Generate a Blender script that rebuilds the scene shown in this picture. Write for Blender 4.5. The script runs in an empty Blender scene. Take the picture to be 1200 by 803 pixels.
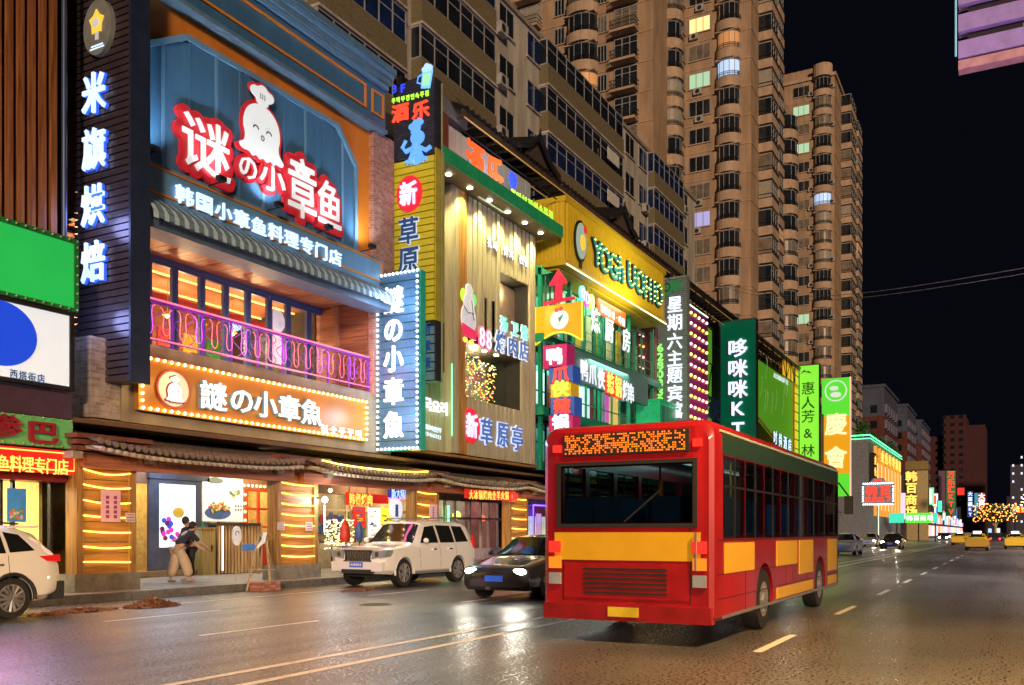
import bpy, bmesh, math, random
from mathutils import Vector, Matrix
random.seed(7)
R = math.radians
S = bpy.context.scene
COL = S.collection

# ---------------------------------------------------------------- camera
F = 1080.0                      # focal length in pixels of the 1200 px wide photograph
AN = math.atan(585 / F)         # angle between the street (+X) and the view axis
CA, SA = math.cos(AN), math.sin(AN)
H = 1.5                         # eye height
cam = bpy.data.objects.new('camera', bpy.data.cameras.new('camera'))
COL.objects.link(cam)
cam.location = (0, 0, H)
cam.rotation_euler = (R(90), 0, AN - R(90))
cam.data.sensor_width = 36
cam.data.lens = F / 1200 * 36
cam.data.shift_y = 222.5 / 1200
cam.data.clip_end = 4000
cam.data.clip_start = 0.1
S.camera = cam

# ---------------------------------------------------------------- world, sun, exposure
SUN_EL, SUN_AZ = 9.0, 200.0      # low warm town glow coming from behind the camera, along the street
W = bpy.data.worlds.new('World'); S.world = W; W.use_nodes = True
nt = W.node_tree; nt.nodes.clear()
wo = nt.nodes.new('ShaderNodeOutputWorld'); bg = nt.nodes.new('ShaderNodeBackground')
sky = nt.nodes.new('ShaderNodeTexSky'); sky.sky_type = 'NISHITA'; sky.sun_disc = False
sky.sun_elevation = R(-6.5); sky.sun_rotation = R(250)
tint = nt.nodes.new('ShaderNodeMix'); tint.data_type = 'RGBA'; tint.blend_type = 'ADD'; tint.inputs['Factor'].default_value = 1
tint.inputs['B'].default_value = (.016, .016, .034, 1)
nt.links.new(sky.outputs[0], tint.inputs['A']); nt.links.new(tint.outputs['Result'], bg.inputs[0])
bg.inputs[1].default_value = 0.07
nt.links.new(bg.outputs[0], wo.inputs[0])
sl = bpy.data.lights.new('sun', 'SUN'); so = bpy.data.objects.new('sun', sl); COL.objects.link(so)
sl.energy = 1.3; sl.color = (1, .71, .48); sl.angle = R(6)
_d = Vector((math.cos(R(34)) * math.cos(R(SUN_EL)), math.sin(R(34)) * math.cos(R(SUN_EL)), -math.sin(R(SUN_EL))))
so.rotation_euler = _d.to_track_quat('-Z', 'Y').to_euler()
S.view_settings.view_transform = 'Standard'; S.view_settings.look = 'None'
S.view_settings.exposure = 1.0; S.view_settings.gamma = 1
S.render.engine = 'CYCLES'
try:
    S.cycles.use_light_tree = True; S.cycles.use_denoising = True
    S.cycles.max_bounces = 6; S.cycles.diffuse_bounces = 2; S.cycles.glossy_bounces = 3; S.cycles.transmission_bounces = 4
    S.cycles.sample_clamp_indirect = 4; S.cycles.caustics_reflective = False; S.cycles.caustics_refractive = False
except Exception: pass

# ---------------------------------------------------------------- frames: facade planes facing the road (-Y) or the viewer's end of the street (-X)
class Fr:
    def __init__(s, kind, at): s.k, s.at = kind, at
    def p(s, px, py):            # point of the plane seen at a place in the photograph -> (a, b)
        t = (px - 600) / F
        if s.k == 'Y':
            Y = s.at; X = Y * (CA + t * SA) / (SA - t * CA)
        else:
            X = s.at; Y = X * (SA - t * CA) / (CA + t * SA)
        d = X * CA + Y * SA
        z = H + (624 - py) * d / F
        return (X, z) if s.k == 'Y' else (-Y, z)
    def a(s, px): return s.p(px, 0)[0]
    def w(s, a, b, d=0):
        return (a, s.at - d, b) if s.k == 'Y' else (s.at - d, -a, b)
    def mat(s):
        return Matrix(((1, 0, 0), (0, 0, -1), (0, 1, 0))) if s.k == 'Y' else Matrix(((0, 0, -1), (-1, 0, 0), (0, 1, 0)))
def FY(y): return Fr('Y', y)
def FX(x): return Fr('X', x)

# ---------------------------------------------------------------- mesh builder
class MB:
    def __init__(s): s.v, s.f, s.m = [], [], []
    def add(s, vs, fs, m=0):
        o = len(s.v); s.v += [tuple(v) for v in vs]
        for f in fs: s.f.append([o + i for i in f]); s.m.append(m)
    def box(s, x0, x1, y0, y1, z0, z1, m=0):
        if x0 > x1: x0, x1 = x1, x0
        if y0 > y1: y0, y1 = y1, y0
        if z0 > z1: z0, z1 = z1, z0
        s.add([(x0,y0,z0),(x1,y0,z0),(x1,y1,z0),(x0,y1,z0),(x0,y0,z1),(x1,y0,z1),(x1,y1,z1),(x0,y1,z1)],
              [(0,3,2,1),(4,5,6,7),(0,1,5,4),(1,2,6,5),(2,3,7,6),(3,0,4,7)], m); return s
    def fb(s, fr, a0, a1, b0, b1, d0, d1, m=0):
        p = fr.w(a0, b0, d0); q = fr.w(a1, b1, d1)
        return s.box(p[0], q[0], p[1], q[1], p[2], q[2], m)
    def prism(s, fr, poly, d0, d1, m=0):      # polygon in the plane (counter-clockwise seen from outside)
        n = len(poly)
        ar = sum(poly[i][0]*poly[(i+1)%n][1]-poly[(i+1)%n][0]*poly[i][1] for i in range(n))
        if ar < 0: poly = poly[::-1]
        vs = [fr.w(a, b, d1) for a, b in poly] + [fr.w(a, b, d0) for a, b in poly]
        s.add(vs, [list(range(n)), list(range(2*n-1, n-1, -1))] + [(i, n+i, n+(i+1)%n, (i+1)%n) for i in range(n)], m); return s
    def tube(s, pts, r, n=6, closed=False, m=0, cap=True):
        pts = [Vector(p) for p in pts]; N = len(pts); rings = []
        up0 = Vector((0,0,1))
        for i, p in enumerate(pts):
            if closed: t = pts[(i+1)%N] - pts[i-1]
            else: t = pts[min(i+1,N-1)] - pts[max(i-1,0)]
            if t.length < 1e-9: t = Vector((0,0,1))
            t.normalize()
            up = up0 if abs(t.dot(up0)) < .95 else Vector((1,0,0))
            u = t.cross(up).normalized(); v = u.cross(t).normalized()
            rr = r[i] if isinstance(r, (list, tuple)) else r
            rings.append([p + (u*math.cos(2*math.pi*k/n) + v*math.sin(2*math.pi*k/n))*rr for k in range(n)])
        vs = [q for ring in rings for q in ring]; fs = []
        for i in range(N if closed else N-1):
            j = (i+1) % N
            for k in range(n): fs.append((i*n+k, i*n+(k+1)%n, j*n+(k+1)%n, j*n+k))
        if cap and not closed: fs += [list(range(n))[::-1], [(N-1)*n+k for k in range(n)]]
        s.add(vs, fs, m); return s
    def sphere(s, c, r, u=8, v=5, sc=(1,1,1), m=0):
        vs = [(c[0], c[1], c[2]-r*sc[2])]
        for j in range(1, v):
            ph = -math.pi/2 + math.pi*j/v
            for i in range(u):
                th = 2*math.pi*i/u
                vs.append((c[0]+r*sc[0]*math.cos(ph)*math.cos(th), c[1]+r*sc[1]*math.cos(ph)*math.sin(th), c[2]+r*sc[2]*math.sin(ph)))
        vs.append((c[0], c[1], c[2]+r*sc[2])); T = len(vs)-1; fs = []
        for i in range(u): fs.append((0, 1+(i+1)%u, 1+i)); fs.append((T, T-u+i, T-u+(i+1)%u))
        for j in range(v-2):
            for i in range(u):
                a = 1+j*u; fs.append((a+i, a+(i+1)%u, a+u+(i+1)%u, a+u+i))
        s.add(vs, fs, m); return s
    def cyl(s, p, q, r, n=12, m=0): return s.tube([p, q], r, n, m=m)
    def disc(s, fr, a, b, ra, rb, d0, d1, n=28, m=0):
        return s.prism(fr, [(a+ra*math.cos(2*math.pi*k/n), b+rb*math.sin(2*math.pi*k/n)) for k in range(n)], d0, d1, m)
    def mesh(s, name, mats, smooth=None):
        me = bpy.data.meshes.new(name); me.from_pydata(s.v, [], s.f)
        for mt in (mats if isinstance(mats, (list, tuple)) else [mats]): me.materials.append(mt)
        if any(s.m): me.polygons.foreach_set('material_index', s.m)
        me.update()
        if smooth is not None:
            me.polygons.foreach_set('use_smooth', [True]*len(me.polygons)); me.set_sharp_from_angle(angle=R(smooth))
        return me

def root_loc(o):
    v = Vector((0,0,0))
    while o is not None: v += o.location; o = o.parent
    return v
def tag(o, label=None, cat=None, group=None, kind=None):
    if label: o['label'] = label
    if cat: o['category'] = cat
    if group: o['group'] = group
    if kind: o['kind'] = kind
    return o
def thing(name, label, cat, loc=(0,0,0), group=None):
    o = bpy.data.objects.new(name, None); COL.objects.link(o); o.location = loc; o.empty_display_size = .2
    return tag(o, label, cat, group)
def inst(name, me, parent=None, off=(0,0,0), label=None, kind=None):    # mesh whose coordinates are world coordinates (+ off)
    o = bpy.data.objects.new(name, me); COL.objects.link(o)
    o.location = Vector(off) - (root_loc(parent) if parent else Vector((0,0,0)))
    if parent: o.parent = parent
    return tag(o, label, None, None, kind)
def part(name, mb, mats, parent=None, smooth=None, label=None, kind=None):
    return inst(name, mb.mesh(name, mats, smooth), parent, (0,0,0), label, kind)
def struct(name, mb, mats, smooth=None): return part(name, mb, mats, None, smooth, None, 'structure')
def fbox(name, mat, parent, fr, a0, a1, b0, b1, d0, d1, **k): return part(name, MB().fb(fr, a0, a1, b0, b1, d0, d1), mat, parent, **k)
def copy_tree(root, loc, label=None, rz=0):
    def cp(o, par):
        c = o.copy(); COL.objects.link(c)
        if par is not None: c.parent = par
        for ch in o.children: cp(ch, c)
        return c
    r = cp(root, None); r.location = loc; r.rotation_euler.z = rz
    if label: r['label'] = label
    return r

# ---------------------------------------------------------------- materials
MC = {}
def _base(name):
    m = bpy.data.materials.new(name); m.use_nodes = True; n = m.node_tree; b = n.nodes['Principled BSDF']
    return m, n, b
def _pos(n, sc=(1,1,1)):
    g = n.nodes.new('ShaderNodeNewGeometry'); mp = n.nodes.new('ShaderNodeMapping'); mp.inputs['Scale'].default_value = sc
    n.links.new(g.outputs['Position'], mp.inputs[0]); return mp.outputs[0]
def M(name, col, rough=.6, metal=0, var=.25, scale=3, bump=0, stretch=(1,1,1), es=0, ec=None, bscale=None, spec=None, dirt=0):
    if name in MC: return MC[name]
    m, n, b = _base(name)
    b.inputs['Roughness'].default_value = rough; b.inputs['Metallic'].default_value = metal
    if spec is not None: b.inputs['Specular IOR Level'].default_value = spec
    v = _pos(n, stretch)
    no = n.nodes.new('ShaderNodeTexNoise'); no.inputs['Scale'].default_value = scale; no.inputs['Detail'].default_value = 6; no.inputs['Roughness'].default_value = .65
    n.links.new(v, no.inputs[0])
    r = n.nodes.new('ShaderNodeValToRGB'); r.color_ramp.elements[0].position = .3; r.color_ramp.elements[1].position = .7
    r.color_ramp.elements[0].color = [c*(1-var) for c in col] + [1]; r.color_ramp.elements[1].color = [min(1, c*(1+var)) for c in col] + [1]
    n.links.new(no.outputs[0], r.inputs[0]); out = r.outputs[0]
    if dirt:
        n2 = n.nodes.new('ShaderNodeTexNoise'); n2.inputs['Scale'].default_value = .9; n2.inputs['Detail'].default_value = 8
        v2 = _pos(n, (1.4, 1.4, .25)); n.links.new(v2, n2.inputs[0])
        r2 = n.nodes.new('ShaderNodeValToRGB'); r2.color_ramp.elements[0].position = .42; r2.color_ramp.elements[1].position = .62
        r2.color_ramp.elements[0].color = (1-dirt,)*3 + (1,); r2.color_ramp.elements[1].color = (1,1,1,1)
        n.links.new(n2.outputs[0], r2.inputs[0])
        mx = n.nodes.new('ShaderNodeMix'); mx.data_type = 'RGBA'; mx.blend_type = 'MULTIPLY'; mx.inputs['Factor'].default_value = 1
        n.links.new(out, mx.inputs['A']); n.links.new(r2.outputs[0], mx.inputs['B']); out = mx.outputs['Result']
    n.links.new(out, b.inputs['Base Color'])
    if bump:
        bn = n.nodes.new('ShaderNodeBump'); bn.inputs['Strength'].default_value = bump; bn.inputs['Distance'].default_value = .02
        n3 = no
        if bscale:
            n3 = n.nodes.new('ShaderNodeTexNoise'); n3.inputs['Scale'].default_value = bscale; n3.inputs['Detail'].default_value = 5; n.links.new(v, n3.inputs[0])
        n.links.new(n3.outputs[0], bn.inputs['Height']); n.links.new(bn.outputs[0], b.inputs['Normal'])
    if es:
        b.inputs['Emission Color'].default_value = list(ec or col) + [1]; b.inputs['Emission Strength'].default_value = es*.35
    MC[name] = m; return m
def E(name, col, es, base=None):
    if name in MC: return MC[name]
    es = es*.4 if es <= 1.4 else (.56+(es-1.4)*.15 if es < 3 else es*.5)
    m, n, b = _base(name); b.inputs['Base Color'].default_value = list(base or [c*.6 for c in col]) + [1]
    b.inputs['Roughness'].default_value = .35
    b.inputs['Emission Color'].default_value = list(col) + [1]; b.inputs['Emission Strength'].default_value = es
    MC[name] = m; return m
def BR(name, c1, c2, mortar, scale=1, bw=.25, bh=.08, rough=.8, bump=.6):
    if name in MC: return MC[name]
    m, n, b = _base(name); b.inputs['Roughness'].default_value = rough
    g = n.nodes.new('ShaderNodeNewGeometry'); sp = n.nodes.new('ShaderNodeSeparateXYZ'); n.links.new(g.outputs['Position'], sp.inputs[0])
    ad = n.nodes.new('ShaderNodeMath'); ad.operation = 'ADD'; n.links.new(sp.outputs[0], ad.inputs[0]); n.links.new(sp.outputs[1], ad.inputs[1])
    cb = n.nodes.new('ShaderNodeCombineXYZ'); n.links.new(ad.outputs[0], cb.inputs[0]); n.links.new(sp.outputs[2], cb.inputs[1])
    t = n.nodes.new('ShaderNodeTexBrick'); n.links.new(cb.outputs[0], t.inputs[0])
    t.inputs['Color1'].default_value = list(c1)+[1]; t.inputs['Color2'].default_value = list(c2)+[1]; t.inputs['Mortar'].default_value = list(mortar)+[1]
    t.inputs['Scale'].default_value = scale; t.inputs['Mortar Size'].default_value = .009; t.inputs['Brick Width'].default_value = bw; t.inputs['Row Height'].default_value = bh
    no = n.nodes.new('ShaderNodeTexNoise'); no.inputs['Scale'].default_value = 5; n.links.new(g.outputs['Position'], no.inputs[0])
    mx = n.nodes.new('ShaderNodeMix'); mx.data_type = 'RGBA'; mx.blend_type = 'OVERLAY'; mx.inputs['Factor'].default_value = .6
    n.links.new(t.outputs[0], mx.inputs['A']); n.links.new(no.outputs[0], mx.inputs['B']); n.links.new(mx.outputs['Result'], b.inputs['Base Color'])
    bn = n.nodes.new('ShaderNodeBump'); bn.inputs['Strength'].default_value = bump; bn.inputs['Distance'].default_value = .01; bn.invert = True
    n.links.new(t.outputs['Fac'], bn.inputs['Height']); n.links.new(bn.outputs[0], b.inputs['Normal'])
    MC[name] = m; return m
def WOOD(name, c1, c2, axis='Z', rough=.5, sc=14):
    if name in MC: return MC[name]
    m, n, b = _base(name); b.inputs['Roughness'].default_value = rough
    st = {'Z': (sc, sc, .8), 'X': (.8, sc, sc), 'Y': (sc, .8, sc)}[axis]
    no = n.nodes.new('ShaderNodeTexNoise'); no.inputs['Scale'].default_value = 1; no.inputs['Detail'].default_value = 8; no.inputs['Distortion'].default_value = .6
    n.links.new(_pos(n, st), no.inputs[0])
    r = n.nodes.new('ShaderNodeValToRGB'); r.color_ramp.elements[0].position = .35; r.color_ramp.elements[1].position = .66
    r.color_ramp.elements[0].color = list(c1)+[1]; r.color_ramp.elements[1].color = list(c2)+[1]
    n.links.new(no.outputs[0], r.inputs[0]); n.links.new(r.outputs[0], b.inputs['Base Color'])
    bn = n.nodes.new('ShaderNodeBump'); bn.inputs['Strength'].default_value = .25; bn.inputs['Distance'].default_value = .01
    n.links.new(no.outputs[0], bn.inputs['Height']); n.links.new(bn.outputs[0], b.inputs['Normal'])
    MC[name] = m; return m
def GL(name='clear glass', col=(.9,.95,.95), rough=.02, alpha=.18):
    if name in MC: return MC[name]
    m, n, b = _base(name); n.nodes.remove(b); o = n.nodes['Material Output']
    tr = n.nodes.new('ShaderNodeBsdfTransparent'); tr.inputs[0].default_value = list(col)+[1]
    gl = n.nodes.new('ShaderNodeBsdfGlossy'); gl.inputs['Roughness'].default_value = rough
    fz = n.nodes.new('ShaderNodeLayerWeight'); fz.inputs[0].default_value = .5
    pw = n.nodes.new('ShaderNodeMath'); pw.operation = 'POWER'; pw.inputs[1].default_value = 4; n.links.new(fz.outputs['Facing'], pw.inputs[0])
    ma = n.nodes.new('ShaderNodeMath'); ma.operation = 'MULTIPLY_ADD'; ma.inputs[1].default_value = .6; ma.inputs[2].default_value = .03; n.links.new(pw.outputs[0], ma.inputs[0])
    mx = n.nodes.new('ShaderNodeMixShader'); n.links.new(ma.outputs[0], mx.inputs[0]); n.links.new(tr.outputs[0], mx.inputs[1]); n.links.new(gl.outputs[0], mx.inputs[2])
    n.links.new(mx.outputs[0], o.inputs[0]); MC[name] = m; return m

# ---------------------------------------------------------------- lettering: every character its own mesh
CC = {}
import numpy as np
def raster_glyph(me, off, ext, res):
    """rounded, thickened letter: distance field of the glyph cut at off, as a solid"""
    me.calc_loop_triangles(); P = np.array([v.co[:2] for v in me.vertices]); pad = off+.05
    lo = P.min(0)-pad; hi = P.max(0)+pad; nx, ny = int((hi[0]-lo[0])*res)+2, int((hi[1]-lo[1])*res)+2
    gx, gy = np.meshgrid(lo[0]+np.arange(nx)/res, lo[1]+np.arange(ny)/res); mask = np.zeros((ny, nx), bool)
    for t in me.loop_triangles:
        a, b, c = P[t.vertices[0]], P[t.vertices[1]], P[t.vertices[2]]
        x0, x1 = int((min(a[0],b[0],c[0])-lo[0])*res), int((max(a[0],b[0],c[0])-lo[0])*res)+2; y0, y1 = int((min(a[1],b[1],c[1])-lo[1])*res), int((max(a[1],b[1],c[1])-lo[1])*res)+2
        X, Y = gx[y0:y1, x0:x1], gy[y0:y1, x0:x1]
        e = lambda p, q: (q[0]-p[0])*(Y-p[1])-(q[1]-p[1])*(X-p[0])
        e0, e1, e2 = e(a, b), e(b, c), e(c, a); mask[y0:y1, x0:x1] |= ((e0 >= 0) & (e1 >= 0) & (e2 >= 0)) | ((e0 <= 0) & (e1 <= 0) & (e2 <= 0))
    r = off*res+.5; R_ = int(r)+2; D = np.full(mask.shape, 99.)
    for dy in range(-R_, R_+1):
        for dx in range(-R_, R_+1):
            d = math.hypot(dx, dy)
            if d > R_+1: continue
            sh = np.zeros_like(mask); ys, yd = (slice(max(0,dy), ny+min(0,dy)), slice(max(0,-dy), ny+min(0,-dy))); xs, xd = (slice(max(0,dx), nx+min(0,dx)), slice(max(0,-dx), nx+min(0,-dx)))
            sh[yd, xd] = mask[ys, xs]; D = np.where(sh & (D > d), d, D)
    D = np.minimum(D, R_+1); Fd = D-r; vs, fs, ids = [], [], {}
    def V(x, y, z):
        k = (round(x, 3), round(y, 3), z)
        if k not in ids: ids[k] = len(vs); vs.append((lo[0]+x/res, lo[1]+y/res, z))
        return ids[k]
    ins = Fd < 0
    for j in range(ny-1):
        i = 0
        while i < nx-1:
            q = ins[j, i], ins[j, i+1], ins[j+1, i+1], ins[j+1, i]
            if not any(q): i += 1; continue
            if all(q):
                k = i
                while k < nx-1 and ins[j, k+1] and ins[j+1, k+1]: k += 1
                fs.append((V(i,j,ext), V(k,j,ext), V(k,j+1,ext), V(i,j+1,ext))); i = k; continue
            cs = ((i,j),(i+1,j),(i+1,j+1),(i,j+1)); poly = []; cr = []
            for m in range(4):
                (xa, ya), (xb, yb) = cs[m], cs[(m+1) % 4]; fa, fb = Fd[ya, xa], Fd[yb, xb]
                if fa < 0: poly.append((xa, ya))
                if (fa < 0) != (fb < 0): u = fa/(fa-fb); pt = (xa+(xb-xa)*u, ya+(yb-ya)*u); poly.append(pt); cr.append((pt, fa < 0))
            if len(poly) > 2: fs.append(tuple(V(x, y, ext) for x, y in poly))
            if len(cr) == 2:
                (p, out), (q2, _) = cr
                if not out: p, q2 = q2, p
                fs.append((V(p[0],p[1],ext), V(p[0],p[1],-ext), V(q2[0],q2[1],-ext), V(q2[0],q2[1],ext)))
            i += 1
    fs = [f for f in (tuple(dict.fromkeys(f)) for f in fs) if len(f) > 2]
    m2 = bpy.data.meshes.new('character'); m2.from_pydata(vs, [], fs); m2.update(); return m2
def glyph(ch, off, ext, mat):
    k = (ch, off, ext, mat.name)
    if k in CC: return CC[k]
    g = ('g', ch, off, ext)
    if g in CC: me = CC[g].copy(); me.materials.clear(); me.materials.append(mat); CC[k] = me; return me
    ras = off >= .02
    if ras:
        cu = bpy.data.curves.new('t', 'FONT'); cu.body = ch; cu.size = 1; cu.resolution_u = 3; cu.align_x = 'CENTER'
        ob = bpy.data.objects.new('t', cu); COL.objects.link(ob); dg = bpy.context.evaluated_depsgraph_get(); dg.update()
        me = bpy.data.meshes.new_from_object(ob.evaluated_get(dg)); bpy.data.objects.remove(ob); bpy.data.curves.remove(cu)
        me = raster_glyph(me, off, ext, 64 if off < .09 else 90)
        xs = [v.co.x for v in me.vertices]; ys = [v.co.y for v in me.vertices]; cx, cy = (min(xs)+max(xs))/2, (min(ys)+max(ys))/2
        for v in me.vertices: v.co.x -= cx; v.co.y -= cy
        me.materials.append(mat); CC[k] = me; CC[g] = me; return me
    cu = bpy.data.curves.new('t', 'FONT'); cu.body = ch; cu.size = 1; cu.resolution_u = 2
    cu.offset = off; cu.extrude = ext; cu.align_x = 'CENTER'
    ob = bpy.data.objects.new('t', cu); COL.objects.link(ob)
    dg = bpy.context.evaluated_depsgraph_get(); dg.update()
    me = bpy.data.meshes.new_from_object(ob.evaluated_get(dg)); bpy.data.objects.remove(ob); bpy.data.curves.remove(cu)
    if len(me.vertices):
        xs = [v.co.x for v in me.vertices]; ys = [v.co.y for v in me.vertices]
        cx, cy = (min(xs)+max(xs))/2, (min(ys)+max(ys))/2
        for v in me.vertices: v.co.x -= cx; v.co.y -= cy
    me.materials.clear(); me.materials.append(mat); me.name = 'character'
    CC[k] = me; return me
def char(parent, fr, ch, a, b, h, mat, d=.04, off=.015, ext=.03, w=None, name='character', rot=0):
    me = glyph(ch, off, ext, mat)
    o = bpy.data.objects.new(name, me); COL.objects.link(o)
    sc = Matrix.Diagonal((w or h, h, 1))
    m = fr.mat() @ Matrix.Rotation(rot, 3, 'Z') @ sc
    o.matrix_world = Matrix.Translation(Vector(fr.w(a, b, d)) - root_loc(parent)) @ m.to_4x4()
    o.parent = parent; return o
def text_px(parent, fr, s, p0, p1, h, mat, d=.04, off=.015, ext=.03, w=None, outline=None, ooff=.05):
    """characters spread evenly between two places of the plane; h in metres"""
    a0, b0 = fr.p(*p0); a1, b1 = fr.p(*p1); n = len(s)
    for i, ch in enumerate(s):
        if ch == ' ': continue
        t = i/(n-1) if n > 1 else 0
        a, b = a0+(a1-a0)*t, b0+(b1-b0)*t
        if outline: char(parent, fr, ch, a, b, h, outline, d-.03, ooff, .012, w, 'character_outline')
        char(parent, fr, ch, a, b, h, mat, d, off, ext, w)
BULB = {}
def bulbs(parent, pts, mat, r=.045, name='bulb'):
    k = (mat.name, r)
    if k not in BULB: BULB[k] = MB().sphere((0,0,0), r, 6, 4).mesh('bulb', mat, 60)
    for p in pts: inst(name, BULB[k], parent, p)
def line(p, q, n):
    return [tuple(p[i]+(q[i]-p[i])*k/(n-1) for i in range(3)) for k in range(n)]
def lamp(kind, loc, energy, col, size=.2, aim=None, spot=None, name='lamp_light', parent=None):
    l = bpy.data.lights.new(name, kind); l.energy = energy; l.color = col
    if kind == 'AREA': l.size = size
    elif kind == 'SPOT': l.spot_size = R(spot or 90); l.spot_blend = .8; l.shadow_soft_size = size
    else: l.shadow_soft_size = size
    o = bpy.data.objects.new(name, l); COL.objects.link(o)
    o.location = Vector(loc) - (root_loc(parent) if parent else Vector())
    if parent: o.parent = parent
    if aim is not None: o.rotation_euler = Vector(aim).to_track_quat('-Z', 'Y').to_euler()
    return o

# palette
wht = E('white lit acrylic', (.92,.96,1), 2.2); bluewht = E('cool white lit acrylic', (.62,.82,1), 2.4)
warm_bulb = E('warm bulb glass', (1,.62,.18), 14); cool_bulb = E('cool bulb glass', (.65,.85,1), 9)
redE = E('red lit acrylic', (1,.05,.03), 2.2); red = M('red lacquer board', (.45,.015,.02), .4, var=.15)
conc = M('painted concrete', (.3,.29,.26), .8, var=.2, scale=2, bump=.3, bscale=30, dirt=.35)
darkm = M('dark steel', (.03,.03,.035), .45, .6); black = M('black rubber', (.012,.012,.012), .7)
navy = M('navy painted steel', (.035,.055,.12), .4, .2, var=.1)
bluep = M('blue painted timber', (.055,.165,.33), .45, var=.12, scale=2, stretch=(3,3,.4), bump=.1, dirt=.15)
bluel = M('lighter blue trim', (.12,.27,.45), .4, var=.1)
orang = M('orange painted wall', (.62,.2,.015), .55, var=.12, scale=1, dirt=.12)
orange_trim = M('orange trim strip', (.6,.22,.03), .4, var=.1)
glass = GL(); dglass = M('dark window glass', (.012,.016,.022), .06, var=.5, scale=.7, spec=.8)
blueglass = M('blue tinted window glass', (.008,.02,.07), .08, var=.5, scale=.7, spec=.8)
# ================================================================ GROUND, ROAD, PAVEMENT
def asphalt():
    m, n, b = _base('asphalt')
    g = _pos(n)
    a = n.nodes.new('ShaderNodeTexNoise'); a.inputs['Scale'].default_value = .35; a.inputs['Detail'].default_value = 7; n.links.new(g, a.inputs[0])
    f = n.nodes.new('ShaderNodeTexNoise'); f.inputs['Scale'].default_value = 26; f.inputs['Detail'].default_value = 4; n.links.new(g, f.inputs[0])
    vr = n.nodes.new('ShaderNodeTexVoronoi'); vr.feature = 'DISTANCE_TO_EDGE'; vr.inputs['Scale'].default_value = 1.7
    wq = n.nodes.new('ShaderNodeMix'); wq.data_type = 'VECTOR'; wq.inputs['Factor'].default_value = .35
    wn = n.nodes.new('ShaderNodeTexNoise'); wn.inputs['Scale'].default_value = 1.6; wn.inputs['Detail'].default_value = 5; n.links.new(g, wn.inputs[0])
    n.links.new(g, wq.inputs['A']); n.links.new(wn.outputs['Color'], wq.inputs['B']); n.links.new(wq.outputs['Result'], vr.inputs[0])
    cr = n.nodes.new('ShaderNodeValToRGB'); cr.color_ramp.elements[0].position = 0; cr.color_ramp.elements[1].position = .02
    cr.color_ramp.elements[0].color = (.45,.45,.45,1); cr.color_ramp.elements[1].color = (1,1,1,1); n.links.new(vr.outputs['Distance'], cr.inputs[0])
    pm = n.nodes.new('ShaderNodeTexNoise'); pm.inputs['Scale'].default_value = .22; n.links.new(g, pm.inputs[0])
    pr = n.nodes.new('ShaderNodeValToRGB'); pr.color_ramp.elements[0].position = .5; pr.color_ramp.elements[1].position = .58; n.links.new(pm.outputs[0], pr.inputs[0])
    r = n.nodes.new('ShaderNodeValToRGB'); r.color_ramp.elements[0].color = (.04,.04,.043,1); r.color_ramp.elements[1].color = (.085,.083,.08,1)
    r.color_ramp.elements[0].position = .35; r.color_ramp.elements[1].position = .65; n.links.new(a.outputs[0], r.inputs[0])
    fr_ = n.nodes.new('ShaderNodeValToRGB'); fr_.color_ramp.elements[0].color = (.25,.25,.25,1); fr_.color_ramp.elements[1].color = (2.3,2.3,2.3,1)
    fr_.color_ramp.elements[0].position = .36; fr_.color_ramp.elements[1].position = .64; n.links.new(f.outputs[0], fr_.inputs[0])
    m1 = n.nodes.new('ShaderNodeMix'); m1.data_type = 'RGBA'; m1.blend_type = 'MULTIPLY'; m1.inputs['Factor'].default_value = 1
    n.links.new(r.outputs[0], m1.inputs['A']); n.links.new(fr_.outputs[0], m1.inputs['B'])
    m2 = n.nodes.new('ShaderNodeMix'); m2.data_type = 'RGBA'; m2.blend_type = 'MULTIPLY'
    n.links.new(pr.outputs[0], m2.inputs['Factor']); n.links.new(m1.outputs['Result'], m2.inputs['A']); n.links.new(cr.outputs[0], m2.inputs['B'])
    n.links.new(m2.outputs['Result'], b.inputs['Base Color'])
    rr = n.nodes.new('ShaderNodeMapRange'); rr.inputs['To Min'].default_value = .18; rr.inputs['To Max'].default_value = .55; rr.inputs['From Min'].default_value = .4; rr.inputs['From Max'].default_value = .6
    tk = n.nodes.new('ShaderNodeTexNoise'); tk.inputs['Scale'].default_value = 1; tk.inputs['Detail'].default_value = 5; n.links.new(_pos(n, (.05,1.6,1)), tk.inputs[0])
    m4 = n.nodes.new('ShaderNodeMath'); m4.operation = 'MULTIPLY_ADD'; m4.inputs[1].default_value = .75; n.links.new(f.outputs[0], m4.inputs[0])
    m5 = n.nodes.new('ShaderNodeMath'); m5.operation = 'MULTIPLY'; m5.inputs[1].default_value = .25; n.links.new(tk.outputs[0], m5.inputs[0]); n.links.new(m5.outputs[0], m4.inputs[2])
    n.links.new(m4.outputs[0], rr.inputs[0]); n.links.new(rr.outputs[0], b.inputs['Roughness']); b.inputs['Specular IOR Level'].default_value = .42
    bn = n.nodes.new('ShaderNodeBump'); bn.inputs['Strength'].default_value = .32; bn.inputs['Distance'].default_value = .03
    n.links.new(f.outputs[0], bn.inputs['Height']); n.links.new(bn.outputs[0], b.inputs['Normal'])
    return m
asph = asphalt()
g = MB(); g.add([(-400,-900,-.03),(2500,-900,-.03),(2500,900,-.03),(-400,900,-.03)], [(0,1,2,3)])
struct('ground', g, M('dark earth', (.03,.03,.03), .9))
g = MB(); g.add([(-60,-2.6,0),(900,-2.6,0),(900,17.2,0),(-60,17.2,0)], [(0,1,2,3)])
struct('road', g, asph)
pav = M('pavement stone', (.26,.25,.24), .55, var=.15, scale=1.5, bump=.2, bscale=25, dirt=.3)
kerbm = M('kerb granite', (.13,.13,.13), .6, var=.35, scale=6, bump=.3)
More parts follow.
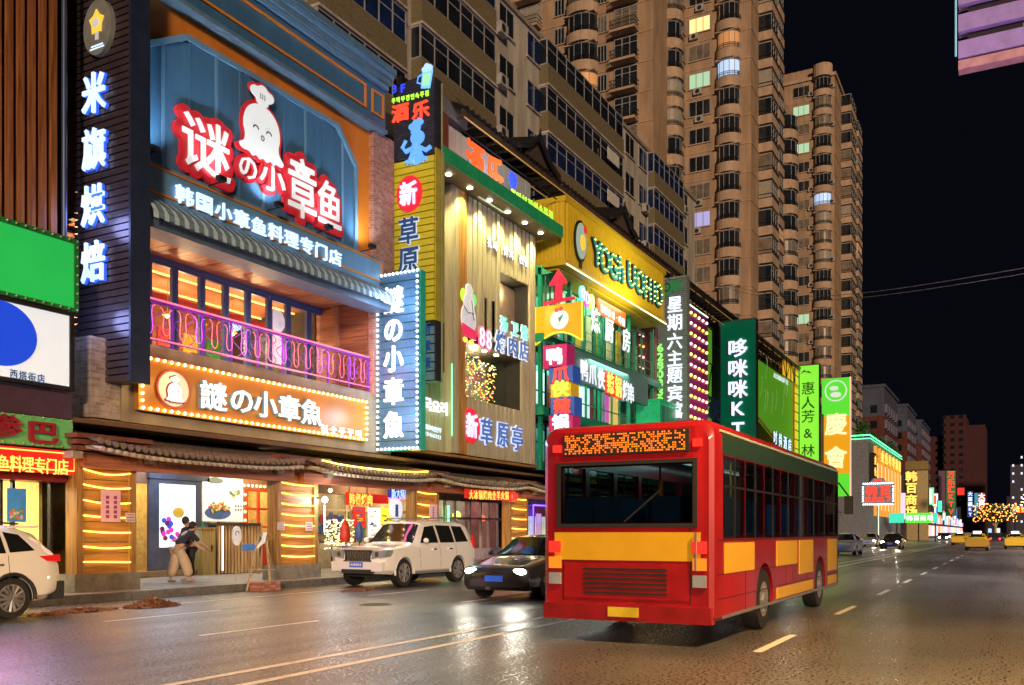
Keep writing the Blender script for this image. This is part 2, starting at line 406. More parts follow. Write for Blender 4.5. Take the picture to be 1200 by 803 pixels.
g = MB(); g.box(-60, 900, 17.38, 24, -.02, .15); struct('pavement', g, M('pavement bedding', (.1,.1,.1), .9))
# paving slabs: single pieces where they are large in the picture, joined beyond
sid = bpy.data.objects['pavement']
slab = MB().box(0, .594, 0, .594, 0, .03).mesh('slab', pav)
x = 10.0; cnt = 0; far = MB(); far.v = []
for i in range(0, 26):
    for j in range(8):
        X0, Y0 = 10.2+i*.6, 17.4+j*.6
        if cnt < 208 and i < 26:
            inst('slab', slab, sid, (X0, Y0, .151 + random.uniform(-.002,.002))); cnt += 1
for i in range(26, 300):
    far.box(10.2+i*.6, 10.2+i*.6+.594, 17.4, 22.2, .151, .18)
part('slabs', far, pav, sid, kind='stuff')
kst = MB().box(0, .992, 17.2, 17.39, -.02, .185).mesh('kerb_stone', kerbm)
kerb = struct('kerb', MB().box(-60, 9.99, 17.2, 17.39, -.02, .185), kerbm)
for i in range(60): inst('kerb_stone', kst, kerb, (10+i, random.uniform(-.004,.004), random.uniform(-.004,.004)))
part('kerb_stones', MB().box(70, 900, 17.2, 17.39, -.02, .185), kerbm, kerb, kind='stuff')
g = MB().box(-60, 900, -30, -2.6, -.02, .15); struct('near_pavement', g, pav)
# markings: worn paint, 4 mm above the road
def paint():
    m, n, b = _base('worn road paint'); b.inputs['Roughness'].default_value = .5
    no = n.nodes.new('ShaderNodeTexNoise'); no.inputs['Scale'].default_value = 9; no.inputs['Detail'].default_value = 9; no.inputs['Roughness'].default_value = .75; n.links.new(_pos(n), no.inputs[0])
    r = n.nodes.new('ShaderNodeValToRGB'); r.color_ramp.elements[0].position = .34; r.color_ramp.elements[1].position = .44
    r.color_ramp.elements[0].color = (.12,.12,.12,1); r.color_ramp.elements[1].color = (.72,.7,.64,1)
    n.links.new(no.outputs[0], r.inputs[0]); n.links.new(r.outputs[0], b.inputs['Base Color']); return m
pm = paint()
mk = MB()
def sheet(mb, x0, x1, y0, y1, z=.004): mb.add([(x0,y0,z),(x1,y0,z),(x1,y1,z),(x0,y1,z)], [(0,1,2,3)])
sheet(mk, -20, 500, 6.56, 6.69); sheet(mk, -20, 500, 7.2, 7.33); sheet(mk, -20, 500, 15.38, 15.46)
struct('centre_lines', mk, pm)
dash = MB(); sheet(dash, 0, 2.2, -.06, .06); dm = dash.mesh('lane_dash', pm)
lm = struct('lane_markings', MB().box(-20,-19,2.8,2.9,.001,.004), pm)
for k in range(14): inst('lane_dash', dm, lm, (5.6+k*6, 2.8, 0))
d2 = MB(); sheet(d2, 0, 2.6, -.055, .055); dm2 = d2.mesh('lane_dash', pm)
f13 = FY(13.4)
for k in range(12): inst('lane_dash', dm2, lm, (10.35+k*7.2, 13.4, 0))
for k in range(12): inst('lane_dash', dm2, lm, (9.6+k*7.2, 10.35, 0))
# manhole / patch
pt = MB(); sheet(pt, 14, 23, 8.1, 9.6, .0025); struct('road_patch', pt, M('darker asphalt patch', (.03,.03,.032), .42, var=.4, scale=18, bump=.5, bscale=60))

for (mx_, my_), lab in (((15.5, 11.6), 'round iron manhole cover in the lane before the trestle'),):
    t = thing('manhole_cover', lab, 'manhole cover', (mx_, my_, 0)); part('ring', MB().tube([(mx_,my_,.001),(mx_,my_,.007)], .36, 28), M('worn iron', (.06,.055,.05), .45, .7, var=.3), t); part('cover', MB().tube([(mx_,my_,.002),(mx_,my_,.011)], .31, 28), darkm, t)
    cm_ = MB()
    for i in range(-3, 4):
        hw = math.sqrt(max(0, .28**2-(i*.08)**2)); cm_.box(mx_+i*.08-.015, mx_+i*.08+.015, my_-hw, my_+hw, .011, .015)
    part('cover_ribs', cm_, MC['worn iron'], t)
# rubble heaps by the kerb
leafm = M('dry brown leaves', (.2,.085,.035), .7, var=.6, scale=22)
def heap(loc, rx, ry, h, n, label):
    t = thing('leaf_heap', label, 'leaf heap', loc, 'swept heaps of dry leaves along the kerb')
    mb = MB(); rnd = random.Random(int(loc[0]*100))
    for i in range(n):
        a = rnd.uniform(0, 2*math.pi); q = rnd.random()**.7
        x, y = loc[0]+rx*q*math.cos(a), loc[1]+ry*q*math.sin(a)
        z = h*(1-q)**1.1*rnd.uniform(.2,1)+.012
        s = rnd.uniform(.02,.055); v1 = Vector((rnd.uniform(-1,1), rnd.uniform(-1,1), rnd.uniform(-.5,.5))).normalized()*s
        v2 = v1.cross(Vector((rnd.uniform(-1,1), rnd.uniform(-1,1), rnd.uniform(.2,1)))).normalized()*s*.6
        p = Vector((x,y,z)); mb.add([p-v1, p-v2+Vector((0,0,.01)), p+v1, p+v2], [(0,1,2,3)])
    base = MB(); N = 18
    vs = [(loc[0], loc[1], h*.8)] + [(loc[0]+rx*.55*math.cos(2*math.pi*k/N), loc[1]+ry*.55*math.sin(2*math.pi*k/N), h*.3) for k in range(N)] + [(loc[0]+rx*.95*math.cos(2*math.pi*k/N), loc[1]+ry*.95*math.sin(2*math.pi*k/N), .005) for k in range(N)]
    base.add(vs, [(0,1+k,1+(k+1)%N) for k in range(N)] + [(1+k,1+N+k,1+N+(k+1)%N,1+(k+1)%N) for k in range(N)])
    part('packed_leaves', base, leafm, t, 60); part('leaves', mb, leafm, t, kind='stuff')
def onZ(px, py, z=0):
    d = (H-z)*F/(py-624); r = (px-600)/F*d
    return (d*CA + r*SA, d*SA - r*CA, z)
p = onZ(178, 711); heap((p[0], p[1], 0), .62, .42, .2, 900, 'taller brown heap of dry leaves in the gutter by the first rope-lit pillar')
p = onZ(88, 718); heap((p[0], p[1], 0), .95, .25, .07, 700, 'low spread of dry leaves behind the rear wheel of the parked white crossover')
p = onZ(428, 693); heap((p[0], p[1]+.2, 0), .7, .2, .05, 350, 'thin scatter of dry leaves before the front bumper of the parked white off-roader')

# ================================================================ PODIUM BODY (masses behind the shop signs)
dkwall = M('sooty rendered wall', (.06,.055,.05), .85, var=.3, scale=1.2, bump=.3, bscale=20, dirt=.4)
def building(name, label, x0, x1, y0, y1, z0, z1, mat=None):
    t = thing(name, label, 'building', ((x0+x1)/2, y0, 0))
    part('wall', MB().box(x0, x1, y0, y1, z0, z1), mat or dkwall, t); return t

# ---------------------------------------------------------------- building A: timber battens and stacked light boxes, far left
bA = building('shop_building', 'narrow shop building clad in brown timber battens at the left edge', 2, 13.2, 18.9, 27, 4.0, 17)
batw = WOOD('red brown batten wood', (.16,.05,.015), (.36,.14,.045))
part('backing_board', MB().box(2, 13.15, 18.75, 18.9, 7.9, 17), M('dark backing', (.03,.015,.01), .8), bA)
bat = MB().box(0, .15, 18.58, 18.75, 7.9, 17).mesh('batten', batw)
for k in range(20): inst('batten', bat, bA, (13.0-k*.255, 0, 0))
part('beam', MB().box(2, 13.2, 18.15, 18.9, 3.98, 4.55), M('plum painted beam', (.06,.03,.06), .4), bA)
part('downpipe', MB().cyl((13.3,18.55,7.9), (13.3,18.55,17), .06), navy, bA)
FA = FY(18.15)
t = thing('light_box', 'plain green light box with a studded metal rim on the timber building', 'sign', (11, 18.1, 6.3))
fbox('panel', M('green lit acrylic', (.02,.35,.08), .18, var=.12, scale=.8, es=.75, ec=(.015,.62,.1)), t, FA, 7, 13.1, 6.38, 7.78, 0, .2)
fr_ = MB(); fr_.fb(FA, 7, 13.2, 7.78, 7.88, 0, .24); fr_.fb(FA, 7, 13.2, 6.3, 6.38, 0, .24); fr_.fb(FA, 13.1, 13.2, 6.381, 7.779, 0, .24)
part('rim', fr_, M('green enamel rim', (.02,.2,.05), .35), t)
bulbs(t, [FA.w(13.15-.2*k, 7.83, .26) for k in range(26)] + [FA.w(13.15-.2*k, 6.34, .26) for k in range(26)] + [FA.w(13.15, 6.5+.2*k, .26) for k in range(7)], M('rim stud', (.5,.5,.4), .3, .6), .03, 'stud')
t = thing('light_box', 'white light box with a blue disc and four small blue characters', 'sign', (11, 18.1, 4.6))
fbox('panel', M('white lit acrylic sheet', (.75,.8,.85), .2, var=.03, es=.8, ec=(.62,.8,.95)), t, FA, 7, 13.02, 4.66, 6.2, 0, .16)
fr_ = MB(); fr_.fb(FA, 7, 13.12, 6.2, 6.28, 0, .2); fr_.fb(FA, 7, 13.12, 4.58, 4.66, 0, .2); fr_.fb(FA, 13.02, 13.12, 4.661, 6.199, 0, .2)
part('frame', fr_, darkm, t)
blueE = E('blue lit vinyl', (.012,.07,.75), .9)
a0, b0 = FA.p(-6, 391); part('disc', MB().disc(FA, a0, b0, .8, .66, .16, .18, 40), blueE, t)
text_px(t, FA, '西塔街店', (9, 440), (41, 445), .22, M('dark blue vinyl', (.01,.05,.25), .4), .2, .006, .004, w=.18)
lamp('AREA', (11, 17.7, 5.4), 160, (.55,.6,1), 1.5, (.1,-1,-.1), parent=t, name='box_glow')
t = thing('shop_sign', 'apple green board with raised dark red characters and rim studs', 'sign', (11, 18.1, 3.3))
fbox('board', M('apple green board', (.12,.42,.14), .45, var=.1, es=.12, ec=(.1,.6,.15)), t, FA, 7, 13.12, 3.32, 3.94, .0, .14)
bulbs(t, [FA.w(13.05-.22*k, 3.92, .17) for k in range(24)] + [FA.w(13.05-.22*k, 3.35, .17) for k in range(24)] + [FA.w(13.08, 3.5+.14*k, .17) for k in range(3)], M('rim stud', (.5,.5,.4), .3, .6), .028, 'stud')
crim = M('crimson raised letter', (.3,.01,.03), .3, var=.2)
a, b = FA.p(44, 508); char(t, FA, '巴', a, b, .5, crim, .2, .02, .05, w=.75)
a, b = FA.p(0, 500); char(t, FA, '参', a, b, .5, crim, .2, .02, .05, w=.7)
t = thing('led_sign', 'red light sign with yellow characters above the leftmost glass front', 'sign', (11, 18.1, 2.8))
fbox('board', E('red lit board', (.9,.02,.01), .8, (.4,.01,.01)), t, FA, 7, 13.15, 2.76, 3.26, .02, .2)
yelE = E('yellow lit letter', (1,.62,.1), 2.6)
ornE = E('orange neon tube', (1,.25,.04), 5)
text_px(t, FA, '鱼料理专门店', (-4, 543), (66, 548), .36, yelE, .225, .008, .01, w=.27)
part('neon_border', MB().tube([FA.w(7,3.2,.24), FA.w(13.08,3.2,.24), FA.w(13.08,2.83,.24), FA.w(7,2.83,.24)], .014, 5), ornE, t)
# ---------------------------------------------------------------- ground floor of building A: glass front
def room(t, x0, x1, y0, y1, z1, wallm, lightE, items=None, floor=.16):
    part('floor', MB().box(x0, x1, y0, y1, floor-.02, floor+.02), M('tiled shop floor', (.35,.28,.2), .3), t)
    w = MB(); w.box(x0, x1, y1, y1+.1, floor, z1); w.box(x0-.08, x0, y0, y1+.1, floor, z1); w.box(x1, x1+.08, y0, y1+.1, floor, z1)
    part('inner_wall', w, wallm, t); part('ceiling', MB().box(x0-.08, x1+.08, y0, y1+.1, z1, z1+.08), wallm, t)
    l = MB(); n = max(1, int((x1-x0)/1.4))
    for k in range(n):
        cx = x0+(k+.5)*(x1-x0)/n
        for cy in (y0+(y1-y0)*.35, y0+(y1-y0)*.75): l.box(cx-.35, cx+.35, cy-.2, cy+.2, z1-.06, z1-.005)
    part('ceiling_light', l, lightE, t)
yw = M('warm yellow wallpaper', (.6,.42,.16), .6, var=.3, scale=6)
cream = M('cream wall', (.62,.55,.4), .6, var=.15, scale=4)
warmE = E('warm ceiling light', (1,.72,.36), 24); coolE = E('cool ceiling light', (.85,.95,1), 8)
alum = M('brushed aluminium', (.4,.4,.42), .35, .7, var=.1)
goods = [M('goods '+n_, c_, .5, var=.3, scale=9) for n_, c_ in (('red',(.5,.03,.02)), ('yellow',(.6,.4,.03)), ('green',(.05,.3,.06)), ('white',(.6,.6,.55)), ('brown',(.2,.09,.03)), ('blue',(.04,.1,.4)))]
def shelf(t, x0, x1, y, z0, z1, n=3, rnd=random.Random(3)):
    part('shelf', MB().box(x0, x1, y, y+.35, z0, z0+.04), goods[4], t)
    mb = MB(); rows = n
    dz = (z1-z0)/rows
    for r_ in range(rows):
        if r_: mb.box(x0, x1, y, y+.35, z0+r_*dz-.02, z0+r_*dz+.01, 4)
        x = x0+.03
        while x < x1-.12:
            w = rnd.uniform(.07,.2); h = rnd.uniform(.3,.85)*dz
            mb.box(x, x+w, y+.05, y+.28, z0+r_*dz+.012+ (.03 if r_==0 else 0), z0+r_*dz+.02+h, rnd.choice([0,1,2,3,4,5,1,3])); x += w+.015
    part('shelf_goods', mb, goods, t, kind='stuff')
lamp('AREA', (11, 17.8, 3.0), 30, (1,.15,.45), 1.5, (.1,-1,-.2), parent=t, name='led_glow')
t = thing('street_shop', 'glass shop front glowing yellow behind the parked white crossover', 'shop front', (11, 18.6, 0))
room(t, 8.2, 13.0, 19.0, 22.4, 3.0, yw, warmE)
shelf(t, 9, 12.6, 21.9, .2, 2.2, 4)
fr_ = MB()
for x_ in (8.2, 9.9, 11.28, 11.95, 12.22, 13.1): fr_.box(x_-.03, x_+.03, 18.7, 18.8, .15, 2.72)
fr_.box(8.2, 13.1, 18.68, 18.82, 2.72, 2.8); part('frame', fr_, darkm, t)
part('pane', MB().box(8.23, 13.07, 18.74, 18.76, .2, 2.7), glass, t)
part('header', MB().box(7, 13.2, 18.2, 18.9, 2.6, 2.74), M('dark red header', (.15,.01,.01), .4), t)
lamp('AREA', (11, 20.2, 2.9), 260, (1,.75,.4), 1.5, (0,0,-1), parent=t, name='shop_light')
t2 = thing('poster', 'blue poster with pink flowers on the leftmost shop window', 'poster', FY(18.6).w(*FY(18.6).p(18, 590)))
FP = FY(18.66); a0, b1 = FP.p(8, 572); a1, b0 = FP.p(30, 612)
fbox('sheet', M('blue poster print', (.05,.25,.6), .4, var=.2, es=.3), t2, FP, a0, a1, b0, b1, 0, .02)
mb = MB(); rnd = random.Random(5)
for k in range(26): mb.disc(FP, rnd.uniform(a0+.08, a1-.08), rnd.uniform(b0+.06, b0+.36*(b1-b0)), .035, .035, .021, .024+k*.0002, 8, k % 3)
part('printed_flowers', mb, [M('pink print', (.7,.2,.15), .5), M('green print', (.1,.4,.15), .5), M('pale print', (.7,.6,.55), .5)], t2, kind='stuff')

# ---------------------------------------------------------------- building B: the blue and orange restaurant
XL, XB0, XB1 = 13.8, 14.74, 25.3
bB = thing('restaurant_building', 'blue and orange restaurant with neon balcony and striped awning', 'building', (19, 18.3, 0))
brickm = BR('red brown brick', (.28,.1,.07), (.42,.2,.15), (.32,.28,.25))
part('wall', MB().box(XB0, XB1, 24.62, 27, 4.2, 16.2).box(XB0, XB1, 20.6, 24.62, 9.05, 16.2).box(XB0, XB0+.1, 20.6, 24.62, 5.98, 9.05).box(24.1, XB1, 20.6, 24.62, 5.98, 9.05), dkwall, bB)
F1 = FY(18.3)
fasc = M('beige metal fascia', (.32,.26,.18), .4, var=.15, scale=1.5, dirt=.25)
f = MB(); f.box(XL+.8, 25.25, 18.3, 20.6, 4.1, 5.98); part('fascia', f, fasc, bB)
part('brick_return', MB().box(XL, XL+.797, 18.32, 20.6, 4.12, 5.96), BR('grey violet brick', (.2,.15,.15), (.34,.27,.26), (.3,.27,.25)), bB)
part('fascia_soffit', MB().box(XL, 25.25, 18.35, 20.6, 4.04, 4.09), WOOD('amber soffit board', (.2,.09,.02), (.35,.18,.05), 'X'), bB)
# orange field + side walls of upper storey
part('orange_wall', MB().box(XB0, 24.15, 18.38, 20.6, 9.1, 14.6), orang, bB)
part('brick_pier', MB().box(24.152, 25.3, 18.2, 20.6, 5.98, 14.6), brickm, bB)
# shield shaped board: vertical panels with raised frame
Fs = FY(18.3)
poly = [Fs.p(174, 66), Fs.p(215, 41), Fs.p(394, 146), Fs.p(416, 196), Fs.p(416, 288), Fs.p(174, 193)]
poly[0] = (14.76, poly[0][1])
poly[5] = (poly[0][0], 10.42); poly[4] = (poly[4][0], 10.42)
part('shield_back', MB().prism(Fs, poly, -.08, .02), bluep, bB)
def clip_top(a):   # upper outline of the shield at a
    pts = [poly[0], poly[1], poly[2], poly[3]]
    for (x0,y0),(x1,y1) in zip(pts, pts[1:]):
        if x0 <= a <= x1: return y0+(y1-y0)*(a-x0)/(x1-x0)
    return y1
a = poly[0][0]+.12; k = 0
edges = []
while a < poly[3][0]-.15:
    w_ = min(.86, poly[3][0]-.12-a)
    q = [(a+.012,10.44), (a+w_-.012,10.44), (a+w_-.012, clip_top(a+w_-.012)-.14), (a+.012, clip_top(a+.012)-.14)]
    part('panel', MB().prism(Fs, q, .021, .05+.012*(k%2)), bluep, bB)
    q = [(a-.05,10.44), (a+.05,10.44), (a+.05, clip_top(a+.05)-.14), (a-.05, clip_top(a-.05)-.14)]
    part('cover_strip', MB().prism(Fs, q, .064, .085), bluel if k % 2 else bluep, bB)
    a += w_; k += 1
fr_ = MB(); P = poly
for i in range(3):
    (x0,y0),(x1,y1) = P[i], P[i+1]; L = math.hypot(x1-x0,y1-y0); nx, ny = (y1-y0)/L*.14, -(x1-x0)/L*.14
    fr_.prism(Fs, [(x0,y0),(x1,y1),(x1+nx,y1+ny),(x0+nx,y0+ny)], .0, .13+.002*i)
fr_.fb(Fs, P[3][0]-.14, P[3][0], 10.42, P[3][1], 0, .12); fr_.fb(Fs, P[0][0], P[0][0]+.14, 10.42, P[0][1], 0, .12)
part('shield_frame', fr_, bluel, bB)
# frieze and cornice
fz = MB(); fz.box(XB0, 24.6, 18.05, 20.6, 14.6, 15.95)
part('frieze', fz, bluep, bB)
def trim(fr, a0, a1, b0, b1, w, d0, d1, mat, par, name='trim'):
    m = MB(); m.fb(fr, a0, a1, b1-w, b1, d0, d1); m.fb(fr, a0, a1, b0, b0+w, d0, d1)
    m.fb(fr, a0, a0+w, b0+w, b1-w, d0, d1); m.fb(fr, a1-w, a1, b0+w, b1-w, d0, d1); return part(name, m, mat, par)
Fz = FY(18.05)
trim(Fz, XB0+.2, 23.55, 14.98, 15.75, .07, 0, .05, orange_trim, bB); trim(Fz, 23.85, 24.48, 14.98, 15.75, .07, 0, .05, orange_trim, bB)
for k, (z0, z1, y) in enumerate(((14.55,14.66,17.97), (15.95,16.1,17.93), (16.1,16.28,17.84), (16.28,16.42,17.75), (16.42,16.6,17.66))):
    part('moulding', MB().box(XB0, 24.6+(18.05-y)*.25, y, 20.6, z0+.0015*k, z1), bluel if k % 2 else M('blue grey moulding', (.1,.2,.3), .4), bB)
# lettering band
Fb = FY(18.12)
part('sign_band', MB().box(XB0+.2, 24.62, 18.12, 18.3, 9.5, 10.42), bluel, bB)
trim(Fb, XB0+.25, 24.5, 9.66, 10.34, .055, 0, .04, orange_trim, bB)
# awning: striped metal, slightly bellied
aw = MB(); N = 64
for k in range(N):
    x0 = XB0+(24.35-XB0)*k/N; x1 = XB0+(24.35-XB0)*(k+1)/N; lift = .035 if k % 2 else 0
    pr = [(18.15,9.5),(17.8,9.36),(17.5,9.13),(17.38,8.95),(17.37,8.78)]
    for (ya,za),(yb,zb) in zip(pr, pr[1:]):
        aw.add([(x0,ya,za+lift),(x1,ya,za+lift),(x1,yb-lift*.5,zb+lift*.6),(x0,yb-lift*.5,zb+lift*.6)], [(0,3,2,1)], k % 2)
aw.box(XB0, 24.35, 18.14, 18.16, 8.85, 9.5, 1)
part('awning', aw, [M('pale blue awning', (.5,.68,.8), .5, var=.1), M('grey blue awning', (.17,.28,.36), .5, var=.1)], bB)
part('awning_beam', MB().box(XB0, 24.3, 17.6, 18.3, 8.62, 8.84), M('slate blue beam', (.07,.12,.19), .5), bB)
soff = WOOD('reddish soffit plank', (.16,.06,.03), (.36,.15,.08), 'Y')
spm = MB().box(0,.285,18.31,20.4,8.98,9.02).mesh('soffit_plank', soff)
for k in range(34): inst('soffit_plank', spm, bB, (XB0+.3+k*.3, 0, random.uniform(0,.006)))
part('soffit_back', MB().box(XB0+.3, 24.15, 18.31, 20.6, 9.04, 9.09), dkwall, bB)
part('floor_slab', MB().box(XB0, 24.15, 18.305, 20.6, 5.985, 6.05), conc, bB)
# timber side wall of the balcony with boards
sidew = WOOD('red brown side board', (.14,.045,.025), (.3,.11,.06), 'Y')
for k in range(14): part('side_board', MB().box(24.1-.012*(k%2), 24.15, 18.4, 20.35, 6.06+k*.205, 6.06+k*.205+.195), sidew, bB)
part('corner_post', MB().box(24.02, 24.1, 19.55, 19.7, 6.05, 8.96), WOOD('post wood', (.2,.09,.05), (.35,.17,.1)), bB)
# folding windows
blf = M('blue window frame', (.035,.07,.2), .35, var=.1)
Fw = FY(20.35); pxs = [150, 173, 204, 236, 264, 290, 315, 337, 361, 379]
xs = [XB0+.3] + [Fw.a(p_) for p_ in pxs[1:]]
part('window_head', MB().box(XB0+.3, 24.09, 20.28, 20.42, 8.86, 8.975), blf, bB)
for x0, x1 in zip(xs, xs[1:]):
    w = MB(); w.box(x0+.01, x0+.11, 20.3, 20.4, 6.06, 8.86); w.box(x1-.11, x1-.01, 20.3, 20.4, 6.06, 8.86)
    w.box(x0+.11, x1-.11, 20.3, 20.4, 6.06, 6.2); w.box(x0+.11, x1-.11, 20.3, 20.4, 8.76, 8.86)
    wo_ = part('window', w, blf, bB); part('pane', MB().box(x0+.11, x1-.11, 20.34, 20.36, 6.2, 8.76), glass, wo_)
room_ = MB(); room_.box(XB0+.1, 24.1, 24.5, 24.6, 6, 8.96); part('dining_wall', room_, M('red brown dining wall', (.25,.09,.05), .6, var=.5, scale=2), bB)
part('dining_floor', MB().box(XB0+.1, 24.1, 20.62, 24.5, 6.0, 6.04), goods[4], bB)
part('dining_ceiling', MB().box(XB0+.1, 24.1, 20.62, 24.5, 8.97, 9.02), M('red brown ceiling', (.38,.16,.08), .7, var=.4, scale=2), bB)
# dining room behind the folding windows
rnd = random.Random(11)
pendE = E('pendant bulb', (1,.55,.15), 16)
for k in range(7):
    x_ = 15+k*1.35; y_ = 21.3+rnd.random()*1.2
    p_ = part('pendant_lamp', MB().cyl((x_,y_,8.0), (x_,y_,8.97), .012, 5).tube([(x_,y_,8.02),(x_,y_,7.9)], [.05,.17], 10), goods[1], bB)
    part('bulb', MB().sphere((x_,y_,7.88), .075), pendE, p_, 60)
for k in range(8):
    x_ = 14.9+k*1.2
    mb = MB(); mb.box(x_-.35, x_+.35, 21.2, 21.9, 6.74, 6.8); mb.cyl((x_,21.55,6.05), (x_,21.55,6.75), .04, 6)
    part('dining_table', mb, goods[4], bB)
part('wall_shelf_lights', MB().box(15, 23.5, 24.3, 24.45, 7.3, 7.36), E('amber strip', (1,.45,.1), 5), bB)
for k in range(9): part('picture', MB().box(14.6+k*1.05, 15.2+k*1.05, 24.44, 24.49, 7.5, 8.2), goods[k % 6], bB)
for x_ in (16.5, 19.5, 22.5): lamp('POINT', (x_, 22.0, 7.6), 190, (1,.55,.25), .3, parent=bB, name='dining_light')
part('ceiling_strip', MB().box(15, 24, 21.4, 21.46, 8.9, 8.94).box(15, 24, 22.9, 22.96, 8.9, 8.94), E('amber strip', (1,.45,.1), 5), bB)
part('red_banner', MB().box(15, 24, 21.9, 21.95, 8.2, 8.5), goods[0], bB)
# octopus decal on the window glass
Fd = FY(20.32); wh = M('white vinyl decal', (.75,.78,.8), .5, es=.35, ec=(.8,.9,1))
a, b = Fd.p(325, 382); part('window_decal', MB().disc(Fd, a, b+.15, .33, .36, 0, .01, 20).fb(Fd, a-.3, a+.3, b-1.2, b-.3, 0, .01).fb(Fd, a-.34, a+.34, b+.75, b+1.0, 0, .01), wh, bB)

# railing with neon scrolls
neon = E('pink orange neon tube', (1,.16,.22), 2.9); purp = M('violet lit iron', (.12,.02,.3), .4, es=.25, ec=(.3,.02,.9))  # railing iron: violet neon light put into its colour and glow
Fr_ = FY(18.33); rl = MB(); x0, x1 = XB0+.35, 24.05
rl.box(x0, x1, 18.3, 18.36, 7.1, 7.15); rl.box(x0, x1, 18.3, 18.36, 6.18, 6.22)
for k in range(10): xx = x0+k*(x1-x0-.04)/9; rl.box(xx, xx+.04, 18.3, 18.36, 6.05, 7.1)
rail = part('railing', rl, purp, bB)
part('neon_tube', MB().tube([(x0,18.28,7.17),(x1,18.28,7.17)], .022, 6), neon, rail)
part('neon_tube', MB().tube([(x0,18.28,6.2),(x1,18.28,6.2)], .016, 6), neon, rail)
sc = MB(); k = 0; xx = x0+.1; SN = []
while xx < x1-.3:
    pts = []
    for i in range(17):
        t_ = i/16*math.pi*2
        pts.append((xx+.22*(i/16*1.6)+.05*math.sin(t_*2), 18.27+.004*(k%2), 6.66+.36*math.cos(t_)*(1 if k%2==0 else .92)))
    m_ = MB().tube(pts, .009, 5); part('neon_scroll', m_, neon if k % 3 else E('violet neon tube', (.6,.1,1), 2.2), rail); xx += .52; k += 1
xx = x0+.05
while xx < x1-.3:
    pts = [(xx+.2+.16*math.sin(i/12*math.pi*3), 18.33, 6.24+.84*i/12) for i in range(13)]
    part('scroll', MB().tube(pts, .014, 4), purp, rail); xx += .33
for k in range(6): lamp('POINT', (15+k*1.7, 18.1, 6.7), 14, (1,.2,.5), .3, name='neon_light', parent=rail)

# big lettering with red backing
t = thing('wall_sign', 'large white characters on a red cloud outline on the blue shield board', 'sign', (19.5, 18.2, 12), None)
Fg = FY(18.2)
redb = M('red sign backing', (.5,.02,.03), .35, es=.25, ec=(.9,.03,.05)); whs = E('soft white lit acrylic', (.85,.92,.95), .75, (.45,.45,.45))
blobs = []
for ch, px, py, hh, ww in (('谜', 239, 174, 1.6, 1.8), ('の', 287, 198, .8, .8), ('小', 316, 209, .9, 1.1), ('章', 351, 222, 1.9, 1.35), ('鱼', 383, 240, 1.55, 1.25)):
    a, b = Fg.p(px, py)
    char(t, Fg, ch, a, b, hh, redb, .03, .1, .05, ww, 'letter_backing'); char(t, Fg, ch, a, b, hh*.95, whs, .12, .008, .02, ww*.95)
# octopus chef emblem
def emblem(t, fr, px, py, s, m_out, m_in, m_line, d=.1, rim=True, wx=1.15):
    a, b = fr.p(px, py)
    head = [(.0,1.0),(.33,.93),(.6,.7),(.74,.35),(.76,0),(.68,-.35),(.75,-.6),(.95,-.78),(.85,-.95),(.6,-.88),(.5,-1.0),(.36,-.86),(.22,-1.04),(.06,-.88),(-.08,-1.04),(-.22,-.88),(-.38,-1.02),(-.5,-.86),(-.8,-.92),(-.95,-.72),(-.72,-.6),(-.66,-.3),(-.76,0),(-.72,.35),(-.58,.7),(-.32,.93)]
    hat = [(-.22,.95),(-.3,1.25),(-.42,1.4),(-.34,1.62),(-.12,1.7),(.05,1.8),(.24,1.68),(.42,1.6),(.44,1.38),(.28,1.22),(.24,.95)]
    def ch_(P_):
        o_ = []
        for (x0_, y0_), (x1_, y1_) in zip(P_, P_[1:]+P_[:1]): o_ += [(.75*x0_+.25*x1_, .75*y0_+.25*y1_), (.25*x0_+.75*x1_, .25*y0_+.75*y1_)]
        return o_
    hat = [(-.2,.92),(-.24,1.12),(-.42,1.16),(-.5,1.34),(-.36,1.5),(-.2,1.48),(-.05,1.62),(.14,1.6),(.24,1.48),(.42,1.48),(.52,1.3),(.4,1.14),(.26,1.1),(.24,.92)]
    head, hat = ch_(ch_([(x*wx, y*.94) for x, y in head])), ch_(ch_([(x*wx, y) for x, y in hat]))
    f_ = lambda P_, k: [(a+x*s*k, b+.0+y*s*(k if k == 1 else k*.97)) for x, y in P_]
    if rim: part('emblem_rim', MB().prism(fr, f_(head, 1.16), d-.05, d+.0).prism(fr, f_(hat, 1.1), d-.051, d-.003), m_out, t)
    part('emblem_face', MB().prism(fr, f_(head, 1), d+.001, d+.03), m_in, t); part('emblem_hat', MB().prism(fr, f_(hat, 1), d+.004, d+.035), m_in, t)
    ln = MB()
    for sx in (-.32, .3): ln.tube([fr.w(a+(sx+.12*math.cos(th))*s, b+(.02+.1*math.sin(th))*s, d+.045) for th in [math.pi*i/6 for i in range(7)]], .022*s+.004, 4)
    ln.tube([fr.w(a+.07*s*math.cos(2*math.pi*i/10), b-.2*s+.08*s*math.sin(2*math.pi*i/10), d+.045) for i in range(10)], .02*s, 4, True)
    for x_ in (-.1, 0, .1): ln.tube([fr.w(a+x_*s, b+1.12*s, d+.045), fr.w(a+x_*s, b+1.3*s, d+.045)], .018*s, 4)
    part('emblem_lines', ln, m_line, t)
emblem(t, Fg, 302, 157, .8, redb, whs, M('dark line', (.03,.03,.05), .5), .14)
# band lettering
t = thing('wall_sign', 'row of ten small glowing white characters on the blue band over the awning', 'sign', (19.5, 18.1, 10))
bw2 = E('blue white glow letter', (.6,.8,1), 1.6)
text_px(t, Fb, '韩国小章鱼料理专门店', (214, 230), (391, 302), .48, bw2, .07, .022, .02, w=.6)
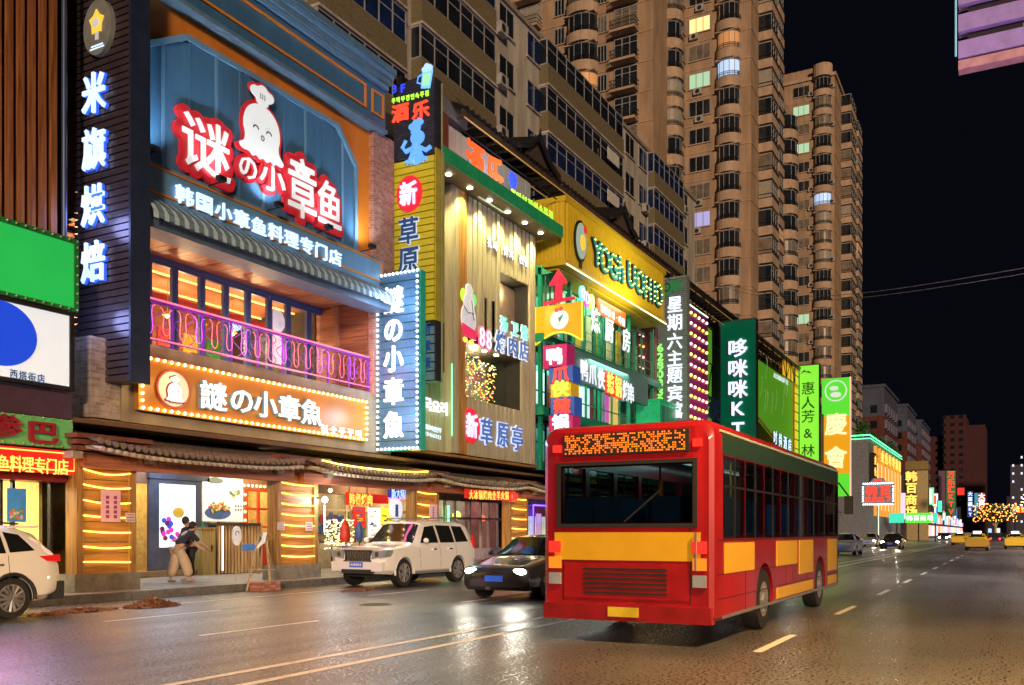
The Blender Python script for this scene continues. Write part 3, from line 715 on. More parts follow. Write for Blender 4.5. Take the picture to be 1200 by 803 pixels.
# golden sign with bulbs
t = thing('wall_sign', 'long orange brown sign with an octopus disc and a border of yellow bulbs', 'sign', (19, 18.1, 5), None)
Fo = FY(18.28); a0, a1 = 14.95, 23.75
gold = M('amber sign board', (.42,.17,.02), .35, var=.1, scale=1)
fbox('board', gold, t, Fo, a0, a1, 4.4, 5.72, 0, .14)
bw = []
n_ = 42
for k in range(n_): xx = a0+.1+(a1-a0-.2)*k/(n_-1); bw += [Fo.w(xx, 5.66, .19), Fo.w(xx, 4.46, .19)]
for k in range(1, 7): bw += [Fo.w(a0+.08, 4.46+1.2*k/7, .19), Fo.w(a1-.08, 4.46+1.2*k/7, .19)]
bulbs(t, bw, warm_bulb, .038)
a, b = Fo.p(197, 457); part('disc', MB().disc(Fo, a, b, .47, .43, .14, .2, 32), E('cream lit disc', (1,.72,.5), .8), t)
part('disc_rim', MB().tube([Fo.w(a+.49*math.cos(2*math.pi*i/32), b+.45*math.sin(2*math.pi*i/32), .19) for i in range(32)], .03, 5, True), M('rose rim', (.5,.1,.12), .4), t)
emblem(t, Fo, 197, 461, .25, M('maroon line', (.15,.01,.03), .5), E('white disc face', (1,.95,.9), 1.1), M('maroon line', (.15,.01,.03), .5), .23, True)
for ch, px, py in (('謎', 243, 465), ('の', 276, 471), ('小', 304, 475), ('章', 332, 479), ('魚', 358, 484)):
    a, b = Fo.p(px, py); char(t, Fo, ch, a, b, .78, E('letter side', (.2,.3,.35), .3), .17, .03, .05, .95, 'letter_side'); char(t, Fo, ch, a, b, .76, wht, .24, .015, .015, .92)
text_px(t, Fo, '봉숫주꾸미', (375, 503), (415, 509), .26, wht, .18, .02, .02, w=.36)
for k in range(5): lamp('POINT', (15.6+k*1.9, 17.5, 5.1), 14, (1,.6,.2), .3, name='bulb_border_light', parent=t)

# added floodlights, made up to wash the shield board and the orange wall
for k in range(5):
    x_ = 15+k*2.1; part('added_floodlight', MB().box(x_-.12, x_+.12, 17.6, 17.75, 10.44, 10.56).cyl((x_,17.7,10.42),(x_,18.15,10.4),.02,5), darkm, bB)
    lamp('SPOT', (x_, 17.55, 10.62), 85, (.85,.95,1), .1, (0,.55,1), 120, 'added_floodlight_beam', bB)
lamp('AREA', (19.4, 18.9, 6.1), 60, (1,.5,.3), 3, (0,.1,1), parent=bB, name='added_uplight')  # area light without a fixture, added to brighten the balcony
# ---------------------------------------------------------------- blade sign 1: navy slatted box
def slats(t, fr, a0, a1, b0, b1, pitch, mat, name='slat', d0=0, d1=.05, frac=.8, colours=None):
    me = MB().fb(fr, a0, a1, 0, pitch*frac, d0, d1).mesh(name, mat); n = int((b1-b0)/pitch+.5)
    for k in range(n): inst(name, me, t, (0,0,b0+k*pitch))
X1 = 14.2; Fx = FX(X1)
t = thing('blade_sign', 'tall dark slatted blade sign with four bluish white characters and a round emblem', 'sign', (X1, 18.4, 4.95))
part('box', MB().box(X1+.06, X1+.5, 17.5, 19.4, 4.95, 16.5), navy, t)
fr_ = MB(); fr_.box(X1-.04, X1+.06, 17.44, 17.5, 4.9, 16.5).box(X1+.061, X1+.5, 17.44, 17.499, 4.9, 16.5); part('edge_plate', fr_, M('dull navy plate', (.025,.04,.09), .45, .3), t)
slm = M('brown grey metal slat', (.10,.075,.085), .3, .55, var=.2, scale=4)
slats(t, Fx, -19.4, -17.51, 4.95, 15.2, .163, slm, d0=-.05, d1=.02, frac=.78)
lt = E('bluish lit letter', (.55,.75,1), 2.0); ltb = E('deep blue halo', (.03,.12,.9), 1.2)
for ch, py in (('米', 111), ('旗', 176), ('烘', 242), ('焙', 308)):
    a, b = Fx.p(115 if py < 200 else 114, py); char(t, Fx, ch, a, b, .98, ltb, .05, .028, .03, .82, 'character_halo'); char(t, Fx, ch, a, b, .98, lt, .12, .012, .03, .82)
a, b = Fx.p(120, 35)
part('emblem_disc', MB().disc(Fx, a, b, .48, .64, .02, .14, 36), M('grey emblem disc', (.2,.2,.18), .4, es=.12), t)
st = []
for i in range(10):
    th = math.pi/2+2*math.pi*i/10; rr = .3 if i % 2 == 0 else .2; st.append((a+rr*.85*math.cos(th), b+.1+rr*math.sin(th)))
part('emblem_star', MB().prism(Fx, st, .14, .17), E('golden star', (1,.6,.06), 1.1), t); part('emblem_heart', MB().disc(Fx, a, b+.08, .12, .1, .17, .19, 16).fb(Fx, a-.05, a+.05, b-.3, b-.1, .14, .16), wh, t)
part('emblem_caption', MB().fb(Fx, a-.2, a+.2, b-.44, b-.41, .14, .15).fb(Fx, a-.24, a+.24, b-.5, b-.47, .14, .15), lt, t)
br = MB();
for z_ in (5.4, 9, 12.5): br.box(X1+.15, X1+.35, 19.4, 19.9, z_, z_+.12)
part('bracket', br, darkm, t)
for z_ in (6.4, 8.6): lamp('POINT', (X1-.5, 18.2, z_), 22, (.35,.45,1), .3, name='letter_glow', parent=t)

# ---------------------------------------------------------------- blade sign 2: blue slatted board ringed with white bulbs
X2 = 24.4; Fx = FX(X2)
t = thing('blade_sign', 'blue slatted blade sign with five white characters ringed by white bulbs', 'sign', (X2, 17.4, 4.1))
zt, zb = 9.9, 4.15; yo, yi = 16.57, 18.18
part('box', MB().box(X2+.05, X2+.36, yo, yi, zb, zt), M('teal green sign side', (.03,.3,.25), .4, es=.2, ec=(.03,.6,.35)), t)
slats(t, Fx, -yi+.03, -yo-.03, zb+.05, zt-.1, .27, M('denim blue slat', (.05,.12,.22), .4, var=.2, stretch=(1,4,1)), d0=-.05, d1=.02, frac=.86)
bl = []
for k in range(33): z_ = zb+.05+(zt-zb-.1)*k/32; bl += [(X2-.05, yo+.05, z_), (X2-.05, yi+.0, z_)]
for k in range(1, 10): y_ = yo+.05+(yi-yo-.05)*k/10; bl += [(X2-.05, y_, zb+.05), (X2-.05, y_, zt-.05)]
bulbs(t, bl, cool_bulb, .04)
for ch, py in (('謎', 352), ('の', 388), ('小', 421), ('章', 459), ('魚', 498)):
    a, b = Fx.p(463, py); char(t, Fx, ch, a, b, .9, wht, .09, .022, .03, .8)
part('bracket', MB().box(X2+.1, X2+.2, yi, 18.3, 5, 5.1).box(X2+.1, X2+.2, yi, 18.3, 9, 9.1), darkm, t)
for z_ in (5.2, 7, 8.8): lamp('POINT', (X2-.8, 16.9, z_), 45, (.5,.7,1), .3, name='sign_bulb_light', parent=t)
# ---------------------------------------------------------------- blade sign 3: dark / yellow / blue
X3 = 25.5; Fx = FX(X3); yo, yi = 16.72, 18.35
t = thing('blade_sign', 'very tall blade sign, dark top with beer mug, yellow slats and red character disc', 'sign', (X3, 17.5, 6.5))
part('box', MB().box(X3+.06, X3+.5, yo+.002, yi, 6.52, 16.55), M('dark box', (.02,.02,.03), .6), t)
part('dark_board', MB().prism(Fx, [(-yi,14.0),(-yo,14.0),(-yo,16.5),(-yo-.2,16.7),(-yi+.5,16.62),(-yi,16.45)], -.05, .02), BR('black brick print', (.015,.018,.04), (.03,.035,.07), (.003,.003,.006), 1, .3, .1), t)
ylw = M('yellow slat', (.55,.48,.03), .4, var=.12, es=.12, ec=(.8,.65,.02)); ylside = M('yellow side board', (.42,.38,.05), .45, var=.2)
slats(t, Fx, -yi, -yo-.02, 8.52, 13.98, .228, ylw, d0=-.05, d1=.02, frac=.84)
part('side_board', MB().box(X3+.02, X3+.53, yo-.05, yo, 8.5, 14.2), ylside, t)
slats(t, Fx, -yi, -yo-.02, 6.55, 8.45, .3, M('pale blue slat', (.12,.25,.38), .45, var=.2), 'lower_slat', -.05, .02, .86)
part('post', MB().cyl((X3+.3, yo-.1, 6.5), (X3+.3, yo-.1, 16.4), .035, 8), M('green grey post', (.2,.25,.12), .5), t)
neonred = E('neon red letter', (1,.07,.03), 1.9); lime = E('lime neon letter', (.45,1,.06), 1.6); neonblue = E('deep blue neon letter', (.03,.06,1), 2.2); sky_b = E('sky blue neon shape', (.12,.38,1), 1.25)
text_px(t, Fx, '3F', (463, 105), (473, 104), .38, neonblue, .04, .005, .02, w=.42)
text_px(t, Fx, '주막부전연속주점', (462, 119), (501, 110), .2, lime, .04, .006, .02, w=.17)
text_px(t, Fx, '酒乐', (470, 133), (494, 130), .62, neonred, .05, .028, .02, w=.72)
# beer mug
a, b = Fx.p(501, 92)
part('beer_mug', MB().prism(Fx, [(a-.22,b-.3),(a+.12,b-.36),(a+.24,b+.22),(a-.16,b+.25)], .02, .07), E('mug glass glow', (.2,.55,.9), 1.3), t)
part('beer', MB().prism(Fx, [(a-.14,b-.22),(a+.08,b-.25),(a+.16,b+.1),(a-.1,b+.12)], .07, .09), E('beer green glow', (.35,.9,.4), 1.2), t)
part('mug_handle', MB().tube([Fx.w(a-.18,b+.15,.05), Fx.w(a-.34,b+.1,.05), Fx.w(a-.38,b-.08,.05), Fx.w(a-.2,b-.16,.05)], .03, 5), sky_b, t)
part('mug_foam', MB().disc(Fx, a-.05, b+.28, .13, .1, .03, .09, 12).disc(Fx, a+.1, b+.3, .14, .11, .03, .094, 12).disc(Fx, a+.02, b+.38, .1, .08, .03, .097, 12), E('foam glow', (.4,.65,1), 1.3), t)
# blue octopus cook
a, b = Fx.p(489, 166); mb = MB()
mb.disc(Fx, a+.05, b+.1, .27, .24, .03, .09, 24)
for dx, dy, r_ in ((-.16,.5,.14),(0,.58,.16),(.14,.6,.14)): mb.disc(Fx, a+dx, b+dy, r_, r_*.8, .03, .086+dx*.01, 14)
mb.prism(Fx, [(a-.2,b+.28),(a+.14,b+.34),(a+.18,b+.52),(a-.22,b+.46)], .03, .083)
part('octopus_head', mb, sky_b, t)
tn = MB(); rnd = random.Random(2)
tn.tube([Fx.w(a,b-.1,.06), Fx.w(a-.02,b-.5,.06)], [.14,.2], 10)
for k in range(7):
    x_ = -.33+.11*k; tn.tube([Fx.w(a+x_*.3,b-.3,.06), Fx.w(a+x_*.8,b-.6,.07), Fx.w(a+x_*1.25,b-.78+.04*abs(k-3),.06)], [.07,.06,.075], 6)
tn.tube([Fx.w(a-.1,b-.2,.06), Fx.w(a-.42,b-.28,.06), Fx.w(a-.55,b-.12,.06), Fx.w(a-.42,b+.1,.06)], [.07,.08,.08,.06], 6)
tn.tube([Fx.w(a+.1,b-.2,.06), Fx.w(a+.38,b-.38,.06), Fx.w(a+.58,b-.3,.06)], [.07,.08,.07], 6)
part('octopus_arms', tn, sky_b, t, 50)
a, b = Fx.p(481, 228); part('red_disc', MB().disc(Fx, a, b, .5, .6, .02, .1, 30), E('red disc glow', (.85,.02,.05), .9), t)
char(t, Fx, '新', a, b, .82, E('pale violet letter', (.75,.65,1), 1.5), .13, .03, .02, .72)
dkb = M('dark blue letter', (.02,.06,.2), .4, es=.2, ec=(.05,.2,.7)); pale = E('pale outline', (.6,.75,.85), .9)
for ch, py in (('草', 271), ('原', 306)):
    a, b = Fx.p(480, py); char(t, Fx, ch, a, b, .95, pale, .04, .045, .02, .85, 'character_outline'); char(t, Fx, ch, a, b, .95, dkb, .08, .015, .02, .85)
char(t, Fx, '新', *Fx.p(500, 385), .4, dkb, .05, .02, .02, .4); char(t, Fx, '草', *Fx.p(500, 406), .4, dkb, .05, .02, .02, .4); char(t, Fx, '原', *Fx.p(500, 426), .4, dkb, .05, .02, .02, .4)
# ================================================================ building C: board clad restaurant
XC0, XC1 = 25.6, 35.2
bC = thing('restaurant_building', 'restaurant clad in upright weathered boards with green edged canopy', 'building', (30, 18, 0))
brd = WOOD('weathered olive board', (.34,.31,.2), (.46,.42,.29), 'Z', .55, 10)
brn = WOOD('orange brown board', (.3,.13,.03), (.5,.27,.08), 'Z', .5, 10)
part('wall', MB().box(XC0, XC1, 20.0, 27, 4.2, 16.8), dkwall, bC)
FC = FY(18.0)
# dark backing with the two recesses left open
def cap(px, py, fr=FC): return fr.p(px, py)
rx0, rx1 = FC.a(583), FC.a(619)                       # upper recess
uz0, uz1 = 9.7, 11.95
lx0, lx1 = FC.a(541), FC.a(611); lz0, lz1 = 6.55, 8.35
x_l = 29.3
bk = MB(); bk.box(x_l, rx0, 18.03, 20, 8.95, 14.2); bk.box(rx1, XC1, 18.03, 20, 8.95, 14.2); bk.box(rx0, rx1, 18.03, 20, uz1, 14.2); bk.box(rx0, rx1, 18.03, 20, 8.95, uz0)
bk.box(x_l, XC1, 18.03, 20, 4.35, lz0); bk.box(lx1, XC1, 18.03, 20, lz0, 8.95); bk.box(x_l, lx1, 18.03, 20, 8.75, 8.95)
bk.box(XC0, x_l, 18.2, 20, 4.35, 14.2)
part('backing', bk, M('dark board gap', (.03,.028,.02), .8), bC)
pitch = .36; n = int((XC1-x_l)/pitch)
for k in range(n+1):
    xa = x_l+k*pitch; xb = min(xa+pitch-.1, XC1)
    if xb-xa < .1: continue
    xm = (xa+xb)/2; mt = brn if k == 0 else brd
    segs = [(4.4, lz0, 0)]
    if xm > lx1: segs = [(4.4, 9.0, 0)]
    zz = [(9.0, uz0), (uz1, 14.15)] if rx0 < xm < rx1 else [(9.0, 14.15)]
    if xm > lx1: segs = [(4.4, 14.15, 0)] if not (rx0 < xm < rx1) else [(4.4, uz0, 0), (uz1, 14.15, 0)]
    else: segs += [(a_, b_, 0) for a_, b_ in zz]
    for a_, b_, _ in segs: part('board', MB().box(xa, xb, 17.93-.015*(k % 2), 18.03, a_, b_), mt, bC)
for k in range(4): part('board', MB().box(x_l-.95+.24*k, x_l-.95+.24*k+.225, 17.85-.01*(k%2), 18.2, 4.4, 14.15), brn if k > 1 else brd, bC)
for k in range(8): part('board', MB().box(XC0+.05+k*.33, XC0+.05+k*.33+.3, 18.12-.01*(k%2), 18.2, 4.4, 7.3), brd, bC)
part('upper_wall', MB().box(XC0, x_l-.95, 18.15, 18.2, 7.3, 14.15), M('dark brown wall', (.12,.06,.04), .7), bC)  # dark brown wall of the left section
# recesses: back wall, floor, ceiling spots, gold curtain
rec = M('grey recess wall', (.2,.2,.17), .6)
part('recess_wall', MB().box(rx0, rx1, 19.6, 19.7, uz0, uz1), rec, bC)
part('recess_wall', MB().box(lx0, lx1, 19.7, 19.8, lz0, 8.75), rec, bC)
sfm = M('dark soffit board', (.12,.09,.06), .5)
part('recess_ceiling', MB().box(x_l, lx1, 17.95, 19.7, 8.68, 8.74), sfm, bC)
part('vent_louvre', MB().box(rx0-1.15, rx0-.35, 17.93, 17.955, 9.2, 10.6), M('louvre', (.2,.17,.1), .5), bC)
def curtain(x0, x1, y, z0, z1, n, cols, name='fairy_lights'):
    mb = MB(); rnd = random.Random(int(x0*31+z0))
    for k in range(n):
        x_, z_ = rnd.uniform(x0,x1), rnd.uniform(z0,z1); s_ = rnd.uniform(.012,.026)
        mb.box(x_-s_, x_+s_, y-s_, y+s_, z_-s_, z_+s_, rnd.randrange(len(cols)))
    return mb
goldE = E('gold fairy light', (1,.6,.12), 2.4); redL = E('red fairy light', (1,.1,.04), 2); greenL = E('green fairy light', (.4,1,.1), 2); whiteL = E('white fairy light', (.9,.9,.7), 2.4)
part('fairy_lights', curtain(rx0, rx0+.65, 18.5, uz0, uz1-.1, 160, [goldE]), [goldE], bC, kind='stuff')
part('fairy_lights', curtain(lx0+.15, lx1-1.1, 18.6, lz0, lz1, 380, [goldE, goldE, redL, greenL, whiteL]), [goldE, goldE, redL, greenL, whiteL], bC, kind='stuff')
lamp('POINT', ((lx0+lx1)/2, 18.9, 8.2), 60, (1,.8,.45), .2, parent=bC, name='recess_fill')  # point light without a fixture, lights up the lower recess
part('picture', MB().box(lx0+.5, lx0+1.5, 18.9, 18.95, lz0, lz1-.1), E('glowing orange picture', (.9,.32,.04), .8), bC)
lamp('POINT', ((rx0+rx1)/2, 18.6, 11.4), 45, (1,.75,.4), .2, parent=bC, name='recess_fill')  # added point light without a fixture, brightens the upper recess
part('side_screen', MB().prism(FY(18.7), [(rx0+.7,uz0),(rx1,uz0),(rx1,uz1-.1),(rx0+.7,uz1-.1)], 0, .04), M('brown cloth screen', (.3,.24,.16), .7), bC)
part('framed_picture', MB().box(lx1-1.35, lx1-.55, 19.6, 19.68, lz0+.5, lz1-.35).box(lx1-1.3, lx1-.6, 19.58, 19.6, lz0+.55, lz1-.4, 1), [alum, rec], bC)
part('window', MB().box(lx0, lx1, 18.75, 18.8, lz0, lz1+.38), glass, bC)
spot_glass = E('downlight glass', (1,.92,.7), 16)
def downlights(par, pts, energy=45, col=(1,.78,.42), real=True, spot=100):
    for p_ in pts:
        part('downlight', MB().cyl((p_[0],p_[1],p_[2]-.03), (p_[0],p_[1],p_[2]), .1, 10), spot_glass, par)
        if real: lamp('SPOT', (p_[0],p_[1],p_[2]-.08), energy, col, .08, (0,.12,-1), spot, 'downlight_lamp', par)
downlights(bC, [(x_l+.5+k*.95, 17.25 if True else 0, 8.68) for k in range(0)])
downlights(bC, [(lx0+.3+k*.95, 18.3, 8.67) for k in range(4)], 30)
# canopy with green edge and six downlights
part('canopy', MB().box(25.9, XC1+.6, 17.0, 18.3, 14.18, 14.34), M('olive canopy soffit', (.25,.24,.12), .5), bC)
part('canopy_edge', MB().box(25.85, XC1+.6, 16.9, 17.0, 14.14, 14.62), M('green canopy edge', (.02,.25,.1), .35, es=.12, ec=(.02,.5,.15)), bC)
downlights(bC, [(27.6+k*1.45, 17.5, 14.17) for k in range(6)], 400, (.97,.84,.36))
# grey panels behind the roof letters
gp = M('pale grey cladding panel', (.36,.38,.36), .5, var=.1)
for k in range(14): part('cladding_panel', MB().box(28.6+k*.47, 28.6+k*.47+.44, 18.15-.012*(k%2), 18.25, 14.65, 16.45), gp, bC)
part('end_panel', MB().box(26.9, 28.55, 18.1, 18.3, 14.65, 16.75), WOOD('dark brown board', (.08,.025,.015), (.16,.06,.035)), bC)
part('air_conditioner', MB().box(28.3, 30.2, 18.3, 18.9, 16.9, 17.5), alum, bC)
part('soffit', MB().box(XC0, XC1, 17.85, 20, 4.25, 4.34), WOOD('amber soffit board', (.2,.09,.02), (.35,.18,.05), 'X'), bC)

lamp('AREA', (31, 16.9, 14.75), 40, (.8,.9,1), 2, (0,.6,.8), parent=bC, name='added_panel_wash')  # no lamp stands here; added to lighten the grey panels
t = thing('roof_sign', 'red neon characters with small blue and lime lettering before grey panels', 'sign', (31, 17.3, 15))
Fq = FY(17.3)
part('rail', MB().box(28, 36, 17.28, 17.32, 14.75, 14.79).box(28, 36, 17.28, 17.32, 15.9, 15.94), darkm, t)
for k in range(6): part('stay', MB().cyl((28.5+k*1.4,17.3,14.78), (28.5+k*1.4,18.15,15.1), .02, 5), darkm, t)
ora = E('orange red neon letter', (1,.1,.02), 2.0)
a, b = Fq.p(556, 193); char(t, Fq, '酒', a, b, 1.7, ora, .04, .02, .03, 1.3)
a, b = Fq.p(579, 207); char(t, Fq, '乐', a, b, 1.6, ora, .04, .02, .03, 1.3)
a, b = Fq.p(600, 212); char(t, Fq, '좋', a, b, .62, neonblue, .04, .03, .03, .7)
text_px(t, Fq, '주막부전연속주점', (599, 230), (643, 254), .52, lime, .1, .01, .02, w=.46)

t = thing('wall_lettering', 'small white beer, chicken and western food characters high on the board wall', 'sign', (31, 17.9, 12.4))
wl = E('greyish lit letter', (.85,.9,1), 1.2, (.3,.3,.3)); blk = M('navy letter edge', (.03,.04,.12), .5)
Ft = FY(17.94)
text_px(t, Ft, '扎啤 炸鸡 西餐', (572, 285), (615, 308), .42, wl, .07, .008, .02, w=.37, outline=blk, ooff=.04)
t = thing('wall_lettering', 'pink outlined 88 with teal and blue outlined barbecue characters', 'sign', (32, 17.9, 9.4))
pinkE = E('pink lit outline', (1,.12,.3), 1.5)
for ch, px, py in (('8', 563, 395), ('8', 571, 399)): a, b = Ft.p(px, py); char(t, Ft, ch, a, b, 1.05, pinkE, .05, .05, .02, .85, 'character_outline'); char(t, Ft, ch, a, b, 1.05, wl, .09, .0, .02, .85)
tealE = E('teal lit letter', (.2,.85,.7), 1.0)
for ch, px, py in (('汤', 589, 380), ('卫', 602, 386), ('馆', 613, 390)): a, b = Ft.p(px, py); char(t, Ft, ch, a, b, .62, wl, .04, .05, .02, .62, 'character_outline'); char(t, Ft, ch, a, b, .62, tealE, .08, .02, .02, .62)
blE = M('steel blue letter', (.05,.12,.3), .4, es=.4, ec=(.1,.3,.9))
for ch, px, py in (('烤', 585, 401), ('肉', 599, 406), ('店', 612, 411)): a, b = Ft.p(px, py); char(t, Ft, ch, a, b, .85, wl, .05, .055, .02, .85, 'character_outline'); char(t, Ft, ch, a, b, .85, blE, .09, .012, .02, .85)
# white ox cook figure
t = thing('wall_figure', 'white cartoon cook with a red waistcloth and green tufts on the board wall', 'figure sign', (30.3, 17.8, 9.4))
a, b = Ft.p(546, 371); wf = M('white figure board', (.6,.6,.62), .4, es=.55, ec=(.9,.9,1)); mb = MB()
part('body', MB().disc(Ft, a, b-.1, .52, .62, .06, .14, 24).disc(Ft, a, b+.5, .38, .36, .06, .146, 24).disc(Ft, a+.02, b+.95, .24, .26, .06, .152, 16), wf, t)
part('ear', MB().disc(Ft, a-.38, b+.72, .16, .24, .05, .12, 12), lime, t); part('ear', MB().disc(Ft, a+.42, b+.68, .18, .22, .05, .12, 12), E('green lit tuft', (.2,.8,.2), 1), t)
part('waistcloth', MB().prism(Ft, [(a-.52,b-.35),(a+.5,b-.5),(a+.45,b-.85),(a-.45,b-.78)], .14, .18), E('rose red cloth', (.8,.03,.12), .9), t)
part('foot', MB().disc(Ft, a-.25, b-.92, .14, .1, .08, .15, 10), yelE, t); part('foot', MB().disc(Ft, a+.2, b-.95, .14, .1, .08, .15, 10), yelE, t)
part('outline', MB().tube([Ft.w(a-.4,b+.3,.16), Ft.w(a-.1,b+.1,.16), Ft.w(a+.2,b+.15,.16), Ft.w(a+.35,b-.1,.16)], .018, 4).tube([Ft.w(a+.15,b+.62,.16), Ft.w(a+.28,b+.1,.16)], .015, 4), blk, t)
t = thing('wall_lettering', 'large grassland pavilion characters, the first white on a red disc, low on the boards', 'sign', (32, 17.9, 5.4))
a, b = Ft.p(550, 499); part('red_disc', MB().disc(Ft, a, b, .62, .66, .02, .08, 28), E('red disc glow', (.85,.02,.05), .9), t)
char(t, Ft, '新', a, b, .95, E('pale violet letter', (.75,.65,1), 1.5), .12, .03, .02, .85)
for ch, px, py in (('草', 568, 506), ('原', 587, 510), ('亭', 604, 514)):
    a, b = Ft.p(px, py); char(t, Ft, ch, a, b, 1.05, E('pale violet outline', (.55,.62,1), 1.3), .05, .05, .02, 1.0, 'character_outline'); char(t, Ft, ch, a, b, 1.05, blE, .1, .01, .02, 1.0)
t = thing('wall_lettering', 'white korean food lettering with two lines of small print beside the bulb ringed blade', 'sign', (27, 18, 6))
Fu = FY(18.08)
text_px(t, Fu, '국요리', (500, 474), (519, 479), .5, wht, .05, .03, .02, w=.55)
text_px(t, Fu, '해물파전안주', (498, 500), (515, 505), .2, bluewht, .03, .01, .01, w=.19); text_px(t, Fu, '23466322', (498, 508), (515, 513), .2, bluewht, .03, .01, .01, w=.14)
lamp('POINT', (26.5, 17.4, 5.6), 14, (.25,1,.35), .3, name='green_glow', parent=t)
part('neon_strip', MB().tube([(28.3,17.8,5.0),(28.3,17.8,7.6)], .02, 5), E('green neon strip', (.1,1,.25), 5), bC)

# ================================================================ building D: yellow box and green storeys
XD0, XD1 = 36.2, 50.8
bD = thing('restaurant_building', 'green steel and glass restaurant under a large yellow ribbed box', 'building', (43, 17, 0))
YB = 17.0
yel = M('yellow enamel cladding', (.62,.45,.02), .38, var=.08, scale=1); yel2 = M('yellow enamel rib', (.68,.5,.025), .35, var=.1)
part('box_body', MB().box(XD0, 49.3, YB+.02, 18.7, 13.15, 16.05), yel, bD)
rib = MB().box(0, .1, YB-.035, YB+.02, 13.35, 15.85).mesh('rib', yel2)
for k in range(int((49.2-XD0-.3)/.17)): inst('rib', rib, bD, (XD0+.2+k*.17, 0, 0))
rib2 = MB().box(XD0-.04, XD0, 0, .11, 13.35, 15.85).mesh('rib', yel2)
for k in range(8): inst('rib', rib2, bD, (0, YB+.12+k*.19, 0))
ed = MB(); ed.box(XD0-.05, 49.35, YB-.06, 18.6, 15.86, 16.1); ed.box(XD0-.05, 49.35, YB-.06, 18.6, 13.1, 13.34); part('box_edge', ed, yel, bD)
part('neon_strip', MB().tube([(XD0,YB-.08,13.12),(49.3,YB-.08,13.12)], .03, 5), E('yellow white strip', (1,.85,.35), 4), bD)
gr = M('green enamel steel', (.01,.24,.13), .35, .1, var=.15); tealw = M('teal wall', (.03,.2,.17), .5, var=.2)
part('wall', MB().box(35.25, XD1, 20.4, 27, 4.2, 17.2), dkwall, bD)
FD = FY(18.3)
for z_ in (10.05, 6.9):   # slabs
    part('floor_slab', MB().box(35.3, XD1-.3, 17.6, 20.4, z_-.35, z_), gr, bD)
part('floor_slab', MB().box(35.3, XD1, 17.9, 20.4, 4.2, 4.6), tealw, bD)
part('yellow_soffit', MB().box(XD0+.2, 49.2, 17.4, 20.4, 13.0, 13.08), yel, bD)
for z0, z1 in ((10.05, 13.0), (6.9, 9.7), (4.6, 6.55)):
    inner = part('inner_wall', MB().box(35.4, XD1-.4, 20.2, 20.35, z0, z1), M('teal inner wall', (.03,.3,.25), .5, var=.4, es=.05), bD)
    for k in range(13):
        xx = 36.3+k*1.12
        w = MB(); w.box(xx, xx+.07, 18.5, 18.6, z0, z1); w.box(xx+.07, xx+1.12, 18.52, 18.58, z0+.9, z0+.95); w.box(xx+.07, xx+1.12, 18.52, 18.58, z1-.2, z1)
        wo_ = part('window', w, gr if z0 > 5 else darkm, bD); part('pane', MB().box(xx+.07, xx+1.12, 18.54, 18.56, z0, z1-.2), glass, wo_)
for k in range(9): part('yellow_panel', MB().box(36.6+k*1.3, 36.6+k*1.3+.55, 18.42, 18.5, 10.1, 12.2), yel if k % 2 else M('pale sill panel', (.5,.55,.35), .5), bD)
for k in range(10): part('display_case', MB().box(36.5+k*1.35, 37.4+k*1.35, 19.9, 20.1, 7.1+.3*(k%3), 9.2), [E('magenta lit case', (.9,.1,.6), 1.2), E('amber lit case', (1,.5,.1), 1.6), E('white lit case', (.8,.9,1), 1.4), goods[0]][k % 4], bD)
rl = MB(); 
for z_ in (10.15, 10.55, 10.95): rl.cyl((36.3,17.65,z_), (50.2,17.65,z_), .02, 5)
for k in range(13): rl.cyl((36.3+k*1.15,17.65,10.05), (36.3+k*1.15,17.65,10.97), .025, 5)
part('railing', rl, gr, bD)
for x_ in (35.5, 38.5, 42, 46, 49.6): part('column', MB().box(x_, x_+.16, 17.8, 17.96, 4.2, 13.0), gr, bD)
lamp('AREA', (42, 19.4, 12.9), 220, (.45,1,.7), 5, (0,0,-1), parent=bD, name='upper_light'); lamp('AREA', (42, 19.4, 9.6), 300, (.5,1,.75), 5, (0,0,-1), parent=bD, name='middle_light')
lamp('AREA', (42, 19.4, 6.5), 90, (.7,.9,1), 5, (0,0,-1), parent=bD, name='lower_light')
lamp('AREA', (42.5, 15.6, 13.0), 110, (1,.9,.5), 4, (0,.8,.6), parent=bD, name='box_wash_light')
# lattice pavilion at the stair corner, balcony box at right
cg = MB(); 
for k in range(4): cg.box(35.55+k*.45, 35.6+k*.45, 17.6, 17.66, 10.3, 12.6)
cg.prism(FX(35.5), [(-19,12.6),(-17.2,12.6),(-18.1,13.05)], -1.6, 0); part('lattice', cg, M('deep green lattice', (.01,.13,.08), .4), bD)
part('balcony_box', MB().box(48.2, 50.9, 16.9, 18.3, 7.3, 8.7).box(48.15, 50.95, 16.85, 18.3, 8.7, 8.82).box(48.15, 50.95, 16.85, 18.3, 7.2, 7.3), M('bright green enamel', (.01,.45,.18), .35, es=.15, ec=(0,.7,.25)), bD)
for k in range(3): part('recessed_panel', MB().box(48.4+k*.8, 49.0+k*.8, 16.87, 16.9, 7.5, 8.5), gr, bD)

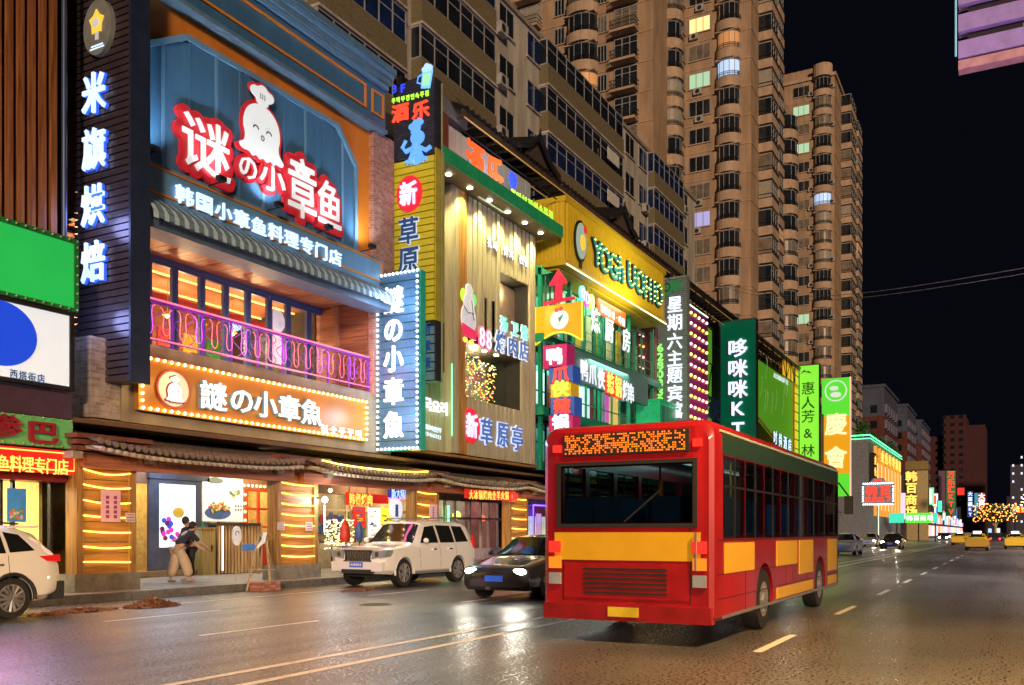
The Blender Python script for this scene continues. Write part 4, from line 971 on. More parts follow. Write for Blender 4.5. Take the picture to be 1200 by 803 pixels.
t = thing('box_sign', 'dark outlined latin lettering dotted with yellow green bulbs and a round chicken badge', 'sign', (43, 16.9, 14.5))
Fy = FY(16.94); dkt = M('dark teal letter', (.02,.2,.22), .4, es=.3, ec=(.02,.4,.4)); blkl = M('black letter edge', (.008,.01,.01), .5)
lx = [(698,297,'Y'),(707,305,'O'),(717,312,'G'),(726,316,'h'),(738,323,'U'),(748,331,'O'),(757,338,'H'),(764,342,'I'),(770,346,'O')]
yg = E('yellow green bulb', (.75,1,.12), 7)
SH = {'Y': [(-.4,.5),(-.2,.25),(0,0),(.2,.25),(.4,.5),(0,-.22),(0,-.48)], 'O': [(.42*math.sin(i*.698),.5*math.cos(i*.698)) for i in range(9)],
      'G': [(.4,.3),(.15,.5),(-.2,.48),(-.4,.2),(-.4,-.15),(-.2,-.45),(.15,-.48),(.4,-.25),(.4,0),(.12,0)],
      'h': [(-.32,.5),(-.32,.25),(-.32,0),(-.32,-.25),(-.32,-.5),(0,.1),(.28,-.05),(.32,-.28),(.32,-.5)],
      'U': [(-.38,.5),(-.38,.22),(-.38,-.05),(-.3,-.35),(0,-.5),(.3,-.35),(.38,-.05),(.38,.22),(.38,.5)],
      'H': [(-.35,.5),(-.35,.25),(-.35,0),(-.35,-.25),(-.35,-.5),(0,0),(.35,.5),(.35,.25),(.35,0),(.35,-.25),(.35,-.5)], 'I': [(0,.5),(0,.25),(0,0),(0,-.25),(0,-.5)]}
for px, py, ch in lx:
    a, b = Fy.p(px, py); w_ = 1.15 if ch != 'I' else .5; h_ = 1.25
    char(t, Fy, ch, a, b, h_*1.35, blkl, .03, .045, .05, w_*1.35, 'letter_backing'); char(t, Fy, ch, a, b, h_*1.35, dkt, .1, .02, .02, w_*1.35)
    for q in SH[ch]:
        bulbs(t, [Fy.w(a+q[0]*w_*.82, b+q[1]*h_*.82, .16)], yg, .033)
a, b = Fy.p(679, 283)
part('badge_edge', MB().disc(Fy, a, b, .62, .92, .0, .08, 30).fb(Fy, a-.05, a+.15, b-1.2, b-.8, 0, .07), blkl, t); part('badge', MB().disc(Fy, a, b, .52, .8, .08, .12, 30), E('pale green badge', (.45,.62,.5), .55), t)
part('badge_chick', MB().disc(Fy, a+.1, b-.05, .25, .35, .12, .15, 16), E('yellow chick shape', (.9,.6,.05), 1), t)
part('badge_comb', MB().disc(Fy, a+.35, b+.6, .16, .2, .12, .15, 10), E('red comb', (.7,.05,.03), .8), t)

t = thing('arched_sign', 'orange board with arched lower edge and a round white chicken disc', 'sign', (35.5, 16.9, 9.9))
Fe = FX(35.45); a0, a1 = Fe.a(628), Fe.a(683); bt = 11.2; bb = 9.55
pl = [(a0,bt),(a0,bb)] + [(a0+(a1-a0)*k/10, bb+.45*math.sin(math.pi*k/10)) for k in range(1,10)] + [(a1,bb),(a1,bt)]
part('board', MB().prism(Fe, pl, -.12, .04), E('orange lit board', (.85,.36,.01), .55, (.6,.3,.02)), t)
part('edge_tube', MB().tube([Fe.w(p_[0], p_[1], .06) for p_ in pl], .03, 5), E('lime neon letter', (.45,1,.06), 1.6), t)
am = (a0+a1)/2+.05; part('disc', MB().disc(Fe, am, 10.55, .42, .42, .04, .09, 26), whs, t)
part('comb', MB().disc(Fe, am-.12, 10.95, .1, .09, .04, .1, 10).disc(Fe, am+.08, 10.98, .1, .09, .04, .103, 10), redE, t); part('beak', MB().prism(Fe, [(am-.05,10.6),(am+.2,10.75),(am+.02,10.42)], .09, .12), dkt, t)
t = thing('arrow_sign', 'red arrow pointing up above the orange arched board', 'arrow sign', (35.6, 17.2, 11.2))
ac = (Fe.a(655)); bb = 11.35
part('arrow', MB().prism(Fe, [(ac-.7,bb-.12),(ac+.75,bb-.02),(ac+.75,bb+.1),(ac+.18,bb+.08),(ac+.18,bb+.7),(ac+.45,bb+.7),(ac,bb+1.35),(ac-.45,bb+.68),(ac-.16,bb+.68),(ac-.16,bb+.05),(ac-.7,bb)], .0, .08), E('crimson arrow', (.75,.01,.06), .7), t)
part('stem', MB().cyl((35.4, 17.3, 11.2), (35.5, 17.3, 11.4), .03, 6), darkm, t)
# cube stack
cubes = [('鸭', 636, 664, 404, 432, (.42,.02,.13), wht), ('爪', 643, 671, 429, 450, (.03,.09,.4), redE), ('侠', 645, 669, 446, 466, (.6,.38,.02), lime), ('辣', 645, 673, 465, 488, (.03,.07,.42), redE), ('锅', 643, 671, 486, 506, (.42,.02,.13), wht)]
lb = {'鸭': 'topmost', '爪': 'second', '侠': 'middle', '辣': 'fourth', '锅': 'lowest'}; nm = {'鸭': 'crimson', '爪': 'blue', '侠': 'yellow', '辣': 'blue', '锅': 'crimson'}
Fk = FX(35.3)
for ch, pa, pb, ya, yb, c_, em in cubes:
    a0, a1 = Fk.a(pa), Fk.a(pb); b1 = Fk.p((pa+pb)/2, ya)[1]; b0 = Fk.p((pa+pb)/2, yb)[1]
    t = thing('cube_sign', lb[ch] + ' of the five stacked cube signs, ' + nm[ch] + ' with one glowing character', 'sign', Fk.w(a0, b0), 'stacked cube signs on the stair corner')
    part('cube', MB().box(35.32, 36.1, -a0, -a1, b0+.03, b1), M('cube '+nm[ch], c_, .35, var=.1, es=.35, ec=c_), t)
    char(t, Fk, ch, (a0+a1)/2, (b0+b1)/2+.02, .72, em, .02, .035, .02, .8)
part('cube_pole', MB().cyl((35.9,17.4,4.5), (35.9,17.4,9.7), .07, 8), gr, bD)
# teal board
t = thing('wall_sign', 'teal board with a row of white and red character signs across the green restaurant', 'sign', (42, 17.3, 9))
Fv = FY(17.35)
fbox('board', M('grey teal board', (.12,.25,.24), .4, var=.15), t, Fv, 36.9, 47.4, 8.35, 9.8, -.2, .05)
for i, (ch, px) in enumerate(zip('鸭爪侠辣锅烤串', (682, 692, 702, 713, 722, 731, 737))):
    a, b = Fv.p(px, 438+(px-690)*.5)
    if i in (3, 4): fbox('letter_board', E('red letter board', (.9,.03,.02), .8), t, Fv, a-.62, a+.62, b-.55, b+.55, .05, .08)
    char(t, Fv, ch, a, b, 1.05, yelE if i in (3,4) else wl, .12, .012, .02, .88)
t = thing('window_lettering', 'three big white characters hanging before the upper green windows', 'sign', (44, 17.6, 11.4))
for ch, px, py in (('炼', 697, 376), ('厨', 713, 388), ('房', 733, 399)): a, b = Fv.p(px, py); char(t, Fv, ch, a, b, 1.25, wl, .05, .012, .02, 1.1)
t = thing('wall_sign', 'orange red strip sign with white characters beneath the yellow box', 'sign', (43, 17.5, 12.3))
Fv2 = FY(17.5); a0, b0 = Fv2.p(699, 357); a1, b1 = Fv2.p(731, 381)
fbox('board', E('orange red board', (.8,.12,.02), .5), t, Fv2, a0, a1, 12.0, 12.75, 0, .1); text_px(t, Fv2, '韩国炸鸡·啤酒', (703, 362), (728, 378), .42, wht, .12, .008, .01, w=.33)
for k, (px, py, c_, n_) in enumerate(((681,344,(.2,.8,.9),'turquoise'),(686,351,(.95,.1,.7),'magenta'),(692,354,(.95,.8,.05),'yellow'))):
    a, b = Fv2.p(px, py); t = thing('round_sign', n_+' round lit sign hanging in the row below the yellow box', 'sign', Fv2.w(a, b))
    part('disc', MB().disc(Fv2, a, b, .3, .36, 0, .1, 20), E(n_+' disc glow', c_, 1.2), t); part('inner_ring', MB().tube([Fv2.w(a+.17*math.cos(i*.63), b+.2*math.sin(i*.63), .11) for i in range(10)], .025, 4, True), wht, t)
    part('hanger', MB().cyl(Fv2.w(a, b+.36, .05), Fv2.w(a, 13.0, .05), .015, 4), darkm, t)
t = thing('wall_sign', 'lit board of white and red characters low above the arcade behind the bus', 'sign', (37, 17.3, 4.5))
Fv3 = FY(17.2); fbox('board', M('navy sign board', (.02,.05,.1), .4, es=.1), t, Fv3, 34.9, 39.8, 3.95, 4.8, 0, .15)
fbox('under_board', M('ochre strip', (.4,.25,.02), .4, es=.2), t, Fv3, 34.9, 39.8, 3.75, 3.93, 0, .13)
for i, ch in enumerate('鸭爪侠辣锅烤串'): char(t, Fv3, ch, 35.3+i*.68, 4.38, .62, redE if i in (3,4) else wht, .18, .03, .02, .62)

# ================================================================ hotel column, magenta wall, KT, billboards
bE = building('hotel_building', 'dark building behind the tall hotel blade sign and green billboards', 50.9, 95, 19.3, 27, 4.2, 17.0)
bE2 = building('shop_building', 'lower dark building carrying the golden blade sign', 95.2, 118, 18.9, 27, 4.2, 15.0)
part('red_wall', MB().box(50.85, 52.0, 18.0, 19.2, 4.2, 13.8), M('dark red wall', (.22,.01,.02), .5), bE)
X4 = 51.0; Fx = FX(X4)
t = thing('blade_sign', 'ribbed grey green hotel blade sign with white characters, green telephone number and arrow', 'sign', (X4, 17, 7.3))
part('box', MB().box(X4+.05, X4+.45, 16.25, 18.25, 7.3, 16.2), M('grey green sheet', (.2,.26,.26), .5), t)
slats(t, Fx, -18.25, -16.25, 7.32, 16.2, .118, M('grey green rib', (.2,.28,.28), .35, .3, var=.15), 'rib', -.05, .02, .7)
ws = E('white hotel letter', (.8,.88,1), 1.7)
for ch, py in zip('星期六主题宾馆', (357, 378, 400, 420, 440, 461, 481)): a, b = Fx.p(791, py); char(t, Fx, ch, a, b, 1.0, ws, .06, .012, .03, .95)
gE = E('green number letter', (.25,1,.15), 2.0)
for k, ch in enumerate('62803333'): a, b = Fx.p(774, 408+k*10.3); char(t, Fx, ch, a, b, .62, gE, .06, .025, .02, .75)
a, b = Fx.p(786, 486); part('arrow', MB().prism(Fx, [(a-.75,b-.06),(a+.4,b-.06),(a+.35,b-.2),(a+.75,b+.02),(a+.35,b+.22),(a+.4,b+.1),(a-.75,b+.1)], .03, .07), ws, t)
a, b = Fx.p(786, 338); part('green_blob', MB().disc(Fx, a-.35, b-.1, .42, .38, .03, .1, 20).disc(Fx, a+.25, b+.1, .45, .35, .03, .106, 20), M('green badge', (.03,.2,.08), .4, es=.3), t)
part('blob_line', MB().tube([Fx.w(a-.2+.2*math.cos(i*.7), b+.05+.22*math.sin(i*.7), .12) for i in range(9)], .03, 4, True), blkl, t)
part('hook', MB().tube([Fx.w(-18.2+.15*i, 16.2+.3*math.sin(i*.6), 0) for i in range(8)], .03, 4), darkm, t)
t = thing('bulb_column', 'narrow plum column studded with pink bulbs beside the hotel blade', 'light column', (50.6, 18, 5))
part('column', MB().box(50.5, 50.9, 18.0, 18.95, 4.4, 13.6), M('plum column', (.2,.06,.08), .5), t)
pinkb = E('pink white bulb', (1,.5,.45), 6)
for k in range(14): bulbs(t, [(50.46, 18.2, 4.9+k*.62), (50.46, 18.7, 4.8+k*.62)], pinkb if k % 3 else E('orange bulb', (1,.45,.05), 6), .07)
t = thing('dotted_wall', 'magenta wall panel with rows of coloured bulbs along the hotel side', 'wall panel', (53, 16.4, 7.5))
part('panel', MB().box(51.5, 55.2, 16.3, 16.5, 7.2, 14.6), M('magenta panel', (.3,.02,.16), .45, var=.15, es=.12, ec=(.5,.02,.3)), t)
cb_ = [pinkb, E('orange bulb', (1,.45,.05), 6), E('yellow bulb', (1,.8,.1), 6), pinkb]
for r_ in range(12):
    for k in range(5): bulbs(t, [(51.75+k*.78, 16.27, 7.6+r_*.6)], cb_[(r_*2+k//2) % 4], .085)
part('neon_edge', MB().tube([(51.5,16.28,14.62),(55.2,16.28,14.62)], .03, 5), E('rainbow edge green', (.5,1,.6), 3), t)

def truss(par, x0, x1, y, z0, z1, n, r=.05, mat=darkm, name='truss'):
    m = MB(); m.cyl((x0,y,z0),(x1,y,z0),r,5); m.cyl((x0,y,z1),(x1,y,z1),r,5)
    for k in range(n+1):
        xx = x0+(x1-x0)*k/n; m.cyl((xx,y,z0),(xx,y,z1),r*.8,4)
        if k < n: xn = x0+(x1-x0)*(k+1)/n; m.cyl((xx,y,z0 if k%2 else z1),(xn,y,z1 if k%2 else z0),r*.7,4)
    return part(name, m, mat, par)
truss(bE, 51.5, 59.5, 17.4, 14.9, 16.9, 5); truss(bE, 66.6, 86.5, 17.4, 15.1, 16.9, 11); truss(bE, 51.5, 92, 18.9, 14.9, 17.0, 22)
truss(bE, 55.5, 59.4, 17.25, 8.6, 12.5, 2)
greenB = M('lime billboard print', (.16,.42,.03), .45, var=.12, scale=.35, es=.42, ec=(.22,.75,.03))
t = thing('billboard', 'lime green billboard between the hotel wall and the green KT blade', 'billboard', (61, 17.3, 8))
part('board', MB().prism(FY(17.5), [(55.6,8.4),(59.8,7.8),(59.8,14.8),(55.6,15.2)], 0, .12), greenB, t)
part('frame', MB().cyl((55.6,17.3,8.3),(59.8,17.3,7.7),.07,5).cyl((55.6,17.3,15.3),(59.8,17.3,14.9),.05,5), darkm, t)
text_px(t, FY(17.36), '酒吧', (833, 478), (840, 481), 1.6, M('navy print', (.02,.05,.2), .4), .04, .03, .02, w=1.6)
X5 = 65.9; Fx = FX(X5)
t = thing('blade_sign', 'green blade sign with three glossy white characters above the letters KT', 'sign', (X5, 17, 8))
part('box', MB().box(X5+.04, X5+.5, 16.0, 18.5, 8.05, 16.7), M('green sign face', (.01,.26,.13), .4, var=.06, es=.18, ec=(0,.5,.2)), t)
part('frame', MB().box(X5-.04, X5+.52, 15.93, 16.0, 7.95, 16.75).box(X5-.04, X5+.52, 18.5, 18.57, 7.95, 16.75).box(X5-.04, X5+.52, 16.0, 18.5, 16.7, 16.78), alum, t)
for ch, py in zip('哆咪咪KT', (408, 432, 456, 479, 503)):
    a, b = Fx.p(865, py); s_ = 1.35
    char(t, Fx, ch, a-.12, b-.02, s_, M('magenta letter side', (.3,.02,.25), .4), .02, .03, .03, s_*1.1, 'letter_side'); char(t, Fx, ch, a, b, s_, ws, .07, .022, .03, s_*1.1)
t = thing('billboard', 'large lime green billboard with white leaf scrollwork right of the KT blade', 'billboard', (78, 17.3, 9))
Fb2 = FY(17.4)
part('board', MB().prism(Fb2, [(71,10.5),(84.8,7.9),(84.8,14.9),(71,14.9)], 0, .15), greenB, t)
part('frame', MB().cyl((70,17.2,10.7),(84.9,17.2,7.8),.09,5).cyl((84.85,17.2,7.5),(84.85,17.2,15),.1,6), M('orange brown edge', (.4,.15,.02), .5, es=.3), t)
text_px(t, Fb2, 'ACCORDCOFFEE', (905, 440), (921, 449), .55, wl, .17, .01, .01, w=.55)
text_px(t, Fb2, '时尚酒店', (905, 513), (922, 522), 1.2, M('navy print', (.02,.05,.2), .4), .2, .05, .03, w=1.3); text_px(t, Fb2, '时尚酒店', (905, 513), (922, 522), 1.2, bluewht, .26, .01, .01, w=1.3)
sc = MB(); rnd = random.Random(4)
for k in range(9):
    ax, bz = rnd.uniform(72, 83), rnd.uniform(10.8, 14)
    sc.tube([Fb2.w(ax+.9*math.sin(i*.35)*i/9, bz+.22*i, .17) for i in range(9)], .035, 4)
part('scrollwork', sc, M('pale green print', (.45,.7,.25), .5, es=.35), t)
t = thing('billboard', 'yellow panel with black ladder framework left of the light green blade sign', 'billboard', (88, 17.3, 8))
part('board', MB().box(85.1, 92.4, 18.0, 18.3, 7.0, 17.6), E('yellow orange lit panel', (.95,.5,.01), .75), t)
ld = MB(); ld.cyl((87.0,17.6,7.2),(87.0,17.6,16.6),.06,5).cyl((89.4,17.6,7.2),(89.4,17.6,16.6),.06,5)
for k in range(11): ld.cyl((87.0,17.6,7.6+k*.85),(89.4,17.6,7.6+k*.85),.05,4)
part('ladder', ld, darkm, t); part('print_line', MB().cyl((85.1,17.95,15.6),(92.4,17.95,15.2),.05,4), goods[0], t)
X6 = 90.6; Fx = FX(X6); lg = E('light green acrylic', (.22,.85,.05), .95)
t = thing('blade_sign', 'light green backlit blade sign with thin dark characters', 'sign', (X6, 17, 6))
part('box', MB().box(X6+.02, X6+.5, 16.02, 18.0, 5.6, 17.4), lg, t); part('frame', MB().box(X6-.02, X6+.52, 15.95, 16.02, 5.5, 17.5).box(X6-.02, X6+.52, 18.0, 18.07, 5.5, 17.5).box(X6-.02, X6+.52, 16.02, 18.0, 17.4, 17.5), darkm, t)
dg = M('dark green print', (.01,.08,.02), .5)
for ch, py in zip('惠人芳&林', (455, 472, 488, 508, 528)): a, b = Fx.p(947, py); char(t, Fx, ch, a, b, 1.3, dg, .03, .005, .01, 1.3)
a, b = Fx.p(944, 436); part('mountain_mark', MB().prism(Fx, [(a-.5,b-.2),(a-.1,b+.2),(a+.1,b),(a+.25,b+.1),(a+.6,b-.2),(a+.2,b-.08),(a-.1,b+.02)], .02, .05), dg, t)
X7 = 110.0; Fx = FX(X7)
t = thing('blade_sign', 'golden blade sign with green ends, a white ring badge and two pale characters', 'sign', (X7, 17.5, 6))
a0, a1 = Fx.a(963), Fx.a(996)
gE1 = E('green lit end', (.1,.75,.04), .9); gE2 = E('golden lit face', (.85,.4,.01), .75)
part('top_panel', MB().box(X7, X7+.5, -a0, -a1, 14.8, 19.1), gE1, t); part('middle_panel', MB().box(X7, X7+.5, -a0, -a1, 8.2, 14.78), gE2, t); part('lower_panel', MB().box(X7, X7+.5, -a0, -a1, 5.6, 8.18), gE1, t)
part('edge', MB().box(X7-.03, X7+.52, -a1-.08, -a1, 5.6, 19.15), E('pinkish edge tube', (1,.5,.4), 1.2), t)
am = (a0+a1)/2; a, b = Fx.p(981, 458)
part('ring', MB().tube([Fx.w(am+1.15*math.cos(i*math.pi/14), b+1.15*math.sin(i*math.pi/14), .06) for i in range(28)], .07, 4, True), whs, t)
part('ring_motif', MB().disc(Fx, am, b-.45, .6, .3, .02, .08, 14).disc(Fx, am-.2, b+.3, .5, .25, .02, .085, 14), whs, t)
crm = E('cream lit letter', (1,.85,.45), 1.3)
for ch, py in (('慶', 497), ('會', 536)): char(t, Fx, ch, am, Fx.p(981, py)[1], 2.6, crm, .06, .02, .03, 2.5)

# ================================================================ tiled roof line above the podium
tilem = M('black glazed roof tile', (.014,.013,.014), .4, var=.4, scale=6)
def tiled_roof(t, x0, x1, ya, za, yb, zb, pitch, r, mat=tilem, ends=None, sag=0, slope=0, name='roof_tiles', n=5, joined=True):
    """rows of half round tiles running down the slope from (yb, zb) to the eave (ya, za)"""
    m = MB(); e = MB(); N = int((x1-x0)/pitch)
    L = math.hypot(yb-ya, zb-za); ny, nz = -(zb-za)/L, (yb-ya)/L
    seg = max(4, int(L/.22))
    for k in range(N+1):
        x = x0+(x1-x0)*(k+.5)/(N+1); lift = sag*(abs((k+.5)/(N+1)-.5)*2)**3
        z0 = za+lift
        for s_ in range(seg):
            u0, u1 = s_/seg, (s_+1)/seg
            pa = (x, ya+(yb-ya)*u0, z0+(zb-z0)*u0); pb = (x, ya+(yb-ya)*u1, z0+(zb-z0)*u1)
            ring = []
            for p_, rr in ((pa, r*1.08), (pb, r*.92)):
                ring.append([(p_[0]+rr*math.cos(math.pi*i/4), p_[1]+ny*rr*math.sin(math.pi*i/4), p_[2]+nz*rr*math.sin(math.pi*i/4)) for i in range(5)])
            m.add(ring[0]+ring[1], [(i, i+1, 5+i+1, 5+i) for i in range(4)] + [(4,3,2,1,0)])
        e.tube([(x, ya-.03, z0+r*.3), (x, ya, z0+r*.3)], r*1.15, 8)
    m.add([(x0,ya,za-.01),(x1,ya,za-.01),(x1,yb,zb-.01),(x0,yb,zb-.01)], [(0,1,2,3)])
    part(name, m, mat, t, kind='stuff'); part('tile_ends', e, ends or mat, t, kind='stuff')
tr = thing('tiled_roof', 'long black tiled roof running above the signs with thin golden lines', 'roof', (60, 18, 17))
tiled_roof(tr, 29, 94, 17.7, 17.15, 20.6, 18.7, .42, .1)
part('ridge', MB().box(29, 94, 20.5, 20.75, 18.65, 19.0), tilem, tr)
part('eave_board', MB().box(29, 94, 17.75, 17.85, 16.85, 17.12), M('dark brown eave', (.06,.035,.02), .6), tr)
part('gold_line', MB().cyl((29,17.7,16.8),(94,17.7,16.8),.03,4).cyl((29,18.3,16.5),(94,18.3,16.5),.025,4), M('dull gold line', (.5,.28,.06), .4, es=.35, ec=(1,.55,.1)), tr)
rf = MB(); n_ = 0
for k in range(75): rf.box(29.4+k*.86, 29.5+k*.86, 17.75, 20.5, 17.0, 17.08)
part('rafters', rf, M('dark brown eave', (.06,.035,.02), .6), tr, kind='stuff')
for xg in (34.8, 44.5):
    gb = MB(); pts = [(-1.9,-.3),(-1.0,.1),(-.4,.65),(0,1.05),(.4,.65),(1.0,.1),(1.9,-.3)]
    fg = FY(17.5)
    for (x0_,z0_),(x1_,z1_) in zip(pts, pts[1:]): gb.tube([(xg+x0_,17.5,17.4+z0_*.8),(xg+x1_,17.5,17.4+z1_*.8)], .1, 6); gb.add([(xg+x0_,17.5,17.4+z0_*.8),(xg+x1_,17.5,17.4+z1_*.8),(xg+x1_,19.8,17.8+z1_*.8),(xg+x0_,19.8,17.8+z0_*.8)], [(0,3,2,1)])
    part('curved_gable', gb, tilem, tr)
    part('gable_panel', MB().prism(FY(17.7), [(xg-1.1,17.2),(xg+1.1,17.2),(xg,17.95)], 0, .05), M('dark gable board', (.05,.03,.02), .7), tr)
    part('finial', MB().tube([(xg,17.5,18.2),(xg,17.5,18.45),(xg+.1,17.5,18.6)], [.08,.05,.02], 5), tilem, tr)
# ================================================================ ARCADE: pillars, low tiled eaves, shop fronts
pw = [WOOD('honey pillar plank', (.22,.1,.02), (.42,.22,.06), 'X', .5, 12), WOOD('honey post', (.2,.09,.02), (.42,.24,.07), 'Z', .5, 12)]
stone = M('grey plinth stone', (.2,.19,.18), .7, var=.3, scale=5, bump=.4, bscale=20)
rope = E('amber rope light', (1,.5,.06), 7)
def pillar(x0, x1, label, sags, left_posts=True):
    t = thing('arcade_pillar', label, 'pillar', ((x0+x1)/2, 18.1, .18), 'timber pillars wound with rope lights')
    yf = 17.95
    part('plinth', MB().box(x0-.08, x1+.08, yf-.08, yf+.45, .15, .58), stone, t)
    n = 11; h = (3.15-.58)/n
    for k in range(n): part('plank', MB().box(x0+.17, x1-.17, yf+.03-.008*(k%2), yf+.3, .58+k*h, .58+(k+1)*h-.012), pw[0], t)
    for xa in (x0, x1-.17): part('post', MB().box(xa, xa+.17, yf-.04, yf+.34, .581, 3.15), pw[1], t)
    part('post', MB().box(x1-.17, x1+.02, yf+.1, yf+.0, .582, 3.1), pw[1], t) if False else None
    for i, s_ in enumerate(sags):
        z = .85+i*(2.9-.85)/(len(sags)-1)
        pts = [(x0+.15+(x1-x0-.3)*k/10, yf-.03, z+.1*(1-k/10)*0-s_*math.sin(math.pi*k/10)-.04*k/10) for k in range(11)]
        part('rope_light', MB().tube(pts, .017, 5), rope, t)
    part('rope_light', MB().tube([(x0+.16,yf-.03,.75),(x0+.15,yf-.03,2.95)], .01, 4), M('clear rope', (.6,.45,.3), .3, es=.6, ec=(1,.6,.2)), t)
    # stacked bracket arms and lanterns under the eave
    for k in range(4): part('bracket_arm', MB().box(x0-.05-.06*k, x1+.05+.06*k, yf-.1-.08*k, yf+.2, 3.16+.13*k, 3.26+.13*k), M('dark red brown bracket', (.15,.05,.03), .5, var=.3), t)
    for xa in (x0-.2, x1+.2): part('bracket_block', MB().box(xa-.12, xa+.12, yf-.35, yf+.1, 3.1, 3.25), M('weathered bracket block', (.3,.25,.2), .6), t)
    for k in range(3): lamp('POINT', (x0+(x1-x0)*.5, yf-.35, 1.0+k*.8), 2.2, (1,.55,.12), .4, name='rope_glow', parent=t)
    return t
pillar(13.15, 14.7, 'rope lit timber pillar with a pink notice, nearest the white crossover', [.0,.03,.02,.02,.05,.05,.08])
pillar(19.4, 21.1, 'rope lit timber pillar beside the wooden trestle', [.03]*8)
pillar(26.1, 27.6, 'rope lit timber pillar behind the roof of the parked white off-roader', [.03]*6)
pillar(32.9, 34.5, 'rope lit timber pillar between the red lit and the blue lit shop', [.02]*6)
pillar(39.6, 41.2, 'rope lit timber pillar right of the blue neon doorway', [.02]*6)
pillar(46.0, 47.6, 'timber pillar of the arcade behind the red bus', [.02]*6)
Fp = FY(17.9)
def notice(fr, px0, px1, py0, py1, col, label, lines=3, vert=False):
    a0, b1 = fr.p(px0, py0); a1, b0 = fr.p(px1, py1)
    t = thing('notice', label, 'notice', fr.w(a0, b0)); fbox('sheet', M('notice '+label[:9], col, .6, var=.08), t, fr, a0, a1, b0, b1, 0, .015)
    mb = MB()
    for k in range(lines):
        if vert:
            aa = a0+(a1-a0)*(k+.6)/(lines+.5)
            for j in range(5): mb.fb(fr, aa, aa+(a1-a0)*.16, b0+(b1-b0)*(.12+j*.15), b0+(b1-b0)*(.22+j*.15), .016, .02)
        else: bb = b0+(b1-b0)*(k+.6)/(lines+.5); mb.fb(fr, a0+.03, a1-.03, bb, bb+(b1-b0)*.08, .016, .02)
    part('print', mb, M('violet print', (.25,.02,.15), .5), t, kind='stuff'); return t
notice(Fp, 118, 141, 574, 612, (.62,.38,.5), 'pink paper notice with upright print on the nearest rope lit pillar', 2, True)
notice(Fp, 147, 158, 601, 612, (.6,.5,.55), 'small pale notice on the right post of the nearest pillar')
notice(Fp, 325, 333, 612, 621, (.65,.6,.7), 'small white notice on the left post of the trestle side pillar')
notice(Fp, 358, 366, 612, 622, (.6,.62,.6), 'small white notice on the planks of the trestle side pillar')
notice(Fp, 503, 512, 591, 610, (.65,.5,.7), 'lilac upright notice on the pillar behind the white off-roader', 1, True)

eend = M('pale rafter end', (.42,.38,.33), .6, var=.3)
def eave(x0, x1, label, lit=None, ends=None):
    t = thing('tiled_eave', label, 'eave', ((x0+x1)/2, 17.6, 3.2), 'low tiled eaves along the arcade')
    tiled_roof(t, x0, x1, 17.35, 3.32, 19.7, 4.0, .2, .062, M('brown black tile', (.1,.075,.065), .4, var=.35, scale=8), M('tile end disc', (.2,.15,.12), .5), .16)
    rf = MB()
    for k in range(int((x1-x0)/.2)):
        xx = x0+.1+k*.2; lift = .16*(abs((k+.5)/((x1-x0)/.2)-.5)*2)**3
        rf.tube([(xx,17.24,3.17+lift),(xx,18.2,3.27+lift)], .05, 6)
    part('rafter_ends', rf, ends or eend, t, kind='stuff')
    part('eave_beam', MB().box(x0, x1, 17.75, 17.95, 2.92, 3.2), WOOD('red brown lintel', (.2,.06,.03), (.38,.14,.08), 'X'), t)
    part('ridge_cap', MB().tube([(x0,19.72,4.0),(x1,19.72,4.0)], .09, 8), tilem, t)
    if lit:
        part('light_strip', MB().tube([(lit[0]+(lit[1]-lit[0])*k/8, 17.5, 3.46+.1*(abs(k/8-.5)*2)**3+.02) for k in range(9)], .02, 5), E('yellow roof strip', (1,.7,.08), 7), t)
        for k in range(4): lamp('POINT', (lit[0]+(lit[1]-lit[0])*(k+.5)/4, 17.55, 3.75), 7, (1,.72,.1), .15, name='strip_glow', parent=t)
    return t
eave(13.2, 19.9, 'dark tiled eave under the golden octopus sign'); eave(20.3, 26.6, 'tiled eave glowing yellow above the parked white off-roader', (20.8, 26.3))
eave(26.9, 33.4, 'tiled eave with red lit underside above the red LED sign'); eave(33.7, 40.2, 'dim tiled eave over the blue neon doorway'); eave(40.5, 47, 'dark tiled eave behind the rear of the red bus'); eave(47.3, 60, 'tiled eave hidden mostly by the red bus')
# arcade ceiling
arc = thing('arcade_ceiling', 'dark ceiling and back wall of the covered arcade behind the pillars', 'arcade', (30, 19, 3))
part('ceiling', MB().box(13.2, 118, 18.0, 26, 3.92, 4.02), M('brown arcade ceiling', (.12,.07,.04), .7), arc)
part('back_wall', MB().box(13.2, 118, 26, 26.2, 0, 4.2), dkwall, arc)

FS = FY(22.4)
def sx(px): return FS.a(px)
def front(label, x0, x1, wallm, lightE, framem=darkm, base=.17):
    t = thing('street_shop', label, 'shop front', ((x0+x1)/2, 22.4, .17)); room(t, x0, x1, 22.6, 25.6, 3.3, wallm, lightE)
    part('header', MB().box(x0-.3, x1+.3, 22.35, 22.6, 2.95, 3.9), M('brown header board', (.2,.1,.06), .6, var=.3), t); return t
